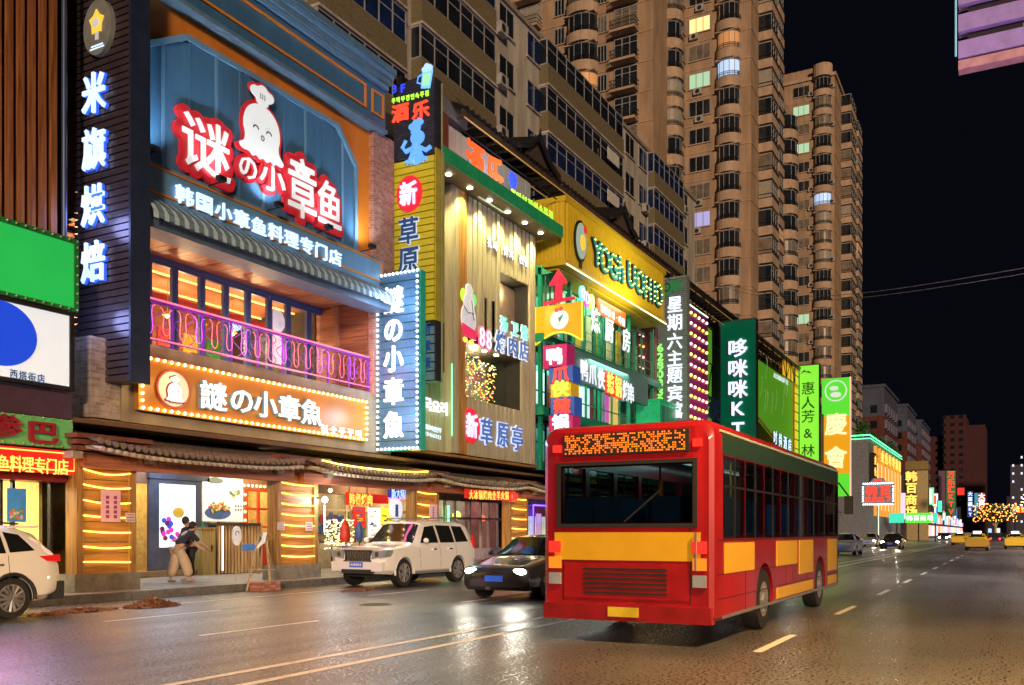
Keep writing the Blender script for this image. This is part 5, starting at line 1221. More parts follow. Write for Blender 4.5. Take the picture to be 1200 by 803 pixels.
# --- shop 1
t = front('shop front with a tall white screen, food poster, slatted counter and red lattice door', 17.4, 24.8, yw, warmE)
part('plinth_step', MB().box(17.4, 24.8, 22.0, 22.4, .17, .36), WOOD('worn step wood', (.2,.12,.05), (.36,.24,.12), 'X'), t)
xa, xb = sx(172), sx(233)
dfm = M('blue grey door frame', (.07,.08,.13), .4)
part('door_frame', MB().box(xa, xb, 22.28, 22.4, .36, 3.1).box(xa-.04, xb+.3, 22.25, 22.42, 3.1, 3.3, 0), dfm, t)
scr = part('screen', MB().box(xa+.35, xb-.28, 22.24, 22.28, 1.05, 2.95), E('white lit screen', (.85,.92,1), 1.5), t)
mg = MB(); rnd = random.Random(9)
for k in range(14): mg.disc(FY(22.24), rnd.uniform(xa+.42, xa+.9), rnd.uniform(1.25, 1.95), .09, .08, .0, .006+k*.0004, 8, k % 3)
for k in range(8): mg.disc(FY(22.24), rnd.uniform(xa+.9, xa+1.3), rnd.uniform(1.1, 1.5), .08, .07, .0, .0066+k*.0004, 8, k % 3)
part('printed_fruit', mg, [E('magenta print', (.8,.03,.5), .9), E('blue print', (.05,.1,.7), .9), E('violet print', (.4,.05,.7), .8)], scr, kind='stuff')
part('screen_mark', MB().disc(FY(22.24), xb-.95, 2.1, .22, .16, 0, .01, 12), M('ochre print', (.7,.45,.05), .5, es=.4), scr)
part('window', MB().box(17.5, xa-.05, 22.36, 22.4, .4, 2.95), glass, t)
shelf(t, 17.5, 19.2, 24.2, .5, 2.5, 4, random.Random(21)); shelf(t, 21.9, 24.5, 24.8, .3, 2.6, 4, random.Random(22))
# food poster
x0, x1 = sx(234), sx(281)
FPo = FY(22.3)
pos = thing('food_poster', 'white poster with a bowl of noodles above the slatted counter', 'poster', (x0, 22.3, 1.7))
fbox('sheet', M('white poster sheet', (.8,.82,.8), .4, var=.03, es=.55, ec=(.9,.95,.95)), pos, FPo, x0, x1, 1.85, 3.25, 0, .04)
fd = MB(); rnd = random.Random(12)
fd.disc(FPo, x0+.62, 2.12, .55, .2, .041, .05, 26, 0)
for k in range(70):
    q = rnd.random(); th = rnd.uniform(0, 6.28); fd.disc(FPo, x0+.62+.46*q*math.cos(th), 2.3+.2*q*math.sin(th), .05, .035, .051, .056+k*.0002, 7, 1+k % 4)
fd.disc(FPo, x0+.5, 3.15, .34, .1, .041, .05, 18, 5)
for k in range(12): fd.disc(FPo, x0+1.35+rnd.uniform(-.2,.2), 2.75+rnd.uniform(-.12,.12), .07, .05, .041, .05+k*.0004, 8, 3+k % 3)
for k in range(8): fd.fb(FPo, x0+1.35+.12*(k % 4), x0+1.42+.12*(k % 4), 2.2+.12*(k//4), 2.27+.12*(k//4), .041, .045, 5)
part('printed_food', fd, [M('blue rim print', (.08,.15,.4), .4), M('noodle print', (.75,.45,.1), .5), M('tomato print', (.6,.1,.04), .5), M('herb print', (.12,.35,.08), .5), M('egg print', (.8,.7,.3), .5), M('grey print', (.15,.2,.22), .5)], pos, kind='stuff')
# slatted counter
ct = thing('slatted_counter', 'waist high counter fronted by upright timber slats under the food poster', 'counter', ((x0+x1)/2, 22, .2))
part('top', MB().box(x0+.1, x1+.3, 21.75, 22.2, 1.72, 1.8), dkwall, ct); part('body', MB().box(x0+.15, x1+.25, 21.9, 22.2, .18, 1.72), dkwall, ct)
slw = WOOD('tan slat wood', (.3,.17,.07), (.52,.35,.17))
sm = MB().box(0, .075, 21.8, 21.88, .2, 1.72).mesh('slat', slw)
for k in range(14): inst('slat', sm, ct, (x0+.2+k*.142, 0, 0))
part('tube_light', MB().cyl((x0+.32,21.74,.3),(x0+.32,21.74,1.7),.025,6), E('warm white tube', (1,.85,.65), 3), ct)
cab = thing('wooden_cabinet', 'plain yellowish wooden cabinet left of the slatted counter', 'cabinet', (x0-.3, 21.9, .2))
part('body', MB().box(x0-.45, x0+.08, 21.8, 22.25, .18, 1.6), WOOD('yellowish cabinet wood', (.25,.18,.05), (.4,.3,.1)), cab); part('top', MB().box(x0-.5, x0+.1, 21.75, 22.27, 1.6, 1.65), pw[1], cab); part('handle', MB().box(x0-.1, x0-.06, 21.77, 21.8, .9, 1.1), darkm, cab)
# red lattice door
x0, x1 = sx(286), sx(315); redp = M('vermilion door paint', (.6,.06,.015), .4, var=.1)
d = MB()
for xx in (x0, (x0+x1)/2-.03, x1-.08): d.box(xx, xx+.08, 22.3, 22.38, .2, 2.95)
for zz in (.2, 1.05, 1.65, 2.25, 2.87): d.box(x0+.08, x1-.08, 22.31, 22.37, zz, zz+.07)
part('lattice_door', d, redp, t); part('door_panel', MB().box(x0+.08, x1-.08, 22.33, 22.36, .27, 1.05), redp, t); part('lattice_door', MB().box(x1+.3, x1+.36, 22.3, 22.38, .2, 2.95).box(x1+.7, x1+.76, 22.3, 22.38, .2, 2.95).box(x1+.36, x1+.7, 22.31, 22.37, 1.0, 1.1), redp, t)
bulbs(t, [(x0-.2+k*.19, 22.2, 3.05) for k in range(9)] + [(x0-.15, 22.2, .5+k*.28) for k in range(9)], warm_bulb, .04)
lamp('AREA', (22, 21.2, 3.8), 110, (1,.75,.42), 2.5, (0,-.15,-1), parent=t, name='entrance_light'); lamp('AREA', (18.6, 21.2, 3.8), 60, (.8,.88,1), 2, (0,-.15,-1), parent=t, name='entrance_light')
# --- shop 2
t = front('shop front with a bulb mesh, posters and red and yellow LED sign behind the off-roader', 25.6, 32.4, cream, warmE)
part('low_wall', MB().box(26.2, 32.4, 22.3, 22.4, .2, 1.1), M('beige tiled dado', (.4,.35,.25), .4, var=.3), t)
xx0 = sx(383); mb = curtain(26.4, 28.1, 22.1, .9, 2.0, 260, [goldE, whiteL]); part('fairy_lights', mb, [E('soft gold fairy', (1,.8,.3), 4), whiteL], t, kind='stuff')
w = MB()
for px in (404, 410, 429, 447, 478): xx = sx(px); w.box(xx-.04, xx+.04, 22.3, 22.4, .2, 2.95)
w.box(26.2, 32.4, 22.31, 22.39, 2.3, 2.38); part('window_frame', w, M('cream frame', (.5,.42,.3), .4), t)
part('pane', MB().box(sx(404), sx(478), 22.34, 22.36, 1.1, 2.3), glass, t)
shelf(t, 28.5, 32, 24.4, .5, 2.4, 4, random.Random(5))
for k_, (pa, pb, ya, yb, c_, es_, lab) in enumerate(((413,427,594,618,(.5,.02,.02),.35,'dark red poster in the shop window left of the white menu poster'),(431,445,595,630,(.75,.8,.85),.9,'white menu poster in the window above the bonnet of the off-roader'),(445,460,595,625,(.85,.7,.03),.9,'yellow menu poster in the window beside the white menu poster'))):
    Fz_ = FY(22.2); a0, b1 = Fz_.p(pa, ya); a1, b0 = Fz_.p(pb, yb)
    q = thing('poster', lab, 'poster', Fz_.w(a0, b0)); fbox('sheet', M('poster sheet %d' % k_, c_, .4, var=.05, es=es_), q, Fz_, a0, a1, b0, b1, 0, .04)
    mb = MB(); rnd = random.Random(k_)
    for j in range(12): mb.fb(Fz_, (aa := rnd.uniform(a0+.05, a1-.3)), aa+rnd.uniform(.08,.25), (bb := rnd.uniform(b0+.05, b1-.12)), bb+.05, .041, .046+j*.0003, j % 2)
    part('print', mb, [goods[1], goods[5]] if k_ != 2 else [dg, goods[0]], q, kind='stuff')
q = thing('round_sign', 'pale round sign with a grey rim in the shop window', 'sign', (31, 22.1, 2.2)); Fz_ = FY(22.1); a, b = Fz_.p(463, 597)
part('disc', MB().disc(Fz_, a, b, .42, .46, 0, .08, 24), E('pale lilac disc', (.7,.72,.9), 1), q); part('print', MB().fb(Fz_, a-.1, a+.1, b-.3, b+.2, .081, .09), goods[5], q)
q = thing('led_sign', 'red light box with yellow characters under the yellow lit eave', 'sign', (28, 21, 2.7)); Fz_ = FY(21.0)
a0, b1 = Fz_.p(405, 577); a1, b0 = Fz_.p(434, 593); fbox('box', E('red lit box', (.9,.02,.01), .9), q, Fz_, a0, a1, b0, b1, 0, .12)
text_px(q, Fz_, '韩餐烤肉', (409, 585), (430, 586), .46, yelE, .14, .012, .01, w=.33); fbox('side_box', E('dark red lit box', (.5,.01,.01), .6), q, Fz_, a1+.05, a1+1.0, b0+.1, b1-.02, 0, .1)
part('hanger', MB().cyl((a0+.2,21,b1),(a0+.2,21,3.92),.02,4).cyl((a1-.2,21,b1),(a1-.2,21,3.92),.02,4), darkm, q)
q = thing('neon_sign', 'blue and magenta neon sign hanging from the eave above the off-roader windscreen', 'sign', (30, 19.5, 2.8)); Fz_ = FY(19.4)
a0, b1 = Fz_.p(454, 570); a1, b0 = Fz_.p(483, 585); fbox('board', M('indigo board', (.03,.02,.25), .4, es=.3, ec=(.1,.05,.9)), q, Fz_, a0, a1, b0, b1, 0, .1)
text_px(q, Fz_, '新大陆网咖', (458, 578), (479, 579), .4, E('blue neon letter', (.35,.55,1), 2.8), .13, .008, .01, w=.27); fbox('edge', E('magenta neon', (1,.1,.5), 3), q, Fz_, a0, a1, b0-.03, b0, .02, .08)
part('hanger', MB().cyl((a0+.2,19.4,b1),(a0+.2,19.4,3.92),.02,4), darkm, q)
lamp('AREA', (29, 21, 3.8), 140, (1,.75,.4), 2.5, (0,-.1,-1), parent=t, name='entrance_light')
q = thing('wall_lamp', 'bright white lamp on the right post of the trestle side pillar', 'lamp', (21.3, 17.8, 2.6))
a, b = Fp.p(376, 586); part('bulb', MB().sphere((a,17.75,b), .085, 10, 6), E('white lamp glass', (.85,.95,1), 40), q); part('arm', MB().cyl((a-.2,17.9,b+.05),(a,17.78,b+.05),.02,5), darkm, q); part('tube', MB().cyl((a+.1,17.85,1.5),(a+.1,17.85,b-.15),.015,5), E('white tube', (.9,.95,1), 4), q)
lamp('POINT', (a, 17.45, b), 35, (.85,.93,1), .1, parent=q)
a, b = Fp.p(384, 575); q = thing('wall_lamp', 'small amber lamp under the eave right of the trestle side pillar', 'lamp', (a, 17.9, b)); part('bulb', MB().sphere((a,17.8,b), .06, 8, 5), E('amber lamp glass', (1,.7,.3), 20), q); part('arm', MB().cyl((a,17.8,b),(a,17.95,b+.1),.015,4), darkm, q)
# red and blue small parasols on a ledge, grey table
for xx, c_, lab in ((404.5, 0, 'small folded red parasol standing by the grey table'), (442, 5, '')):
    if not lab: continue
    Fz_ = FY(20.6); a, b = Fz_.p(xx, 640); q = thing('folded_parasol', lab, 'parasol', (a, 20.6, .9)); part('cloth', MB().tube([(a,20.6,1.15),(a,20.6,1.35),(a,20.6,1.8),(a,20.6,1.95)], [.14,.2,.13,.03], 8), goods[0], q, 60); part('pole', MB().cyl((a,20.6,.2),(a,20.6,1.2),.02,5), darkm, q)
Fz_ = FY(20.6); a, b = Fz_.p(421, 636); q = thing('folded_parasol', 'small folded blue parasol beside the window dado', 'parasol', (a, 20.6, .9)); part('cloth', MB().tube([(a,20.6,1.2),(a,20.6,1.35),(a,20.6,1.7),(a,20.6,1.9)], [.08,.13,.12,.03], 8), goods[5], q, 60); part('pole', MB().cyl((a,20.6,.2),(a,20.6,1.25),.02,5), darkm, q)
a, b = Fz_.p(398, 645); q = thing('side_table', 'small grey table by the pillar left of the off-roader', 'table', (a, 20.4, .2)); part('table_top', MB().box(a-.45, a+.45, 20.1, 20.7, .98, 1.04), alum, q)
for dx in (-.4, .36):
    for dy in (20.14, 20.62): part('leg', MB().box(a+dx, a+dx+.04, dy, dy+.04, .18, .98), darkm, q)
# --- shop 3
t = front('shop front with pale glazed doors under the long red LED strip sign', 34.0, 40.2, M('rosy interior wall', (.3,.12,.12), .6, var=.4), E('pinkish ceiling light', (1,.75,.6), 22))
w = MB()
for px in (520, 532, 549, 562, 571, 582, 596): xx = sx(px); w.box(xx-.05, xx+.05, 22.3, 22.4, .2, 2.95)
w.box(34.2, 40.6, 22.31, 22.39, 2.1, 2.2); w.box(34.2, 40.6, 22.31, 22.39, .2, .75); part('door_frame', w, M('pale mauve frame', (.45,.36,.4), .4), t); part('pane', MB().box(34.3, 40.5, 22.34, 22.36, .75, 2.95), glass, t)
shelf(t, 34.5, 40, 24.6, .6, 2.3, 3, random.Random(8)); part('lantern', MB().sphere((37.3,23.2,2.3), .22), E('yellow lantern', (1,.75,.15), 3), t, 60); part('lantern', MB().sphere((39.4,23.0,2.2), .16), E('red lantern', (1,.08,.05), 3), t, 60)
q = thing('led_sign', 'long orange LED text strip in a red surround under the arcade eave', 'sign', (31, 17.6, 2.8)); Fz_ = FY(17.6)
a0, b1 = Fz_.p(544, 573); a1, b0 = Fz_.p(595, 587); fbox('board', E('red glowing board', (.8,.02,.01), .7, (.3,.01,.01)), q, Fz_, a0, a1, b0, b1, 0, .1)
text_px(q, Fz_, '大冰锅烤肉全羊火锅', (549, 580), (591, 581), .36, E('orange LED letter', (1,.5,.08), 2.8), .12, .008, .01, w=.3); lamp('POINT', (30.8, 17.3, 2.6), 10, (1,.1,.04), .4, parent=q)
a, b = Fz_.p(600, 582); q = thing('lantern', 'small red lantern shape beside the right end of the orange LED strip', 'lantern', (a, 17.6, b)); part('body', MB().tube([(a,17.6,b-.2),(a,17.6,b-.1),(a,17.6,b+.1),(a,17.6,b+.2)], [.1,.24,.24,.1], 10), E('red lantern paper', (1,.03,.02), 1.6), q, 50); part('hook', MB().cyl((a,17.6,b+.2),(a,17.6,b+.45),.012,4), darkm, q)
part('green_tube', MB().cyl((35.0,22.2,.8),(35.0,22.2,2.7),.05,6), E('green neon strip', (.1,1,.25), 5), t)
# --- shop 4
t = front('shop front with dark red doors edged in blue neon left of the bus', 41.4, 47.0, M('rosy interior wall', (.3,.12,.12), .6), E('cream ceiling light', (1,.9,.75), 16))
w = MB(); drd = M('dark red door paint', (.25,.01,.03), .4)
for px in (624, 632, 645, 657, 668): xx = sx(px); w.box(xx-.09, xx+.09, 22.3, 22.4, .2, 2.9)
w.box(41.2, 47.2, 22.31, 22.39, 2.35, 2.9); w.box(41.2, 47.2, 22.31, 22.39, .2, 1.05); part('door_frame', w, drd, t); part('pane', MB().box(41.3, 47.1, 22.34, 22.36, 1.05, 2.35), M('frosted lit pane', (.6,.65,.45), .4, var=.4, es=.7, ec=(.7,.85,.55)), t)
bn_ = E('blue violet neon', (.12,.06,1), 6)
part('neon_tube', MB().tube([(sx(621),22.2,.3),(sx(621),22.2,2.95),(sx(668),22.2,2.95),(sx(668),22.2,.3)], .035, 5), bn_, t); lamp('POINT', (44, 21.6, 2.4), 16, (.3,.2,1), .4, parent=t)
part('poster', MB().box(sx(624)+.1, sx(631), 22.22, 22.26, .4, 2.5), M('pale red poster', (.7,.5,.5), .5, es=.5), t); part('poster', MB().box(sx(660), sx(666), 22.22, 22.26, .4, 2.5), M('pale red poster', (.7,.5,.5), .5), t)
# further arcade bays, glimpsed beyond the bus
for k in range(6):
    x0 = 52+k*11
    t = thing('street_shop', ['first','second','third','fourth','fifth','sixth'][k] + ' lit shop front beyond the bus along the arcade', 'shop front', (x0+4, 19, .2), 'shop fronts hidden behind the bus')
    part('lit_window', MB().box(x0, x0+8.5, 19.2, 19.3, .6, 3.2), E('distant shop glow %d' % (k % 3), [(1,.7,.35),(.9,.9,1),(1,.4,.25)][k % 3], 1.0), t)
    part('frame', MB().box(x0-.2, x0+8.7, 19.1, 19.2, 3.2, 3.6).box(x0+4, x0+4.2, 19.1, 19.2, .2, 3.2), darkm, t)

# ================================================================ people, trestle, crate, round sign
skin = M('skin', (.5,.28,.2), .55, var=.05); hair = M('black hair', (.012,.01,.01), .6); navyc = M('navy cloth', (.015,.022,.05), .8, var=.2, scale=12); beigec = M('beige trouser cloth', (.5,.4,.3), .85, var=.12, scale=10, bump=.2); blackc = M('black trouser cloth', (.012,.012,.015), .85); shoe = M('tan shoe', (.4,.3,.22), .6)
def skinmesh(name, joints, edges, mat, parent, rootj=0, sub=2):
    me = bpy.data.meshes.new(name); me.from_pydata([j[0] for j in joints], edges, []); o = bpy.data.objects.new(name, me); COL.objects.link(o)
    sk = o.modifiers.new('s', 'SKIN'); sk.use_smooth_shade = True
    for i, j in enumerate(joints):
        r_ = j[1] if isinstance(j[1], tuple) else (j[1], j[1]); me.skin_vertices[0].data[i].radius = r_; me.skin_vertices[0].data[i].use_root = (i == rootj)
    ss = o.modifiers.new('u', 'SUBSURF'); ss.levels = sub; ss.render_levels = sub
    dg_ = bpy.context.evaluated_depsgraph_get(); dg_.update(); m2 = bpy.data.meshes.new_from_object(o.evaluated_get(dg_)); bpy.data.objects.remove(o)
    m2.materials.clear(); m2.materials.append(mat)
    for p_ in m2.polygons: p_.use_smooth = True
    return inst(name, m2, parent)
def person(name_label, loc, rz, lean, trousers, pose, label):
    """local: x forward, y left, z up; feet at z=0; built in place"""
    t = thing('person', label, 'person', loc)
    cz, sz = math.cos(rz), math.sin(rz)
    def T(p): return (loc[0]+p[0]*cz-p[1]*sz, loc[1]+p[0]*sz+p[1]*cz, loc[2]+p[2])
    L = lambda p, r: (T(p), r)
    hx = pose.get('hx', 0); fl, fr2 = pose['feet']; chest = (hx+.42*math.sin(lean), 0, .92+.42*math.cos(lean)); neck = (hx+.55*math.sin(lean), 0, .92+.55*math.cos(lean)+.02)
    head = (neck[0]+.12*math.sin(lean*.8)+.03, 0, neck[2]+.13)
    # body: one continuous surface (torso, neck, arms, legs)
    def leg(f, s_): k = ((f[0]+hx)/2+.05, s_*.1, .5); return [L((hx, s_*.09, .86), (.1,.095)), L(k, (.075,.07)), L((f[0], f[1], .1), (.045,.045))]
    J = [L((hx,0,.95), (.14,.12)), L((hx+.2*math.sin(lean),0,.95+.2*math.cos(lean)), (.13,.1)), L(chest, (.15,.11)), L(neck, (.055,.055)), L((head[0],head[1],head[2]-.05), (.05,.05))]
    Ed = [(0,1),(1,2),(2,3),(3,4)]
    for s_, arm in ((1, pose['armL']), (-1, pose['armR'])):
        b_ = len(J); sh = (chest[0]+.02, s_*.19, chest[2]+.05)
        J += [L(sh, (.06,.06)), L(arm[0], (.045,.045)), L(arm[1], (.03,.026))]; Ed += [(2,b_),(b_,b_+1),(b_+1,b_+2)]
    nb = len(J); body_n = nb
    for s_, f in ((1, fl), (-1, fr2)):
        b_ = len(J); J += leg(f, s_); Ed += [(0,b_),(b_,b_+1),(b_+1,b_+2)]
    skinmesh('body', J, Ed, skin, t)
    # clothes: slightly larger skins
    g = lambda j, k: (j[0], (j[1][0]*k+.006, j[1][1]*k+.006)) if isinstance(j[1], tuple) else (j[0], j[1]*k)
    top = [g(J[0],1.12), g(J[1],1.12), g(J[2],1.1), (J[3][0], (.07,.07)), g(J[5],1.25), (tuple((Vector(J[5][0])*.25+Vector(J[6][0])*.75)), (.062,.062)), g(J[8],1.25), (tuple((Vector(J[8][0])*.25+Vector(J[9][0])*.75)), (.062,.062))]
    skinmesh('shirt', top, [(0,1),(1,2),(2,3),(2,4),(4,5),(2,6),(6,7)], navyc, t)
    k_ = pose.get('wide', 1.25)
    tr_ = [(J[0][0], (.16,.14))]; te = []
    for q in (body_n, body_n+3):
        b_ = len(tr_); tr_ += [(J[q][0], (.115,.115)), (J[q+1][0], (.07*k_+.02, .07*k_+.02)), (tuple(Vector(J[q+2][0])+Vector((0,0,.03))), (.06*k_+.012,.06*k_+.012))]; te += [(0,b_),(b_,b_+1),(b_+1,b_+2)]
    skinmesh('trousers', tr_, te, trousers, t)
    for s_, f in ((1, fl), (-1, fr2)):
        skinmesh('shoe', [L((f[0]-.07, f[1], .045), (.04,.04)), L((f[0]+.05, f[1], .04), (.045,.035)), L((f[0]+.17, f[1], .03), (.04,.025))], [(0,1),(1,2)], shoe, t)
    h = MB(); h.sphere((0,0,0), .1, 14, 10, (1.0,.82,1.2)); hm = h.mesh('head', skin, 60); inst('head', hm, t, T(head)); h = MB(); h.sphere((-.02,0,.03), .108, 14, 10, (1.0,.86,1.1)); inst('hair', h.mesh('hair', hair, 60), t, T(head))
    f = MB(); f.sphere((.1*cz, .1*sz, -.01), .018, 6, 4)
    for e_ in (-.035, .035): f.sphere((.09*cz-e_*sz, .09*sz+e_*cz, .02), .011, 6, 4, m=1)
    f.sphere((.085*cz, .085*sz, -.06), .02, 6, 4, (1,1,.4), m=2)
    for e_ in (-.084, .084): f.sphere((-e_*sz, e_*cz, 0), .02, 6, 4)
    inst('face', f.mesh('face', [skin, hair, goods[0]], 60), t, T(head))
    for s_, q in ((1, 7), (-1, 10)):   # hands: palm, four fingers and a thumb
        w_ = Vector(J[q][0]); e_ = Vector(J[q-1][0]); dr = (w_-e_).normalized(); sd = dr.cross(Vector((0,0,1))).normalized(); hd = MB()
        hd.tube([w_-dr*.02, w_+dr*.04, w_+dr*.09], [.024,.034,.03], 8)
        for i_, ln in enumerate((.06,.075,.07,.055)): b_ = w_+dr*.085+sd*(.024-.016*i_); hd.tube([b_, b_+dr*ln*.6, b_+dr*ln-Vector((0,0,.02))], [.009,.008,.006], 6)
        b_ = w_+dr*.03+sd*.03; hd.tube([b_, b_+dr*.03+sd*.025, b_+dr*.06+sd*.03], [.011,.009,.007], 6)
        part('hand', hd, skin, t, 60)
    return t
fA = onZ(211, 682, .18)
person('a', (fA[0], fA[1], .18), R(-12), R(42), beigec, dict(feet=((-.22,.12),(.2,-.1)), armL=((.5,.2,1.0),(.72,.12,.86)), armR=((.5,-.22,1.02),(.75,-.12,.88)), wide=1.9, hx=-.08), 'person in navy top and wide beige trousers bending forward before the bright screen')
fB = onZ(224, 681, .18)
person('b', (fB[0]+.1, fB[1]+.15, .18), R(170), R(8), blackc, dict(feet=((0,.08),(.08,-.08)), armL=((.12,.25,1.12),(.35,.15,1.08)), armR=((.12,-.25,1.12),(.35,-.12,1.1)), wide=1.15), 'person in navy top and black trousers standing close beside the bending one')

# trestle (small A-frame of bamboo poles)
pole = WOOD('pale bamboo', (.3,.24,.12), (.5,.42,.24)); base = onZ(305, 690, .0)
t = thing('wooden_trestle', 'pale wooden trestle of leaning poles standing at the kerb', 'trestle', (base[0], 17.1, 0))
def onp(px, py, Y): q = FY(Y).p(px, py); return (q[0], Y, q[1])
for a_, b_, ya, yb in ((( 289,694),(303,628),16.95,17.5),((317,690),(312,628),16.95,17.5),((303,672),(306,630),18.3,17.6),((324,690),(312,640),18.2,17.6)):
    pz = onp(a_[0], a_[1], ya); part('leg', MB().cyl((pz[0], ya, max(.19 if ya > 17.2 else .0, pz[2])), onp(b_[0], b_[1], yb), .03, 7), pole, t)
for (pa, ya), (pb, yb) in ((((293,668),17.3),((322,668),17.3)), (((300,627),17.5),((316,627),17.5))): part('crossbar', MB().cyl(onp(pa[0],pa[1],ya), onp(pb[0],pb[1],yb), .025, 6), pole, t)
q = thing('small_sign', 'small blue and white strip sign leaning on the trestle', 'sign', onp(290,641,17.4)); a0 = onp(284,638,17.4); a1 = onp(298,646,17.4); part('board', MB().box(a0[0], a1[0], 17.38, 17.41, a1[2]+.02, a0[2]), M('blue strip board', (.05,.15,.45), .4, es=.25, ec=(.1,.4,1)), q); part('arrow_flag', MB().prism(FY(17.37), [(a1[0]-.05,a1[2]),(a1[0]+.35,a0[2]+.05),(a1[0]+.42,a0[2]+.3),(a1[0]+.3,a0[2]+.32),(a1[0]+.22,a0[2]+.1)], 0, .02), wh, q)
p0 = onZ(303, 698); t = thing('brick_crate', 'low reddish block of stacked bricks at the foot of the trestle', 'brick stack', (p0[0]+.3, 16.95, 0))
c0 = onp(304, 684, 16.7); c1 = onp(329, 698, 16.7); xb0, xb1 = c0[0], c1[0]; hh = c0[2]
bri = [M('brick paving red', (.36,.13,.1), .8, var=.3, scale=9, bump=.3), M('brick pinkish', (.42,.22,.18), .8, var=.3, scale=9, bump=.3)]
nx = 4; bwid = (xb1-xb0)/nx; bh = .068; nz = max(3, int(hh/.078))
for j in range(nz):
    for i in range(nx): part('brick', MB().box(xb0+i*bwid+.006, xb0+(i+1)*bwid-.006, 16.7+random.uniform(0,.012), 17.05, .003+j*.078, .003+j*.078+bh), bri[(i+j) % 2], t)
# round sign on a stick with string of bulbs
q = onp(277, 628, 18.6); t = thing('round_sign', 'white oval sign on a thin pole before the red lattice door', 'sign', (q[0], 18.6, .18)); Fz_ = FY(18.6)
part('pole', MB().cyl((q[0],18.63,.18),(q[0],18.63,q[2]),.015,5), pole, t); part('disc', MB().disc(Fz_, q[0], q[2], .17, .27, 0, .03, 26), M('white oval board', (.7,.72,.75), .4, es=.35), t); part('motif', MB().tube([Fz_.w(q[0]+.06*math.cos(i*.5), q[2]+.06+.07*math.sin(i*.5), .035) for i in range(9)], .012, 4), goods[5], t)

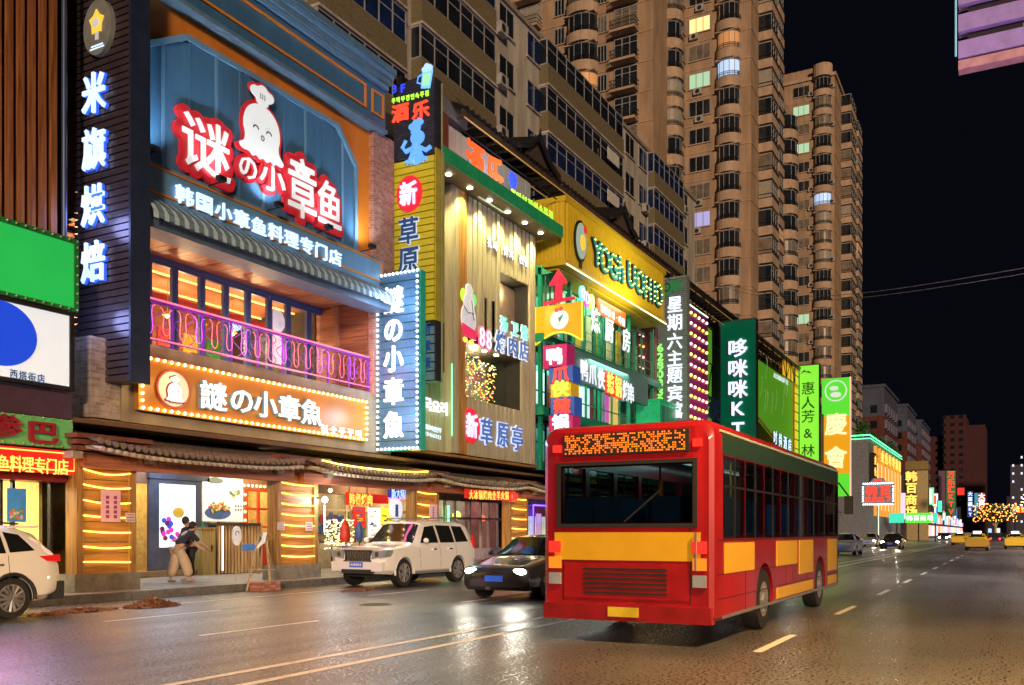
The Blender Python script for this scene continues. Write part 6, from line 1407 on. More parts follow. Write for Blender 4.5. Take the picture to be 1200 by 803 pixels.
# ================================================================ VEHICLES
def vehicle(label, cat, name, loc, heading, L, Wd, Hh, wb, fo, st, paint, opts, group=None):
    """st: list of stations (x from the front, z_bottom, z_belt, z_top, half width low, half belt, half top). heading +1: nose towards -X"""
    t = thing(name, label, cat, (loc[0], loc[1], 0), group)
    X = lambda x: loc[0]+x*heading if heading > 0 else loc[0]+L-x      # nose at loc.x for heading 1
    yc = loc[1]+Wd/2
    def ring(s_):
        x, zb, zl, zt, wl, wbt, wt = s_
        return [(wl*.9, zb), (wl, zb+.1), (wl+.02, (zb+zl)*.5), (wbt+.01, zl-.08), (wbt, zl), (wt+(wbt-wt)*.5, zl+(zt-zl)*.5), (wt, zt-.06*min(1,(zt-zl)*4)), (wt*.8, zt-.012), (0, zt)]
    # densify stations
    D = []
    for a_, b_ in zip(st, st[1:]):
        n_ = max(1, int((b_[0]-a_[0])/.14))
        for k in range(n_): D.append(tuple(a_[i]+(b_[i]-a_[i])*k/n_ for i in range(7)))
    D.append(st[-1]); body = MB(); m = len(ring(D[0])); vs = []
    for s_ in D:
        r_ = ring(s_); vs += [(X(s_[0]), yc-y, z) for y, z in r_] + [(X(s_[0]), yc+y, z) for y, z in r_[:-1][::-1]]
    w_ = 2*m-1; fs = []
    for i in range(len(D)-1):
        for j in range(w_): fs.append((i*w_+j, i*w_+(j+1)%w_, (i+1)*w_+(j+1)%w_, (i+1)*w_+j) if heading < 0 else (i*w_+j, (i+1)*w_+j, (i+1)*w_+(j+1)%w_, i*w_+(j+1)%w_))
    fs += [tuple(range(w_)), tuple(range((len(D)-1)*w_+w_-1, (len(D)-1)*w_-1, -1))]
    body.add(vs, fs); me = body.mesh('body', paint, None)
    bm = bmesh.new(); bm.from_mesh(me); bmesh.ops.recalc_face_normals(bm, faces=bm.faces); bm.to_mesh(me); bm.free()
    bo = bpy.data.objects.new('body', me); COL.objects.link(bo)
    wr = opts['wr']; ax = [fo, fo+wb]
    cut = MB()
    for a_ in ax:
        for sgn in (-1, 1): cut.tube([(X(a_), yc+sgn*(Wd/2+.1), wr), (X(a_), yc+sgn*(Wd/2-.3), wr)], wr*1.14, 22)
    cm = cut.mesh('cut', black); bmc = bmesh.new(); bmc.from_mesh(cm); bmesh.ops.recalc_face_normals(bmc, faces=bmc.faces); bmc.to_mesh(cm); bmc.free()
    co = bpy.data.objects.new('cut', cm); COL.objects.link(co); md = bo.modifiers.new('b', 'BOOLEAN'); md.operation = 'DIFFERENCE'; md.object = co; md.solver = 'EXACT'
    dg_ = bpy.context.evaluated_depsgraph_get(); dg_.update(); m2 = bpy.data.meshes.new_from_object(bo.evaluated_get(dg_)); bpy.data.objects.remove(bo); bpy.data.objects.remove(co)
    m2.polygons.foreach_set('use_smooth', [True]*len(m2.polygons)); m2.set_sharp_from_angle(angle=R(32)); inst('body', m2, t)
    def stat(x):
        for a_, b_ in zip(st, st[1:]):
            if a_[0] <= x <= b_[0]: k = (x-a_[0])/max(1e-6, b_[0]-a_[0]); return tuple(a_[i]+(b_[i]-a_[i])*k for i in range(7))
        return st[-1]
    def sy(x, z):
        r_ = ring(stat(x))
        for (y0,z0),(y1,z1) in zip(r_, r_[1:]):
            if z0 <= z <= z1: return y0+(y1-y0)*(z-z0)/max(1e-6, z1-z0)
        return r_[-2][0]
    def sz_(x, y):
        r_ = ring(stat(x)); y = abs(y)
        for (y0,z0),(y1,z1) in reversed(list(zip(r_, r_[1:]))):
            if y1 <= y <= y0: return z0+(z1-z0)*(y-y0)/min(-1e-6, y1-y0) if y1 != y0 else z1
        return r_[-3][1]
    def side_patch(name, q, mat, n=6, off=.007, both=True, par=None):
        for sgn in ((-1, 1) if both else (-1,)):
            mb = MB(); vs = []
            for i in range(n+1):
                for j in range(n+1):
                    u, v = i/n, j/n; x = (q[0][0]*(1-u)+q[1][0]*u)*(1-v)+(q[3][0]*(1-u)+q[2][0]*u)*v; z = (q[0][1]*(1-u)+q[1][1]*u)*(1-v)+(q[3][1]*(1-u)+q[2][1]*u)*v
                    vs.append((X(x), yc+sgn*(sy(x, z)+off), z))
            mb.add(vs, [(i*(n+1)+j, (i+1)*(n+1)+j, (i+1)*(n+1)+j+1, i*(n+1)+j+1) for i in range(n) for j in range(n)]); part(name, mb, mat, par or t, 60)
    def top_patch(name, x0, x1, w0, w1, mat, n=8, off=.008):
        mb = MB(); vs = []
        for i in range(n+1):
            for j in range(n+1):
                u, v = i/n, j/n*2-1; x = x0+(x1-x0)*u; y = (w0+(w1-w0)*u)*v; vs.append((X(x)-off*heading*.6, yc+y, sz_(x, y)+off))
        mb.add(vs, [(i*(n+1)+j, (i+1)*(n+1)+j, (i+1)*(n+1)+j+1, i*(n+1)+j+1) for i in range(n) for j in range(n)]); part(name, mb, mat, t, 60)
    tint = opts.get('glass', M('car window glass', (.01,.012,.014), .05, var=.1, spec=.9))
    for q in opts['side']: side_patch('side_window', q, tint)
    for q in opts.get('paintpatch', []): side_patch(q[0], q[1], q[2])
    for nm_, x0, x1, w0, w1 in opts['top']: top_patch(nm_, x0, x1, w0, w1, tint)
    rimm = opts.get('rimm', alum)
    for a_ in ax:
        for sgn in (-1, 1):
            y0 = yc+sgn*(Wd/2-.03); y1 = yc+sgn*(Wd/2-.25)
            wt = thing_part('wheel', t)
            part('tyre', MB().tube([(X(a_),y0,wr),(X(a_),(y0+y1)/2,wr),(X(a_),y1,wr)], [wr*.97,wr,wr*.97], 28), black, wt, 50)
            rm = MB(); rm.tube([(X(a_),y0+sgn*.004,wr),(X(a_),y0-sgn*.02,wr)], wr*.2, 14)
            ns = opts.get('spokes', 5)
            for k in range(ns):
                for dd in (-.11, .11):
                    th = 2*math.pi*k/ns+dd+.3; th2 = th+dd*.9; rm.tube([(X(a_)+wr*.1*math.cos(th),y0+sgn*.006,wr+wr*.1*math.sin(th)),(X(a_)+wr*.64*math.cos(th2),y0+sgn*.004,wr+wr*.64*math.sin(th2))], [.022,.034], 5)
            rm.tube([(X(a_)+wr*.64*math.cos(i*math.pi/14),y0+sgn*.002,wr+wr*.64*math.sin(i*math.pi/14)) for i in range(28)], .018, 5, True)
            part('rim', rm, rimm, wt, 40); part('brake_disc', MB().tube([(X(a_),y0-sgn*.05,wr),(X(a_),y0-sgn*.07,wr)], wr*.62, 20), M('dark wheel well', (.02,.02,.022), .5, .5), wt)
    part('wheel_well', MB().box(X(.3), X(L-.3), yc-Wd/2+.28, yc+Wd/2-.28, .28, .7), black, t)
    return t, X, yc, sy, sz_, side_patch
def thing_part(name, parent):
    o = bpy.data.objects.new(name, None); COL.objects.link(o); o.parent = parent; o.empty_display_size = .1; o.location = (0,0,0)
    return o
def carpaint(name, col, rough=.22):
    m, n, b = _base(name); b.inputs['Base Color'].default_value = list(col)+[1]; b.inputs['Roughness'].default_value = rough; b.inputs['Coat Weight'].default_value = .8; b.inputs['Coat Roughness'].default_value = .05; return m
whp = carpaint('pearl white paint', (.78,.79,.8)); trimp = M('dark grey trim plastic', (.025,.027,.03), .5); chrome = M('chrome trim', (.6,.6,.62), .12, 1, var=.05); tailr = M('tail lamp red', (.4,.01,.01), .15, es=.5, ec=(1,.02,.01)); lampg = M('headlamp glass', (.25,.27,.3), .08, es=.1, spec=.9)
dpl = M('panel gap', (.04,.04,.04), .6)
# --- parked crossover, left edge (nose out of frame to the left)
st = [(0,.42,.72,.78,.6,.62,.5),(.12,.3,.84,.92,.82,.82,.7),(1.0,.26,.98,1.06,.91,.89,.78),(1.35,.26,1.02,1.14,.92,.9,.7),(2.1,.26,1.05,1.62,.92,.9,.62),(2.7,.26,1.07,1.67,.92,.9,.62),(3.8,.28,1.1,1.62,.92,.9,.6),(4.2,.3,1.12,1.5,.91,.88,.6),(4.42,.36,1.1,1.22,.88,.84,.66),(4.57,.45,.9,.95,.78,.76,.66)]
rx = FY(15.15).a(75)
t, X, yc, sy, sz_, sp = vehicle('white crossover with black wheel arches parked at the left edge, rear half in view', 'car', 'parked_car', (rx-4.57, 15.15), 1, 4.57, 1.84, 1.68, 2.66, .93, st, whp,
    dict(wr=.36, side=[((1.75,1.12),(2.62,1.13),(2.62,1.53),(2.15,1.5)), ((2.7,1.13),(3.5,1.14),(3.5,1.52),(2.7,1.54)), ((3.57,1.15),(4.05,1.18),(3.85,1.46),(3.57,1.51))], top=[('windscreen',1.4,2.05,.72,.6)], spokes=7))
for a_ in (.93, 3.59):
    for sgn in (-1, 1): part('arch_trim', MB().tube([(X(a_)+.42*math.cos(th), yc+sgn*.915, .36+.42*math.sin(th)) for th in [math.pi*i/14-.1 for i in range(16)]], .035, 6), trimp, t)
part('rear_bumper', MB().box(X(4.2), X(4.62), yc-.86, yc+.86, .36, .62).box(X(4.35), X(4.58), yc-.9, yc+.9, .3, .4), trimp, t)
part('side_skirt', MB().box(X(1.4), X(3.1), yc-.935, yc-.9, .26, .38), trimp, t)
part('tail_lamp', MB().prism(FY(yc-.84), [(X(4.1),1.08),(X(4.5),1.1),(X(4.52),.98),(X(4.25),.99)], 0, .06), tailr, t); part('tail_lamp', MB().box(X(4.42), X(4.53), yc+.6, yc+.85, .98, 1.1), tailr, t)
part('door_handle', MB().box(X(3.42), X(3.2), yc-.945, yc-.915, .93, .96), chrome, t); part('roof_rail', MB().tube([(X(2.0),yc-.6,1.64),(X(2.8),yc-.6,1.71),(X(3.9),yc-.6,1.65)], .018, 5), trimp, t)
part('spoiler', MB().box(X(3.75), X(4.3), yc-.58, yc+.58, 1.58, 1.62), whp, t); part('rear_glass', MB().add([(X(4.25),yc-.55,1.5),(X(4.25),yc+.55,1.5),(X(4.5),yc+.6,1.14),(X(4.5),yc-.6,1.14)], [(0,1,2,3)]) or MB(), black, t) if False else None
for x_ in (2.66, 3.52): sp('door_gap', ((x_,.42),(x_+.012,.42),(x_+.012,1.1),(x_,1.1)), dpl, 4, .004)
# --- parked off-roader (nose towards the left)
st = [(0,.5,.8,.86,.66,.66,.55),(.1,.38,.95,1.02,.86,.84,.7),(.35,.36,1.02,1.1,.93,.9,.76),(1.25,.34,1.1,1.17,.94,.91,.8),(1.42,.34,1.11,1.2,.94,.91,.72),(2.05,.34,1.14,1.8,.94,.91,.66),(2.7,.34,1.15,1.85,.94,.91,.66),(4.2,.36,1.16,1.83,.94,.91,.66),(4.55,.4,1.15,1.72,.93,.9,.64),(4.7,.5,1.1,1.2,.88,.86,.7),(4.76,.55,.95,1.0,.84,.8,.7)]
fx = 20.0; yn = 14.65
t, X, yc, sy, sz_, sp = vehicle('white off-roader with chrome slatted grille parked at the kerb under the eaves', 'car', 'parked_car', (fx, yn), 1, 4.76, 1.885, 1.85, 2.79, .88, st, whp,
    dict(wr=.39, side=[((1.72,1.2),(2.62,1.2),(2.62,1.7),(2.15,1.66)), ((2.72,1.2),(3.5,1.2),(3.5,1.7),(2.72,1.71)), ((3.58,1.21),(4.3,1.22),(4.15,1.68),(3.58,1.7))], top=[('windscreen',1.46,2.0,.78,.62)], spokes=6,
    glass=M('off-roader window glass', (.012,.014,.012), .05, var=.1, spec=.9)))
G = FX(X(0)); 
part('grille', MB().box(X(-.012), X(.12), yc-.43, yc+.43, .74, 1.0), trimp, t)
for k in range(9): part('grille_bar', MB().box(X(-.035), X(.0), yc-.385+k*.086, yc-.345+k*.086, .76, .98), chrome, t)
part('grille_surround', MB().box(X(-.03), X(.1), yc-.47, yc+.47, 1.0, 1.03).box(X(-.03), X(.1), yc-.47, yc+.47, .71, .738), chrome, t)
for sgn in (-1, 1):
    part('headlight', MB().prism(FX(X(0)), [(-(yc+sgn*.46), .78), (-(yc+sgn*.9), .84), (-(yc+sgn*.92), 1.03), (-(yc+sgn*.5), 1.0)], -.36, .012), lampg, t)
    part('headlamp_lens', MB().tube([(X(-.02),yc+sgn*.64,.91),(X(.05),yc+sgn*.64,.91)], .07, 12).tube([(X(-.0),yc+sgn*.8,.93),(X(.08),yc+sgn*.8,.93)], .055, 12), chrome, t)
    part('fog_lamp', MB().tube([(X(.0),yc+sgn*.7,.56),(X(.1),yc+sgn*.7,.56)], .07, 12), chrome, t)
    part('door_mirror', MB().sphere((X(1.75), yc+sgn*1.05, 1.27), (.1), 10, 7, (.5,.9,.75)), whp, t, 60)
part('front_bumper', MB().box(X(-.07), X(.3), yc-.86, yc+.86, .45, .7), whp, t, 40); part('lower_intake', MB().box(X(-.08), X(.1), yc-.5, yc+.5, .4, .5), trimp, t)
part('number_plate', MB().box(X(-.085), X(-.07), yc-.22, yc+.22, .555, .695), M('blue number plate', (.02,.08,.5), .4, es=.25, ec=(.05,.2,1)), t)
for k in range(6): part('plate_character', MB().box(X(-.09), X(-.085), yc-.18+k*.063, yc-.14+k*.063, .59, .66), M('plate white', (.7,.7,.75), .5), t)
for a_ in (.88, 3.67):
    for sgn in (-1, 1): part('arch_lip', MB().tube([(X(a_)+.45*math.cos(th), yc+sgn*.93, .39+.45*math.sin(th)) for th in [math.pi*i/14-.1 for i in range(16)]], .03, 6), whp, t)
for x_ in (1.62, 2.66, 3.54): sp('door_gap', ((x_,.5),(x_+.014,.5),(x_+.014,1.15),(x_,1.15)), dpl, 4, .004)
for x_ in (2.45, 3.3): part('door_handle', MB().box(X(x_), X(x_-.18), yc-.965, yc-.935, 1.0, 1.035), chrome, t)
for sgn in (-1, 1): part('roof_rail', MB().tube([(X(2.1),yc+sgn*.62,1.83),(X(2.3),yc+sgn*.62,1.92),(X(4.1),yc+sgn*.62,1.91),(X(4.3),yc+sgn*.62,1.83)], .02, 6), alum, t)
part('side_step', MB().box(X(1.4), X(3.1), yc-.98, yc-.85, .34, .4), alum, t); part('tail_lamp', MB().prism(FY(yc-.88), [(X(4.52),1.02),(X(4.68),1.02),(X(4.62),1.4),(X(4.55),1.4)], -.04, .03), tailr, t)
for q in ((1.8,.98,.3,.1),(2.6,.9,.5,.06)): pass
# --- dark moving car beside the bus
st = [(0,.3,.62,.66,.6,.6,.5),(.12,.22,.7,.76,.82,.8,.66),(1.0,.2,.86,.92,.88,.86,.72),(1.25,.2,.9,.98,.89,.86,.64),(1.95,.2,.94,1.4,.89,.86,.56),(2.6,.2,.95,1.45,.89,.86,.56),(3.4,.22,.97,1.38,.89,.86,.54),(4.1,.26,1.0,1.1,.87,.84,.6),(4.5,.34,.92,.98,.8,.78,.62)]
dkp = carpaint('black car paint', (.02,.018,.02), .15)
hl = E('white headlight', (1,.95,.8), 70)
def sedan(loc, heading, paint, label, hlit=True, group=None, taxi=False):
    t, X, yc, sy, sz_, sp = vehicle(label, 'car' if not taxi else 'taxi', 'moving_car' if not taxi else 'taxi', loc, heading, 4.5, 1.78, 1.45, 2.65, .9, st, paint,
        dict(wr=.32, side=[((1.65,1.0),(2.5,1.0),(2.5,1.34),(2.0,1.3)), ((2.58,1.0),(3.4,1.03),(3.2,1.33),(2.58,1.35))], top=[('windscreen',1.28,1.92,.68,.52),('rear_window',3.45,4.05,.52,.6)]), group)
    for sgn in (-1, 1):
        part('headlight', MB().sphere((X(.06), yc+sgn*.6, .64), .12, 10, 6, (.6,1.4,.6)), hl if hlit else lampg, t, 60); part('tail_lamp', MB().sphere((X(4.4), yc+sgn*.66, .85), .1, 8, 5, (.5,1.2,.8)), E('red tail light', (1,.03,.02), 6), t, 60)
        part('door_mirror', MB().sphere((X(1.6), yc+sgn*.98, 1.02), .09, 8, 6, (.5,1,.75)), paint, t, 60)
        if hlit: lamp('SPOT', (X(.0)-.2*heading, yc+sgn*.62, .66), 45, (1,.93,.75), .08, (-heading,0,-.08), 75, 'headlight_beam', t)
    part('number_plate', MB().box(X(-.02), X(.02), yc-.22, yc+.22, .42, .55), M('blue number plate', (.02,.08,.5), .4, es=.25, ec=(.05,.2,1)), t); part('grille', MB().box(X(.02), X(.1), yc-.4, yc+.4, .5, .66), trimp, t)
    if taxi: part('roof_light', MB().box(X(2.3), X(2.55), yc-.3, yc+.3, 1.46, 1.6), E('taxi roof light', (.8,.85,1), 4), t)
    return t, X, yc
sedan((17.6, 9.1), 1, dkp, 'dark car with lit headlights, half hidden behind the rear of the red bus')

# --- bus
def dirtypaint(name, col, rough):
    m = M(name, col, rough, var=.14, scale=1.5, dirt=.3); b = m.node_tree.nodes['Principled BSDF']; b.inputs['Coat Weight'].default_value = .6; b.inputs['Coat Roughness'].default_value = .12; return m
busr = dirtypaint('bus red paint', (.34,.008,.014), .35); busy = M('bus yellow panel', (.62,.36,.02), .35, var=.06); bdark = M('bus window glass', (.012,.02,.018), .06, var=.3, spec=.9)
BX0, BX1, BY0, BY1 = 11.7, 21.4, 3.35, 5.85; zt = 2.98
t = thing('city_bus', 'red city bus with yellow advertising panels seen from behind on the road', 'bus', ((BX0+BX1)/2, (BY0+BY1)/2, 0))
bb = MB(); r_ = .18; prof = []
def rr(y0, y1, z0, z1, r, n=5):
    P_ = []
    for cx, cy, s0 in ((y1-r, z1-r, 0), (y0+r, z1-r, 90), (y0+r*.5, z0+r*.5, 180), (y1-r*.5, z0+r*.5, 270)):
        q = r if s0 < 180 else r*.5
        for k in range(n+1): th = R(s0+90*k/n); P_.append((cx+q*math.cos(th), cy+q*math.sin(th)))
    return P_
def loft(stn, flip=False):
    mb = MB(); vs = []; n = None
    for x, ins in stn:
        P_ = rr(BY0+ins, BY1-ins, .32+ins*.4, zt-ins, .2); n = len(P_); vs += [(x, y, z) for y, z in P_]
    fs = [(i*n+j, i*n+(j+1)%n, (i+1)*n+(j+1)%n, (i+1)*n+j) for i in range(len(stn)-1) for j in range(n)] + [tuple(range(n))[::-1], tuple((len(stn)-1)*n+k for k in range(n))]
    mb.add(vs, fs); return mb
lb_ = loft([(BX0,.09),(BX0+.04,.03),(BX0+.12,0),(BX1-.15,0),(BX1-.05,.04),(BX1,.12)])
me = lb_.mesh('body', busr); bm = bmesh.new(); bm.from_mesh(me); bmesh.ops.recalc_face_normals(bm, faces=bm.faces); bm.to_mesh(me); bm.free()
bo = bpy.data.objects.new('b', me); COL.objects.link(bo); cut = MB(); cut2 = MB(); cut3 = MB()
for xa in (14.4, 19.1):
    for ya, yb in ((BY0-.1, BY0+.35), (BY1+.1, BY1-.35)): cut.tube([(xa,ya,.47),(xa,yb,.47)], .56, 24)
cut2.box(BX0+.08, BX1-.08, BY0+.06, BY1-.06, 1.06, 2.86)
for k in range(8): cut3.box(BX0+.35+k*1.15+.04, BX0+.35+k*1.15+1.04, BY0-.2, BY1+.2, 1.46, 2.48)
cut3.box(BX0-.2, BX0+.2, BY0+.32, BY1-.32, 1.64, 2.4)
tmp = []
for c_ in (cut, cut2, cut3):
    cm = c_.mesh('c', black); bmc = bmesh.new(); bmc.from_mesh(cm); bmesh.ops.recalc_face_normals(bmc, faces=bmc.faces); bmc.to_mesh(cm); bmc.free()
    co = bpy.data.objects.new('c', cm); COL.objects.link(co); md = bo.modifiers.new('b', 'BOOLEAN'); md.operation = 'DIFFERENCE'; md.object = co; md.solver = 'EXACT'; tmp.append(co)
dg_ = bpy.context.evaluated_depsgraph_get(); dg_.update(); m2 = bpy.data.meshes.new_from_object(bo.evaluated_get(dg_)); bpy.data.objects.remove(bo)
for co in tmp: bpy.data.objects.remove(co)
m2.polygons.foreach_set('use_smooth', [True]*len(m2.polygons)); m2.set_sharp_from_angle(angle=R(30)); inst('body', m2, t)
bgl = GL('tinted bus glass', (.42,.52,.5), .03, .2)
part('cabin_floor', MB().box(BX0+.1, BX1-.1, BY0+.08, BY1-.08, 1.065, 1.1), M('grey cabin floor', (.12,.12,.13), .6), t)
lin = MB().box(BX0+.1, BX1-.1, BY0+.08, BY1-.08, 2.8, 2.84).box(BX1-.2, BX1-.15, BY0+.1, BY1-.1, 1.1, 1.5); part('cabin_lining', lin, M('pale cabin lining', (.45,.45,.43), .6), t)
part('ceiling_light', MB().box(BX0+.6, BX1-.8, BY0+.5, BY0+.6, 2.76, 2.795).box(BX0+.6, BX1-.8, BY1-.6, BY1-.5, 2.76, 2.795), E('bus ceiling tube', (.8,.95,1), 2.0), t)
seatm = M('blue seat fabric', (.03,.08,.25), .7); sme = MB()
sme.box(0, .42, 0, .42, 1.35, 1.45).box(-.02, .06, 0, .42, 1.45, 2.0).box(.1, .3, .1, .3, 1.1, 1.35); sme = sme.mesh('seat', seatm)
for k in range(9):
    for y_ in (BY0+.15, BY0+.6, BY1-1.03, BY1-.57):
        if k != 4: inst('seat', sme, t, (BX0+.45+k*.98, y_, 0))
hr = MB()
for k in range(5): hr.cyl((BX0+1+k*1.9, BY0+1.1, 1.1), (BX0+1+k*1.9, BY0+1.1, 2.8), .018, 6)
hr.cyl((BX0+.5, BY0+1.1, 2.6), (BX1-.6, BY0+1.1, 2.6), .016, 6); part('grab_rail', hr, M('yellow grab rail', (.6,.4,.03), .4), t)
# side windows facing the viewer's side (-Y) and the far side
for yy, s_ in ((BY0, -1), (BY1, 1)):
    for k in range(8):
        x0 = BX0+.35+k*1.15
        w = part('side_window', MB().box(x0, x0+1.08, yy+s_*.012, yy-s_*.0, 1.42, 2.52), bgl, t)
        part('window_divider', MB().box(x0+.52, x0+.55, yy+s_*.02, yy, 1.42, 2.52).box(x0, x0+1.08, yy+s_*.018, yy, 2.1, 2.13), darkm, w)
    part('roof_band', MB().box(BX0+.3, BX1-.3, yy+s_*.008, yy-s_*.01, 2.54, 2.8), M('dark green bus band', (.015,.05,.035), .3), t)
for x0, x1, z0, z1 in ((12.1,13.7,.95,1.36),(15.2,16.8,.95,1.36),(17.0,18.3,.75,1.36),(19.9,21.0,.7,1.36)): part('advert_panel', MB().box(x0, x1, BY0-.012, BY0, z0, z1), busy, t)
for x0, x1 in ((15.2,18.3),(19.9,21.0)): part('yellow_stripe', MB().box(x0, x1, BY0-.01, BY0, .42, .6), busy, t)
part('skirt_line', MB().box(12, 21.2, BY0-.016, BY0, .36, .4), alum, t)
for xa in (14.4, 19.1):
    for ya, s_ in ((BY0+.02, 1), (BY1-.02, -1)):
        wt = thing_part('wheel', t); part('tyre', MB().tube([(xa,ya,.47),(xa,ya+s_*.13,.47),(xa,ya+s_*.26,.47)], [.45,.47,.45], 30), black, wt, 50)
        rm = MB().tube([(xa,ya-s_*.005,.47),(xa,ya+s_*.05,.47)], [.27,.24], 24); rm.tube([(xa,ya-s_*.03,.47),(xa,ya+s_*.02,.47)], .1, 12)
        for k in range(8): th = k*math.pi/4; rm.tube([(xa+.18*math.cos(th),ya-s_*.025,.47+.18*math.sin(th)),(xa+.18*math.cos(th),ya,.47+.18*math.sin(th))], .022, 6)
        part('rim', rm, alum, wt)
# seams, rivet strips, wipers, vents, mirrors
sm_ = M('panel seam', (.05,.004,.006), .6)
for x_ in (13.2,15.9,17.7,19.9): part('panel_seam', MB().box(x_, x_+.015, BY0-.006, BY0, .36, 1.4), sm_, t)
for z_ in (.62,.94,1.39): part('panel_seam', MB().box(BX0+.1, BX1-.1, BY0-.005, BY0, z_, z_+.012), sm_, t)
for y_ in (BY0+.33, BY1-.34): part('panel_seam', MB().box(BX0-.006, BX0, y_, y_+.014, .55, 1.56), sm_, t)
part('fuel_flap', MB().box(16.3, 16.7, BY0-.01, BY0, .64, .9), dirtypaint('bus flap red', (.28,.006,.01), .4), t)
part('wing_mirror', MB().box(BX1-.1, BX1+.1, BY0-.28, BY0-.12, 1.9, 2.3).cyl((BX1,BY0-.2,2.3),(BX1-.1,BY0,2.6),.02,5), black, t)
part('handrail', MB().cyl((BX0-.05,BY0+.25,1.0),(BX0-.05,BY0+.25,1.5),.015,6), alum, t)
part('rear_wiper', MB().cyl((BX0-.03,(BY0+BY1)/2,1.64),(BX0-.03,(BY0+BY1)/2-.5,2.05),.012,4), black, t)
for x_ in (12.8, 20.2): part('roof_hatch', MB().box(x_, x_+.7, (BY0+BY1)/2-.4, (BY0+BY1)/2+.4, zt-.01, zt+.06), M('grey roof unit', (.3,.3,.3), .5), t)
part('upper_rear_lamps', MB().box(BX0-.03, BX0+.02, BY0+.18, BY0+.3, 2.62, 2.72).box(BX0-.03, BX0+.02, BY1-.3, BY1-.18, 2.62, 2.72), E('bus tail lens', (1,.03,.02), 1.3), t)
# rear end
Fr2 = FX(BX0); yc = (BY0+BY1)/2
part('rear_window', MB().box(BX0-.015, BX0-.005, BY0+.3, BY1-.3, 1.62, 2.42), bgl, t)
part('rear_window_surround', MB().box(BX0-.022, BX0+.04, BY0+.24, BY1-.24, 2.42, 2.47).box(BX0-.022, BX0+.04, BY0+.24, BY1-.24, 1.57, 1.62).box(BX0-.022, BX0+.04, BY0+.24, BY0+.3, 1.62, 2.42).box(BX0-.022, BX0+.04, BY1-.3, BY1-.24, 1.62, 2.42), black, t)
led = part('route_display', MB().box(BX0-.03, BX0+.02, BY0+.35, BY1-.35, 2.56, 2.86), black, t)
dots = MB(); rnd = random.Random(3)
for i in range(58):
    for j in range(9):
        if rnd.random() < .62: y_ = BY0+.4+i*.03; z_ = 2.585+j*.03; dots.box(BX0-.036, BX0-.031, y_, y_+.019, z_, z_+.019)
part('led_dots', dots, E('amber LED dot', (1,.2,.01), 2.9), led, kind='stuff')
part('rear_advert', MB().box(BX0-.012, BX0+.05, BY0+.2, BY1-.2, 1.12, 1.5), busy, t)
part('engine_hatch', MB().box(BX0-.014, BX0+.05, BY0+.35, BY1-.35, .6, 1.08), M('dark red hatch', (.3,.008,.012), .35), t)
for k in range(6): part('hatch_louvre', MB().box(BX0-.024, BX0-.012, yc-.6, yc+.6, .66+k*.065, .69+k*.065), black, t)
part('rear_bumper', MB().box(BX0-.06, BX0+.15, BY0+.05, BY1-.05, .3, .52), M('dark red bumper', (.25,.008,.012), .4), t)
for y_ in (BY0+.12, BY1-.3):
    for z_, mt in ((1.22, E('bus tail lens', (1,.03,.02), 1.3)), (1.0, E('amber tail light', (1,.3,.02), .7)), (.78, lampg)): part('tail_lamp', MB().box(BX0-.035, BX0+.03, y_, y_+.18, z_, z_+.16), mt, t)
part('number_plate', MB().box(BX0-.075, BX0-.06, yc-.22, yc+.22, .36, .49), M('yellow plate', (.6,.45,.03), .4), t)
part('roof_unit', MB().box(14, 17.5, BY0+.5, BY1-.5, zt-.01, zt+.14), M('grey roof unit', (.3,.3,.3), .5), t)
part('roof_edge_trim', MB().box(BX0+.2, BX1-.2, BY0-.008, BY0+.02, 2.82, 2.85), M('pale green trim', (.3,.5,.35), .4, es=.1), t)
lamp('AREA', (16.5, 4.6, 2.74), 14, (.8,.95,1), 2, (0,0,-1), parent=t, name='cabin_light')
# ================================================================ OLD RESIDENTIAL BLOCK behind the podium
beige = M('pebble dash beige', (.5,.46,.38), .9, var=.3, scale=14, bump=.6, bscale=30, dirt=.35)
olive = M('olive brown parapet render', (.15,.125,.065), .9, var=.4, scale=14, bump=.6, bscale=30)
pvc = M('white window frame', (.3,.3,.3), .5)
bR = thing('apartment_block', 'old beige apartment block with olive balcony parapets above the signs', 'apartment block', (55, 25.5, 0))
part('wall', MB().box(24, 79, 24.5, 38, 0, 30.6), beige, bR)
part('parapet_cap', MB().box(23.9, 79.1, 24.35, 38.1, 30.6, 30.85), M('grey cap stone', (.25,.22,.18), .8), bR)
FH = 2.8
def bay(x0, x1, y, lvls, blue, n):
    for z in lvls:
        par = part('balcony', MB().box(x0, x1, y, 24.5, z, z+1.15), olive, bR)
        part('slab_edge', MB().box(x0-.04, x1+.04, y-.06, 24.5, z-.12, z-.003), beige, par)
        encl = (hash((round(x0), round(z))) % 4) != 0 or True
        fr_ = MB(); W_ = (x1-x0)/n
        for k in range(n+1): fr_.box(x0+k*W_-.035, x0+k*W_+.035, y+.05, y+.12, z+1.15, z+2.66)
        fr_.box(x0, x1, y+.051, y+.119, z+1.15, z+1.22); fr_.box(x0, x1, y+.051, y+.119, z+2.6, z+2.68); fr_.box(x0, x1, y+.052, y+.118, z+2.1, z+2.15)
        fr_.box(x0, x0+.07, y+.12, 24.5, z+2.6, z+2.68); fr_.box(x0, x0+.07, y+.12, 24.5, z+1.15, z+1.22)
        w = part('window_frame', fr_, pvc, par)
        part('pane', MB().box(x0+.04, x1-.04, y+.075, y+.095, z+1.15, z+2.66).box(x0+.02, x0+.05, y+.1, 24.5, z+1.15, z+2.66), blueglass if blue(z) else dglass, par)
lv = [30.6-2.8*(k+1)+.1 for k in range(6)]
bay(28.2, 34.2, 23.9, lv, lambda z: int(z) % 2 == 0, 6)
bay(35.4, 42.4, 23.9, lv, lambda z: z > 26, 6)
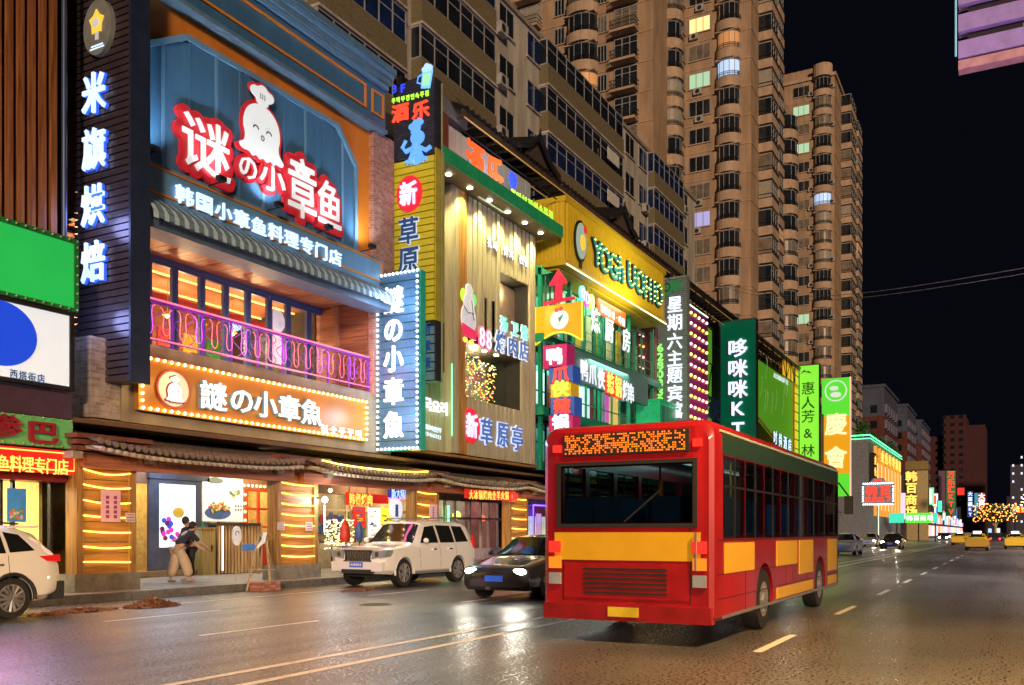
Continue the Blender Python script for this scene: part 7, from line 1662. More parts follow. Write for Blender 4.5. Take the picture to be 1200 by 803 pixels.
bay(48.6, 60.6, 23.9, lv, lambda z: int(z*3) % 2 == 0, 9)
bay(67, 74.2, 23.9, lv, lambda z: True, 6)
def win(x, z, w=1.5, h=1.5, mt=dglass):
    p_ = part('window', MB().box(x, x+w, 24.44, 24.5, z, z+.06).box(x, x+w, 24.44, 24.5, z+h-.06, z+h).box(x, x+.06, 24.44, 24.5, z+.06, z+h-.06).box(x+w-.06, x+w, 24.44, 24.5, z+.06, z+h-.06).box(x+w/2-.03, x+w/2+.03, 24.44, 24.5, z+.06, z+h-.06), pvc, bR)
    part('pane', MB().box(x+.06, x+w-.06, 24.46, 24.48, z+.06, z+h-.06), mt, p_); part('sill', MB().box(x-.1, x+w+.1, 24.36, 24.5, z-.08, z), beige, p_)
FO = FY(24.5)
for z in lv:
    for x, w, mt in ((FO.a(584),1.7,dglass),(FO.a(617),1.7,blueglass),(FO.a(732),1.8,dglass),(FO.a(748),1.9,blueglass),(75.2,1.6,dglass)):
        if not (66 < x < 74.5): win(x, z+1.0, w, 1.5, mt)
ac = MB().box(0, .8, 24.05, 24.4, 0, .6).mesh('air_conditioner', M('grey air conditioner casing', (.35,.35,.33), .5)); acf = MB().tube([(.28,24.04,.3),(.28,24.05,.3)], .22, 14).mesh('fan', black)
rnd = random.Random(6)
for k in range(12):
    x = rnd.choice([43.2, 46.2, 61.6, 65.5, 75.0]); z = rnd.choice(lv)+.5; p_ = inst('air_conditioner', ac, bR, (x, 0, z)); inst('fan', acf, p_, (x, 0, z))
for x in (43.0, 61.1, 66.7): part('downpipe', MB().cyl((x,24.4,12),(x,24.4,30.5),.07,6), pvc, bR)
for z in (lv[1], lv[2]): part('laundry', MB().box(57, 59, 23.6, 23.65, z+1.3, z+2.1), goods[3], bR)

# ================================================================ HIGH RISE TOWERS
pink = M('salmon tower render', (.4,.27,.17), .85, var=.12, scale=.5, dirt=.25, bump=.15, bscale=8); pinkl = M('pale salmon balcony render', (.46,.33,.23), .85, var=.14, scale=2, dirt=.2)
iron = M('black balcony railing', (.02,.018,.018), .5)
litw = [E('warm lit window', (1,.7,.28), 1.6), E('greenish lit window', (.45,.75,.5), .8), E('bluish lit window', (.5,.7,1), 1.0), E('violet lit window', (.45,.45,.9), .8)]
class Tpl:
    """templates built round the origin for a frame kind; placed with offsets"""
    def __init__(s, kind):
        s.fr = Fr(kind, 0); s.k = kind; s.c = {}
    def off(s, fr, a, b): p = fr.w(a, b, 0); return p
    def round(s, w):
        k = ('r', w)
        if k in s.c: return s.c[k]
        fr = s.fr; n = 12; R_ = w/2
        def arc(r, dp): return [(r*math.cos(math.pi*i/n), dp*math.sin(math.pi*i/n)) for i in range(n+1)]
        def band(r, dp, z0, z1, th=.12, close=True):
            o_ = arc(r, dp); i_ = arc(r-th, dp-th); m = MB(); vs = []
            for (a, d) in o_: vs += [fr.w(a, z0, d), fr.w(a, z1, d)]
            k0 = len(vs)
            for (a, d) in i_: vs += [fr.w(a, z0, max(0,d)), fr.w(a, z1, max(0,d))]
            fs = []
            for q in range(n): fs += [(2*q, 2*q+1, 2*q+3, 2*q+2), (k0+2*q, k0+2*q+2, k0+2*q+3, k0+2*q+1), (2*q, 2*q+2, k0+2*q+2, k0+2*q), (2*q+1, k0+2*q+1, k0+2*q+3, 2*q+3)]
            m.add(vs, fs); return m
        dp = R_*.85
        par = band(R_, dp, 0, 1.0); par.prism(fr, [(a_, z_) for a_, z_ in ((-R_+.1,-.12),(R_-.1,-.12),(R_-.1,0),(-R_+.1,0))], 0, dp*.72)
        par.add([fr.w(a, 0.02, d) for a, d in arc(R_-.02, dp-.02)] , [tuple(range(n+1))])
        par.add([fr.w(a, 1.0, d) for a, d in arc(R_-.02, dp-.02)] , [tuple(range(n+1))])
        rail = MB()
        for zz in (1.05, 1.3, 1.5): rail.tube([fr.w(a, zz, d) for a, d in arc(R_-.04, dp-.04)], .03, 4)
        for q in range(n*2+1): th = math.pi*q/(n*2); a, d = (R_-.04)*math.cos(th), (dp-.04)*math.sin(th); rail.tube([fr.w(a,1.0,d), fr.w(a,1.5,d)], .018, 3)
        gl = band(R_-.22, dp-.2, 1.0, 2.85, .04); fm = MB()
        for q in (0, 3, 5, 7, 9, 12): th = math.pi*q/12; a, d = (R_-.2)*math.cos(th), (dp-.18)*math.sin(th); fm.tube([fr.w(a,1.0,d), fr.w(a,2.85,d)], .035, 4)
        fm.tube([fr.w(a, 2.8, d) for a, d in arc(R_-.19, dp-.17)], .05, 4)
        s.c[k] = (par.mesh('balcony', pinkl), rail.mesh('railing', iron), gl.mesh('glazing', dglass), fm.mesh('window_frame', pvc)); return s.c[k]
    def box(s, w, dpt, solid=True):
        k = ('b', w, dpt)
        if k in s.c: return s.c[k]
        fr = s.fr; par = MB().fb(fr, -w/2, w/2, 0, .95 if solid else .25, 0, dpt); rail = MB()
        for zz in (1.0, 1.4) if solid else (.3, .7, 1.1): rail.fb(fr, -w/2, w/2, zz, zz+.05, dpt-.06, dpt-.01); rail.fb(fr, -w/2, -w/2+.05, zz, zz+.05, 0, dpt-.06); rail.fb(fr, w/2-.05, w/2, zz, zz+.05, 0, dpt-.06)
        for q in range(int(w/.14)): rail.fb(fr, -w/2+q*.14, -w/2+q*.14+.03, .25 if not solid else .95, 1.42 if solid else 1.12, dpt-.05, dpt-.02)
        gl = MB().fb(fr, -w/2+.12, w/2-.12, .96 if solid else .3, 2.75, .02, dpt-.15 if solid else .1); fm = MB()
        dd = dpt-.15 if solid else .1
        for q in range(4): a = -w/2+.12+(w-.24)*q/3; fm.fb(fr, a-.04, a+.04, .96 if solid else .3, 2.75, dd, dd+.05)
        fm.fb(fr, -w/2+.1, w/2-.1, 2.7, 2.8, .03, dd+.06); fm.fb(fr, -w/2+.1, w/2-.1, 2.1, 2.16, dd+.001, dd+.045)
        s.c[k] = (par.mesh('balcony', pinkl), rail.mesh('railing', iron), gl.mesh('glazing', dglass), fm.mesh('window_frame', pvc)); return s.c[k]
    def win(s, w, h):
        k = ('w', w, h)
        if k in s.c: return s.c[k]
        fr = s.fr; f = MB()
        for q in range(4): a = -w/2+w*q/3; f.fb(fr, a-.035, a+.035, .95, .95+h, .02, .07)
        f.fb(fr, -w/2, w/2, .9, .97, .02, .075); f.fb(fr, -w/2, w/2, .93+h, 1.0+h, .02, .075); f.fb(fr, -w/2-.12, w/2+.12, .82, .9, 0, .16, 1)
        s.c[k] = (f.mesh('window', [pvc, pinkl]), MB().fb(fr, -w/2, w/2, .95, .95+h, .01, .04).mesh('pane', dglass)); return s.c[k]
TX, TY = Tpl('X'), Tpl('Y')
def tagm(me, mat):
    k = (me.name, mat.name)
    if k not in CC: c = me.copy(); c.materials.clear(); c.materials.append(mat); CC[k] = c
    return CC[k]
curt = M('curtained tower window', (.16,.13,.1), .35, var=.5, scale=1.2); pale = M('pale blind window', (.3,.27,.22), .5, var=.2)
dim = E('dim amber window', (1,.5,.2), .3); vr = random.Random(44)
def pick(me, lit, k): 
    if k in lit: return tagm(me, litw[lit[k]])
    q = vr.random()
    return tagm(me, curt) if q < .3 else tagm(me, pale) if q < .36 else tagm(me, dim) if q < .39 else me
def col_round(t, tp, fr, a, w, z0, n, fh=3.0, lit={}, box=None):
    ms = tp.round(w) if box is None else tp.box(w, box[0], box[1])
    for k in range(n):
        p_ = inst('balcony', ms[0], t, fr.w(a, z0+k*fh, 0)); inst('railing', ms[1], p_, fr.w(a, z0+k*fh, 0))
        inst('glazing', pick(ms[2], lit, k), p_, fr.w(a, z0+k*fh, 0)); inst('window_frame', ms[3], p_, fr.w(a, z0+k*fh, 0))
def col_win(t, tp, fr, a, w, h, z0, n, fh=3.0, lit={}):
    ms = tp.win(w, h)
    for k in range(n):
        p_ = inst('window', ms[0], t, fr.w(a, z0+k*fh, 0)); inst('pane', pick(ms[1], lit, k), p_, fr.w(a, z0+k*fh, 0))
def fl(py, X, px, z0, fh=3.0):   # storey number seen at a height of the photograph
    return int((FX(X).p(px, py)[1]-z0)/fh)
acu = MB().box(-.35, 0, -.45, .45, 0, .6).tube([(-.36,0,.3),(-.37,0,.3)], .24, 12, m=1).mesh('air_conditioner', [M('grey air conditioner casing', (.35,.35,.33), .5), black])
# --- tower A
Z0, NF = 9.5, 23
tA = thing('apartment_tower', 'tall salmon apartment tower with curved balconies filling the sky behind the old block', 'apartment tower', (100, 35, 0))
part('wall', MB().box(87, 140, 31.2, 75, 0, 80), pink, tA)
part('wall', MB().box(97, 109, 24.0, 31.2, 0, 80), pink, tA); part('wall', MB().box(109, 117, 24.0, 31.2, 0, 51.5), pink, tA)
Fl = FX(87); Fm = FX(97); Fs1 = FY(31.2); Fs2 = FY(24.0)
bandx = MB().box(86.93, 87, 31.2, 75, 0, .1).mesh('floor_band', pinkl); bandy = MB().box(97-.07, 97, 24, 31.2, 0, .1).mesh('floor_band', pinkl); bandz = MB().box(97, 109, 23.94, 24, 0, .1).mesh('floor_band', pinkl)
for k in range(NF): inst('floor_band', bandx, tA, (0,0,Z0+k*3-.12)); inst('floor_band', bandy, tA, (0,0,Z0+k*3-.12)); inst('floor_band', bandz, tA, (0,0,Z0+k*3-.12))
def A(fr, px): return fr.a(px)
col_round(tA, TX, Fl, A(Fl, 683), 3.6, Z0, NF)
col_round(tA, TX, Fl, A(Fl, 734), 2.7, Z0, NF, box=(1.3, False))
col_round(tA, TX, Fl, A(Fl, 622), 2.7, Z0, NF, box=(1.3, False))
col_win(tA, TX, Fl, A(Fl, 706), 1.0, 1.6, Z0, NF); col_win(tA, TX, Fl, A(Fl, 656), 1.1, 1.6, Z0, NF)
col_round(tA, TY, Fs1, Fs1.a(787), 2.9, Z0, NF)
col_win(tA, TY, Fs1, Fs1.a(801), 1.2, 1.5, Z0, NF)
L1 = {fl(18, 97, 820, Z0): 0, fl(112, 97, 820, Z0): 1, fl(268, 97, 820, Z0): 3}
col_win(tA, TX, Fm, A(Fm, 820), 2.3, 1.55, Z0, NF, lit=L1)
col_round(tA, TX, Fm, A(Fm, 854), 2.7, Z0, NF, lit={fl(102, 97, 854, Z0): 2})
rnd = random.Random(1)
for k in range(NF):
    if rnd.random() < .75: inst('air_conditioner', acu, tA, (97-.02, -A(Fm, 826)+rnd.uniform(-.5,1.2), Z0+k*3+rnd.choice([.1,.15])))
    if rnd.random() < .7: inst('air_conditioner', acu, tA, (97-.02, -A(Fm, 868)+.4, Z0+k*3+1.0))
col_round(tA, TY, Fs2, Fs2.a(893), 3.4, Z0, NF, box=(1.5, True)); col_round(tA, TY, Fs2, Fs2.a(907), 2.6, Z0, NF, box=(.9, True))
col_round(tA, TY, Fs2, Fs2.a(920), 3.6, Z0, 14)
part('cornice', MB().box(108.8, 117.3, 23.6, 31.2, 51.5, 52.6), pinkl, tA)
# --- tower B
tB = thing('apartment_tower', 'further salmon apartment tower with curved balconies ending against the dark sky', 'apartment tower', (160, 28, 0))
ZB = 6.5; NB = 22
part('wall', MB().box(150, 178, 24.2, 50, 0, 72.6), pink, tB); part('wall', MB().box(151, 170, 26.2, 50, 72.6, 75), pink, tB)
Fb_ = FX(150); Fb3 = FY(24.2)
band = MB().box(149.93, 150, 24.2, 50, 0, .1).mesh('floor_band', pinkl); band2 = MB().box(150, 178, 24.14, 24.2, 0, .1).mesh('floor_band', pinkl)
for k in range(NB): inst('floor_band', band, tB, (0,0,ZB+k*3-.12)); inst('floor_band', band2, tB, (0,0,ZB+k*3-.12))
col_win(tB, TX, Fb_, A(Fb_, 939), 2.5, 1.5, ZB, NB, lit={fl(178, 150, 939, ZB): 1, fl(131, 150, 939, ZB): 1, fl(376, 150, 939, ZB): 1})
col_round(tB, TX, Fb_, A(Fb_, 964), 2.9, ZB, NB, lit={fl(238, 150, 964, ZB): 2})
for k in range(NB):
    if rnd.random() < .7: inst('air_conditioner', acu, tB, (149.98, -A(Fb_, 951), ZB+k*3+.6))
    if rnd.random() < .5: inst('air_conditioner', acu, tB, (149.98, -A(Fb_, 975), ZB+k*3+1.2))
col_round(tB, TY, Fb3, Fb3.a(989), 5.6, ZB, NB, box=(1.6, True)); col_round(tB, TY, Fb3, Fb3.a(1000), 4.6, ZB, NB, box=(1.2, True))
part('roof_drum', MB().tube([(150,-A(Fb_,964)+0,72.5),(150,-A(Fb_,964),74.4)], 1.5, 18), pinkl, tB)
part('cornice', MB().box(149.7, 178.3, 23.9, 50, 72.6, 73.1), pinkl, tB)
part('skyline_block', MB().box(170, 178.2, 24.3, 35, 73.1, 74.3), pink, tB)

# ================================================================ FAR BLOCKS
slate = M('slate blue render', (.06,.07,.12), .8, var=.2, scale=1, dirt=.2); rust = M('rust red render', (.1,.022,.015), .8, var=.2, scale=1, dirt=.2)
def farblock(x0, x1, y0, y1, z, zsplit, label, up=slate, lo=rust):
    t = thing('apartment_block', label, 'apartment block', (x0, y0, 0), 'two tone blocks beyond the towers')
    part('lower_wall', MB().box(x0, x1, y0, y1, 0, zsplit), lo, t); part('upper_wall', MB().box(x0, x1, y0, y1, zsplit, z), up, t)
    n = int((x1-x0)/4.2); m = MB().box(0, 1.9, y0-.5, y0, 0, 1.7).mesh('balcony_window', M('grey violet window', (.16,.15,.22), .3)); 
    for i in range(n):
        for k in range(int(z/3)-4): inst('balcony_window', m, t, (x0+1+i*4.2, 0, 12.6+k*3))
    m = MB().box(x0-.12, x0, 0, 1.2, 0, 1.5).mesh('end_window', dglass)
    for k in range(int(z/3)-4): inst('end_window', m, t, (0, y0+1.2, 12.6+k*3))
    part('parapet', MB().box(x0-.2, x1+.2, y0-.3, y1, z, z+.6), up, t); return t
f = FX(190); a0 = f.p(1002, 450); a1 = f.p(1036, 450)
farblock(190, 214, -a1[0], -a1[0]+12, a1[1]-.6, f.p(1020, 488)[1], 'nearest of three slate and rust coloured blocks right of the towers')
f = FX(245); a1 = f.p(1063, 476); farblock(245, 268, -a1[0], -a1[0]+12, a1[1], f.p(1050, 506)[1], 'middle one of three slate and rust coloured blocks')
f = FX(300); a1 = f.p(1080, 494); farblock(300, 330, -a1[0], -a1[0]+12, a1[1], f.p(1070, 520)[1], 'farthest and lowest looking of three slate and rust coloured blocks')
f = FX(420); a0 = f.p(1106, 486); a1 = f.p(1132, 486)
t = thing('apartment_tower', 'dark maroon high rise standing alone far down the street', 'apartment tower', (420, -a1[0], 0))
mar = M('maroon render', (.05,.01,.014), .85, var=.2, scale=.3)
part('wall', MB().box(420, 450, -a1[0], -a0[0], 0, a1[1]), mar, t); part('wall', MB().box(424, 456, -a1[0]-7, -a1[0], 0, a1[1]-4), mar, t); part('wall', MB().box(424, 440, -a0[0], -a0[0]+6, 0, a1[1]-8), mar, t)
m = MB().box(419.8, 420, 0, 1.4, 0, 1.3).mesh('window', dglass)
for j in range(3):
    for k in range(14): inst('window', m, t, (0, -a1[0]+1+j*3.2, 8+k*3.1))
f = FX(380); a0 = f.p(1184, 545); a1 = f.p(1212, 545)
t = thing('office_tower', 'dark tower with columns of small white lights at the right edge', 'office tower', (380, -a1[0], 0))
part('wall', MB().box(380, 400, -a1[0], -a0[0], 0, a0[1]), M('indigo facade', (.03,.03,.06), .5), t)
m = MB().box(379.8, 380, 0, .6, 0, .8).mesh('lit_window', E('small white window', (.85,.85,1), 1.2))
for j in range(4):
    for k in range(9):
        if (j*3+k) % 4: inst('lit_window', m, t, (0, -a0[0]-1.2-j*2.7, 5+k*2.9))
t = thing('roof_sign', 'small red lit sign at the right edge below the dotted tower', 'sign', (200, 0, 10)); f = FX(200); a0, b0 = f.p(1186, 601); a1, b1 = f.p(1206, 594)
fbox('board', E('red glowing far board', (1,.03,.01), 1.2), t, f, a0, a1, b0, b1, 0, .3); part('mast', MB().cyl((200.2,-a0-.5,0),(200.2,-a0-.5,b0),.15,6), darkm, t)
for k, ch in enumerate('宾馆'): char(t, f, ch, a0+.8+k*1.2, (b0+b1)/2, 1.1, yelE, .33, .02, .02)

# yellow lit corner building with green roof edge
XF = 142.8
t = thing('corner_building', 'corner building with green neon roof edge, roof garden and golden lit front', 'building', (XF, 18, 0))
gw = M('grey corrugated cladding', (.16,.17,.2), .6); part('wall', MB().box(XF, 187, 18.3, 30, 0, 15.4), gw, t)
for k in range(18): part('cladding_strip', MB().box(XF-.05, XF, 18.4, 22, 4.2+k*.6, 4.7+k*.6), gw, t)
grn = E('green neon edge', (.1,1,.35), 3.5); part('neon_edge', MB().tube([(XF,24,15.6),(XF-.1,18.1,15.7),(187,18.1,15.7)], .09, 5).tube([(XF,24,15.1),(XF-.1,18.0,15.2),(187,18.0,15.2)], .05, 5), grn, t)
for k in range(16):
    x_ = XF+6+k*2.4; part('lit_pillar', MB().box(x_, x_+.9, 17.9, 18.3, 4, 14.6), E('golden lit pillar', (1,.42,.06), 1.3 if k % 2 else .7), t) if k % 2 == 0 else part('lit_window', MB().box(x_, x_+1.2, 18.1, 18.3, 5, 12.2), E('pale lit strip window', (1,.75,.4), 1.6), t)
part('dark_sign', MB().box(XF+1, XF+4.5, 17.7, 18.2, 6.2, 13.2), darkm, t)
F_ = FY(17.7)
for k, ch in enumerate('金色年华'): char(t, F_, ch, XF+2.7, 12.2-k*1.7, 1.4, yelE, .05, .02, .02, 2)
for k, ch in enumerate('金色年华酒店'): char(t, F_, ch, XF+9+k*5, 13.2, 1.9, yelE, .3, .03, .03, 3.4)
bush = M('roof garden leaves', (.04,.09,.03), .7, var=.4); mb = MB(); rnd = random.Random(8)
def leaves(mb, c, rad, n, s, rnd):
    for _ in range(n):
        v = Vector((rnd.gauss(0,1), rnd.gauss(0,1), rnd.gauss(0,1))).normalized()*rnd.random()**.4; p = Vector((c[0]+v.x*rad[0], c[1]+v.y*rad[1], c[2]+v.z*rad[2]))
        a = Vector((rnd.uniform(-1,1), rnd.uniform(-1,1), rnd.uniform(-1,1))).normalized()*s; b = a.cross(Vector((rnd.uniform(-1,1), rnd.uniform(-1,1), rnd.uniform(-1,1)))).normalized()*s*.6
        mb.add([p-a, p-b, p+a, p+b], [(0,1,2,3)])
for k in range(9):
    c = (XF+2+k*4.6, 19.6+rnd.uniform(-.6,.6), 16.5+rnd.uniform(-.2,.5)); q = thing('roof_shrub', 'leafy shrub on the green edged roof, number of a loose row', 'shrub', (c[0], c[1], 15.4), 'shrubs on the green edged roof') ; q['label'] = ['nearest','second','third','fourth','fifth','sixth','seventh','eighth','farthest'][k] + ' leafy shrub in the row on the green edged corner roof'
    mb = MB(); leaves(mb, c, (2.0,1.0,1.1), 260, .22, rnd); part('crown', mb, bush, q); part('trunk', MB().cyl((c[0],c[1],15.4),(c[0],c[1],16.2),.08,5), pole, q)
# far signs
def vsign(X_, px0, px1, py0, py1, board, label, chars, cm, h, px=None, frame=darkm, bulbm=None, horiz=False, name='blade_sign'):
    f = FX(X_); a0, b1 = f.p(px0, py0); a1, b0 = f.p(px1, py1); t = thing(name, label, 'sign', (X_, -(a0+a1)/2, 0))
    fbox('board', board, t, f, a0, a1, b0, b1, -.4, 0); part('frame', MB().fb(f, a0-.12, a0, b0-.12, b1+.12, -.4, .06).fb(f, a1, a1+.12, b0-.12, b1+.12, -.4, .06).fb(f, a0, a1, b1, b1+.12, -.4, .06).fb(f, a0, a1, b0-.12, b0, -.4, .06), frame, t)
    n = len(chars); am = f.a(px) if px else (a0+a1)/2
    for k, ch in enumerate(chars):
        if horiz: char(t, f, ch, a0+(a1-a0)*(k+.5)/n, (b0+b1)/2, h, cm, .04, .03, .03)
        else: char(t, f, ch, am, b1-(b1-b0)*(k+.5)/n, h, cm, .04, .03, .03)
    if bulbm:
        N = 14
        for k in range(N+1): u = k/N; bulbs(t, [f.w(a0+(a1-a0)*u, b1+.1, .1), f.w(a0+(a1-a0)*u, b0-.1, .1)], bulbm, .09)
        for k in range(1, 8): u = k/8; bulbs(t, [f.w(a0-.08, b0+(b1-b0)*u, .1), f.w(a1+.08, b0+(b1-b0)*u, .1)], bulbm, .09)
    return t, f, a0, a1, b0, b1
gren = M('grey sign board', (.2,.2,.22), .5, es=.15)
t, f, a0, a1, b0, b1 = vsign(128, 1012, 1046, 568, 590, gren, 'shaped red lettered sign ringed by white bulbs on a post beyond the bus', '', redE, 1, bulbm=cool_bulb, name='post_sign')
part('crest', MB().prism(f, [(a0+.6,b1),(a1-.6,b1),((a0+a1)/2+.6,b1+.8),((a0+a1)/2-.6,b1+.8)], -.4, 0), gren, t)
for ch, u in (('韩', .28), ('百', .74)): char(t, f, ch, a0+(a1-a0)*u, b0+(b1-b0)*.66, 1.35, redE, .05, .04, .03)
for k, ch in enumerate('商场地下'): char(t, f, ch, a0+(a1-a0)*(.15+k*.23), b0+(b1-b0)*.22, .75, redE, .05, .03, .03)
for ch, u in (('韩', .43), ('百', .57)): char(t, f, ch, a0+(a1-a0)*u, b1+.4, .5, redE, .05, .03, .03)
part('post', MB().cyl((128.2,-(a0+a1)/2,0),(128.2,-(a0+a1)/2,b0),.14,8), alum, t)
t, f, a0, a1, b0, b1 = vsign(190, 1061, 1088, 552, 606, M('beige lattice board', (.32,.24,.1), .6, es=.15), 'tall beige sign tower with four yellow characters down its left half', '韩百商场', yelE, 2.1, px=1068)
fbox('inner_board', M('dark brown strip', (.08,.05,.02), .6), t, f, f.a(1063), f.a(1074), b0+.1, b1-.1, 0, .03); part('base', MB().fb(f, a0, a1, 0, b0, -.4, -.1), M('beige lattice board', (.32,.24,.1), .6), t)
part('roof_truss', MB().fb(f, a0, a1, b1+.2, b1+1.8, -.3, -.1), M('dark gold lattice', (.2,.13,.03), .6, es=.1), t)
f = FX(160); a0, b0 = f.p(1042, 613); a1, b1 = f.p(1098, 601)
for nm_, pa, pb, lab, es_ in (('street_sign', 1042, 1060, 'turquoise lit panel left of the green street name sign', (.05,.7,.5)), ('street_sign', 1061, 1092, 'bright green street name sign spanning over the pavement end', (.08,.9,.05)), ('street_sign', 1093, 1099, 'narrow teal end panel right of the green street name sign', (.05,.7,.5))):
    t = thing(nm_, lab, 'street sign', (160, -f.a(pa), 3)); fbox('board', E('board '+lab[:9], es_, 1.1), t, f, f.a(pa), f.a(pb)-.05, b0, b1, 0, .2)
    part('post', MB().cyl((160.1,-(f.a(pa)+f.a(pb))/2,0),(160.1,-(f.a(pa)+f.a(pb))/2,b0),.1,6), darkm, t)
    if pa == 1061:
        for k, ch in enumerate('韩百商场'): char(t, f, ch, f.a(1066)+k*1.0, (b0+b1)/2, .95, wht, .22, .02, .02)
vsign(215, 1100, 1108, 552, 598, M('plum lattice', (.12,.06,.1), .6, es=.2), 'dim mauve lattice panel beside the red and green KTV sign', '', wht, 1, name='lattice_panel')
vsign(210, 1109, 1120, 552, 604, M('bright green lattice', (.05,.2,.06), .5, es=.35), 'tall green board with red characters ending in KTV', '万乐汇KTV', redE, 1.4)
vsign(240, 1134, 1140, 576, 606, M('deep blue board', (.02,.04,.3), .5, es=.7), 'blue blade sign with white characters further down the row', '大富豪KT', bluewht, 1.0)
vsign(225, 1142, 1147, 578, 606, M('turquoise board', (.03,.3,.45), .5, es=.8), 'turquoise strip sign between the blue and the red far blades', '', wht, 1)
vsign(200, 1147, 1154, 578, 607, M('crimson board', (.5,.02,.05), .5, es=.7), 'crimson blade sign with white characters at the end of the row', '大富KT', wht, 1.25)
vsign(180, 1122, 1130, 572, 580, E('red oval board', (1,.03,.02), 1.2), 'small round red sign beside the green KTV board', '', wht, 1, name='round_sign')
vsign(178, 1099, 1104, 587, 600, E('mint lamp board', (.1,.9,.6), 1.2), 'mint coloured pair of round signals before the dark shops', '', wht, 1, name='round_sign')
# rows of far low shop buildings along the left
rnd = random.Random(17)
gl_ = [E('far shop window %d' % i, c, 1.6) for i, c in enumerate(((1,.65,.3),(.7,.85,1),(1,.3,.2),(.9,.9,.8),(.4,.6,1),(1,.5,.8)))]
x_ = 190
names = ['first','second','third','fourth','fifth','sixth','seventh','eighth','ninth','tenth','eleventh','twelfth']
for k in range(10):
    L_ = rnd.uniform(16, 30); hh_ = rnd.uniform(9, 14)
    t = thing('shop_building', names[k]+' dark low shop building in the far row beyond the golden corner', 'building', (x_+L_/2, 18, 0))
    part('wall', MB().box(x_, x_+L_-1, 17.5, 30, 0, hh_), dkwall, t)
    for j in range(int(L_/4)):
        part('shop_window', MB().box(x_+.8+j*4, x_+3.8+j*4, 17.3, 17.5, .6, 3.2), gl_[rnd.randrange(6)], t)
        if rnd.random() < .6: part('sign_board', MB().box(x_+.8+j*4, x_+4+j*4, 17.0, 17.5, 3.8, 5+rnd.random()*1.5), gl_[rnd.randrange(6)], t)
    part('end_sign', MB().box(x_-.1, x_, 17.7, 20, 4, 9), gl_[rnd.randrange(6)], t)
    x_ += L_
cn = [('red', (1,.05,.03)), ('blue', (.1,.25,1)), ('amber', (1,.5,.08)), ('white', (.8,.9,1)), ('green', (.1,.9,.3)), ('pink', (1,.2,.5))]
for k in range(14):
    X_ = 196+k*11; y_ = 15.2+rnd.random()*1.6; z_ = rnd.uniform(3.5, 8); c_ = cn[(k*5+1) % 6]; h_ = rnd.uniform(2, 4.5)
    t = thing('blade_sign', ['first','second','third','fourth','fifth','sixth','seventh','eighth','ninth','tenth','eleventh','twelfth','thirteenth','last'][k]+' small blade sign of the far row, glowing '+c_[0], 'sign', (X_, y_, z_), 'small blade signs of the far row')
    part('panel', MB().box(X_, X_+.3, y_, y_+1.2, z_, z_+h_), E('far '+c_[0]+' panel', c_[1], 1.4), t); part('bracket', MB().box(X_+.1, X_+.2, y_+1.2, 17.6, z_+h_/2, z_+h_/2+.15), darkm, t)
    part('print', MB().box(X_-.05, X_, y_+.35, y_+.85, z_+.3, z_+h_-.3), wht if c_[0] != 'white' else redE, t)
for k in range(6):    # closing the street end: blocks across the far junction
    y_ = -40+k*22; hh_ = rnd.uniform(10, 20)
    t = thing('far_block', names[k]+' low dark block closing the end of the street, from the right', 'building', (520, y_, 0)); part('wall', MB().box(520+k*6, 540+k*6, y_, y_+20, 0, hh_), M('night block', (.03,.02,.035), .8), t)
    for j in range(5): part('lit_window', MB().box(519.7+k*6, 520+k*6, y_+1+j*3.8, y_+2.6+j*3.8, 1+rnd.random()*3, 3+rnd.random()*5), gl_[rnd.randrange(6)], t)

# ================================================================ FAR TRAFFIC, STREET LAMPS, WIRES, TREES
silver = carpaint('silver grey paint', (.3,.3,.33)); yelp = carpaint('taxi yellow paint', (.6,.38,.02)); 
sedan((51, 9.0), 1, carpaint('dark green grey paint', (.05,.07,.06)), 'dark car coming on with a dazzling headlight just right of the bus')
sedan((63, 8.9), 1, silver, 'pale silver car following the dark oncoming car', False)
sedan((88, 8.6), 1, dkp, 'distant oncoming car with twin white headlights mid road')
sedan((100, 12.0), 1, silver, 'distant oncoming car nearest the left kerb with white headlights')
sedan((84, 1.6), -1, yelp, 'yellow taxi with a roof light driving away in the right lanes', False, None, True)
sedan((92, -1.2), -1, yelp, 'yellow taxi cut by the right edge of the picture', False, None, True)
sedan((118, 4.4), -1, yelp, 'farther yellow taxi to the left of the other taxis', False, None, True)
for k in range(7):
    q = thing('distant_car', ['nearest','second','third','fourth','fifth','sixth','farthest'][k]+' of the far cars near the vanishing point of the road', 'car', (135+k*16, 5+(k*37 % 9), 0), 'far cars near the vanishing point')
    x_, y_ = 135+k*16, 1+(k*37 % 11)
    part('body', MB().prism(FY(y_), [(x_,.3),(x_+4.4,.3),(x_+4.4,.85),(x_+3.6,1.0),(x_+3.0,1.45),(x_+1.6,1.45),(x_+.9,1.0),(x_,.85)], -1.7, 0), silver if k % 2 else dkp, q)
    for yy in (.3, 1.4): part('lamp', MB().sphere((x_-.05 if k % 3 else x_-.05, y_+yy, .65), .14, 6, 4), hl if k % 3 else E('red tail light', (1,.03,.02), 6), q)
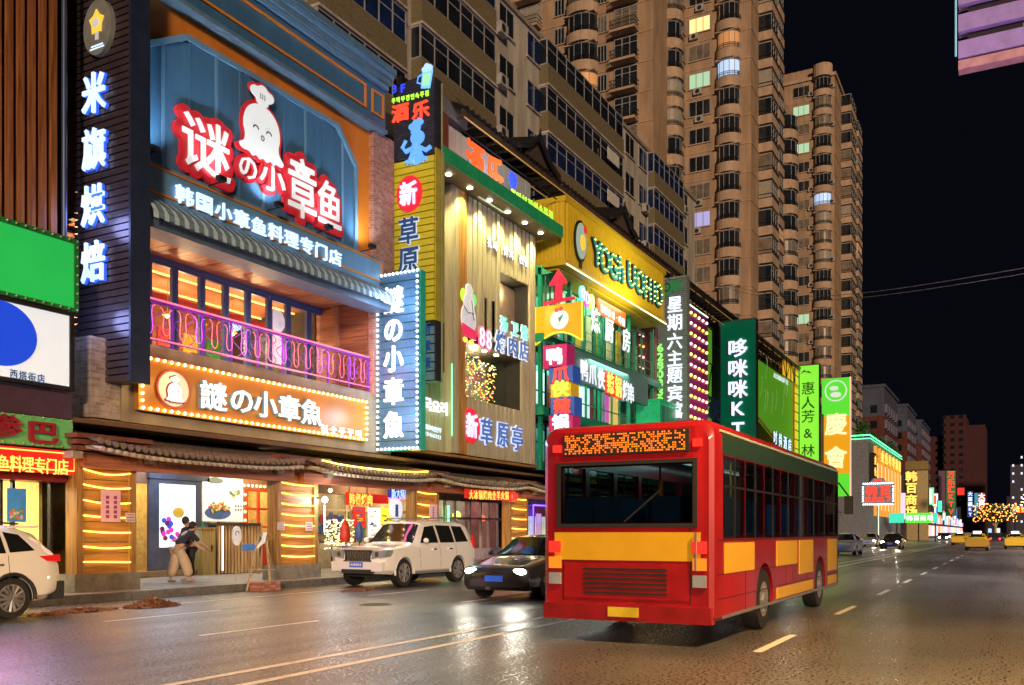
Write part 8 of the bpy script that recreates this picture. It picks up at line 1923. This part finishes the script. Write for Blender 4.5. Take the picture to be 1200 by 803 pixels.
def street_lamp(x, y, arm, label):
    t = thing('street_lamp', label, 'street lamp', (x, y, .15), 'sodium street lamps along the near kerb')
    part('pole', MB().tube([(x,y,.15),(x,y,6),(x,y,9)], [.1,.08,.06], 8), alum, t); part('arm', MB().tube([(x,y,8.9),(x,y+arm*.5,9.3),(x,y+arm,9.35)], .04, 6), alum, t)
    part('lamp_head', MB().box(x-.35, x+.35, y+arm-.3, y+arm+.5, 9.28, 9.42), alum, t); part('lamp_glass', MB().box(x-.3, x+.3, y+arm-.22, y+arm+.42, 9.23, 9.277), E('sodium lamp glass', (1,.45,.12), 30), t)
    lamp('SPOT', (x, y+arm+.1, 9.15), LAMP_W*(2.1 if x < 20 else 1), (1,.56,.2) if x < 20 else (.95,.8,.75), .25, (0,.55,-1), 140, 'lamp_beam', t)
LAMP_W = 3300
for k in range(13): street_lamp(9+k*26, -5.2, 2.6, ['nearest','second','third','fourth','fifth','sixth','seventh','eighth','ninth','tenth','eleventh','twelfth','farthest'][k]+' sodium street lamp on the near pavement, counted from the viewer')
# fairy lit tree far down the street
q = thing('street_tree', 'far tree wrapped in orange lights left of the taxis', 'tree', (190, 2.5, 0)); mb = MB(); rnd = random.Random(31)
part('trunk', MB().tube([(190,2.5,0),(190.1,2.5,2.2),(190,2.6,4)], [.25,.2,.12], 7).tube([(190.1,2.5,2.4),(190,3.8,4.6)], [.12,.06], 5).tube([(190.1,2.5,2.6),(190,1.2,4.8)], [.12,.06], 5), pole, q)
leaves(mb, (190,2.5,5), (3,3.6,1.9), 900, .3, rnd); part('crown', mb, bush, q)
mb = MB()
for _ in range(140): mb.sphere((190-2.6, 2.5+rnd.uniform(-3.6,3.6), 5+rnd.uniform(-1.6,1.7)), .09, 4, 3)
part('tree_lights', mb, E('orange tree light', (1,.3,.04), 6), q, kind='stuff')
# wires
t = thing('overhead_wire', 'pair of thin pale wires crossing the dark sky at right', 'wire', (60, 10, 20))
for (pa, za), (pb, zb) in (((845,332),(1200,313)), ((845,336),(1200,320))):
    f0 = FX(97); a, b = f0.p(pa, za); p0 = Vector(f0.w(a, b, .5)); f1 = FX(36); a, b = f1.p(pb+30, zb-4); p1 = Vector(f1.w(a, b))
    part('wire', MB().tube([p0+(p1-p0)*i/16-Vector((0,0,1.3*math.sin(math.pi*i/16))) for i in range(17)], .016, 4), M('pale wire', (.3,.3,.32), .5), t)
t = thing('overhead_wire', 'tangle of sagging cables along the front of the old apartment block', 'wire', (60, 24, 18))
for k in range(5): part('wire', MB().tube([(34+i*2.6, 20.8+.1*k, 19.4+.25*k-1.0*math.sin(math.pi*(i % 6)/6)) for i in range(24)], .02, 4), black, t)
# near right building with slatted balconies
XN = 30
t = thing('near_building', 'purple lit louvred balcony corner hanging into the sky at top right', 'building', (XN, -2, 0))
part('wall', MB().box(XN, XN+9, -14, -3.4, 0, 24), dkwall, t)
f = FX(XN); mauve = M('mauve painted band', (.36,.27,.5), .6, var=.15, scale=3, dirt=.1); salm = M('salmon edge', (.5,.28,.24), .6)
a_in = f.a(1123); z00 = 15.05
part('slab', MB().box(XN, XN+.4, -a_in, -3.4, z00+.02, z00+.28), salm, t)
for k in range(8): part('balcony_band', MB().box(XN-.02, XN+.4, -a_in+.0, -3.4, z00+.34+k*.78, z00+.34+k*.78+.5), mauve, t); part('recess', MB().box(XN+.2, XN+.4, -a_in-.25, -3.4, z00+.84+k*.78, z00+.34+(k+1)*.78), M('dark recess', (.03,.02,.03), .8), t)
part('edge_tube', MB().tube([(XN-.05,-a_in+.06,z00+.4),(XN-.05,-a_in+.06,z00+6.4)], .03, 5), E('pale teal tube', (.3,.7,.75), .5), t)
part('brace', MB().cyl((XN+.2,-.3,z00+1.0),(XN+.2,-1.2,z00+.8),.05,5), salm, t)
lamp('AREA', (XN-7, 3, 6), 500, (.8,.45,1), 3, (7,-3,10), parent=t, name='added_purple_light')  # added lamp hanging free before the bands to light them purple
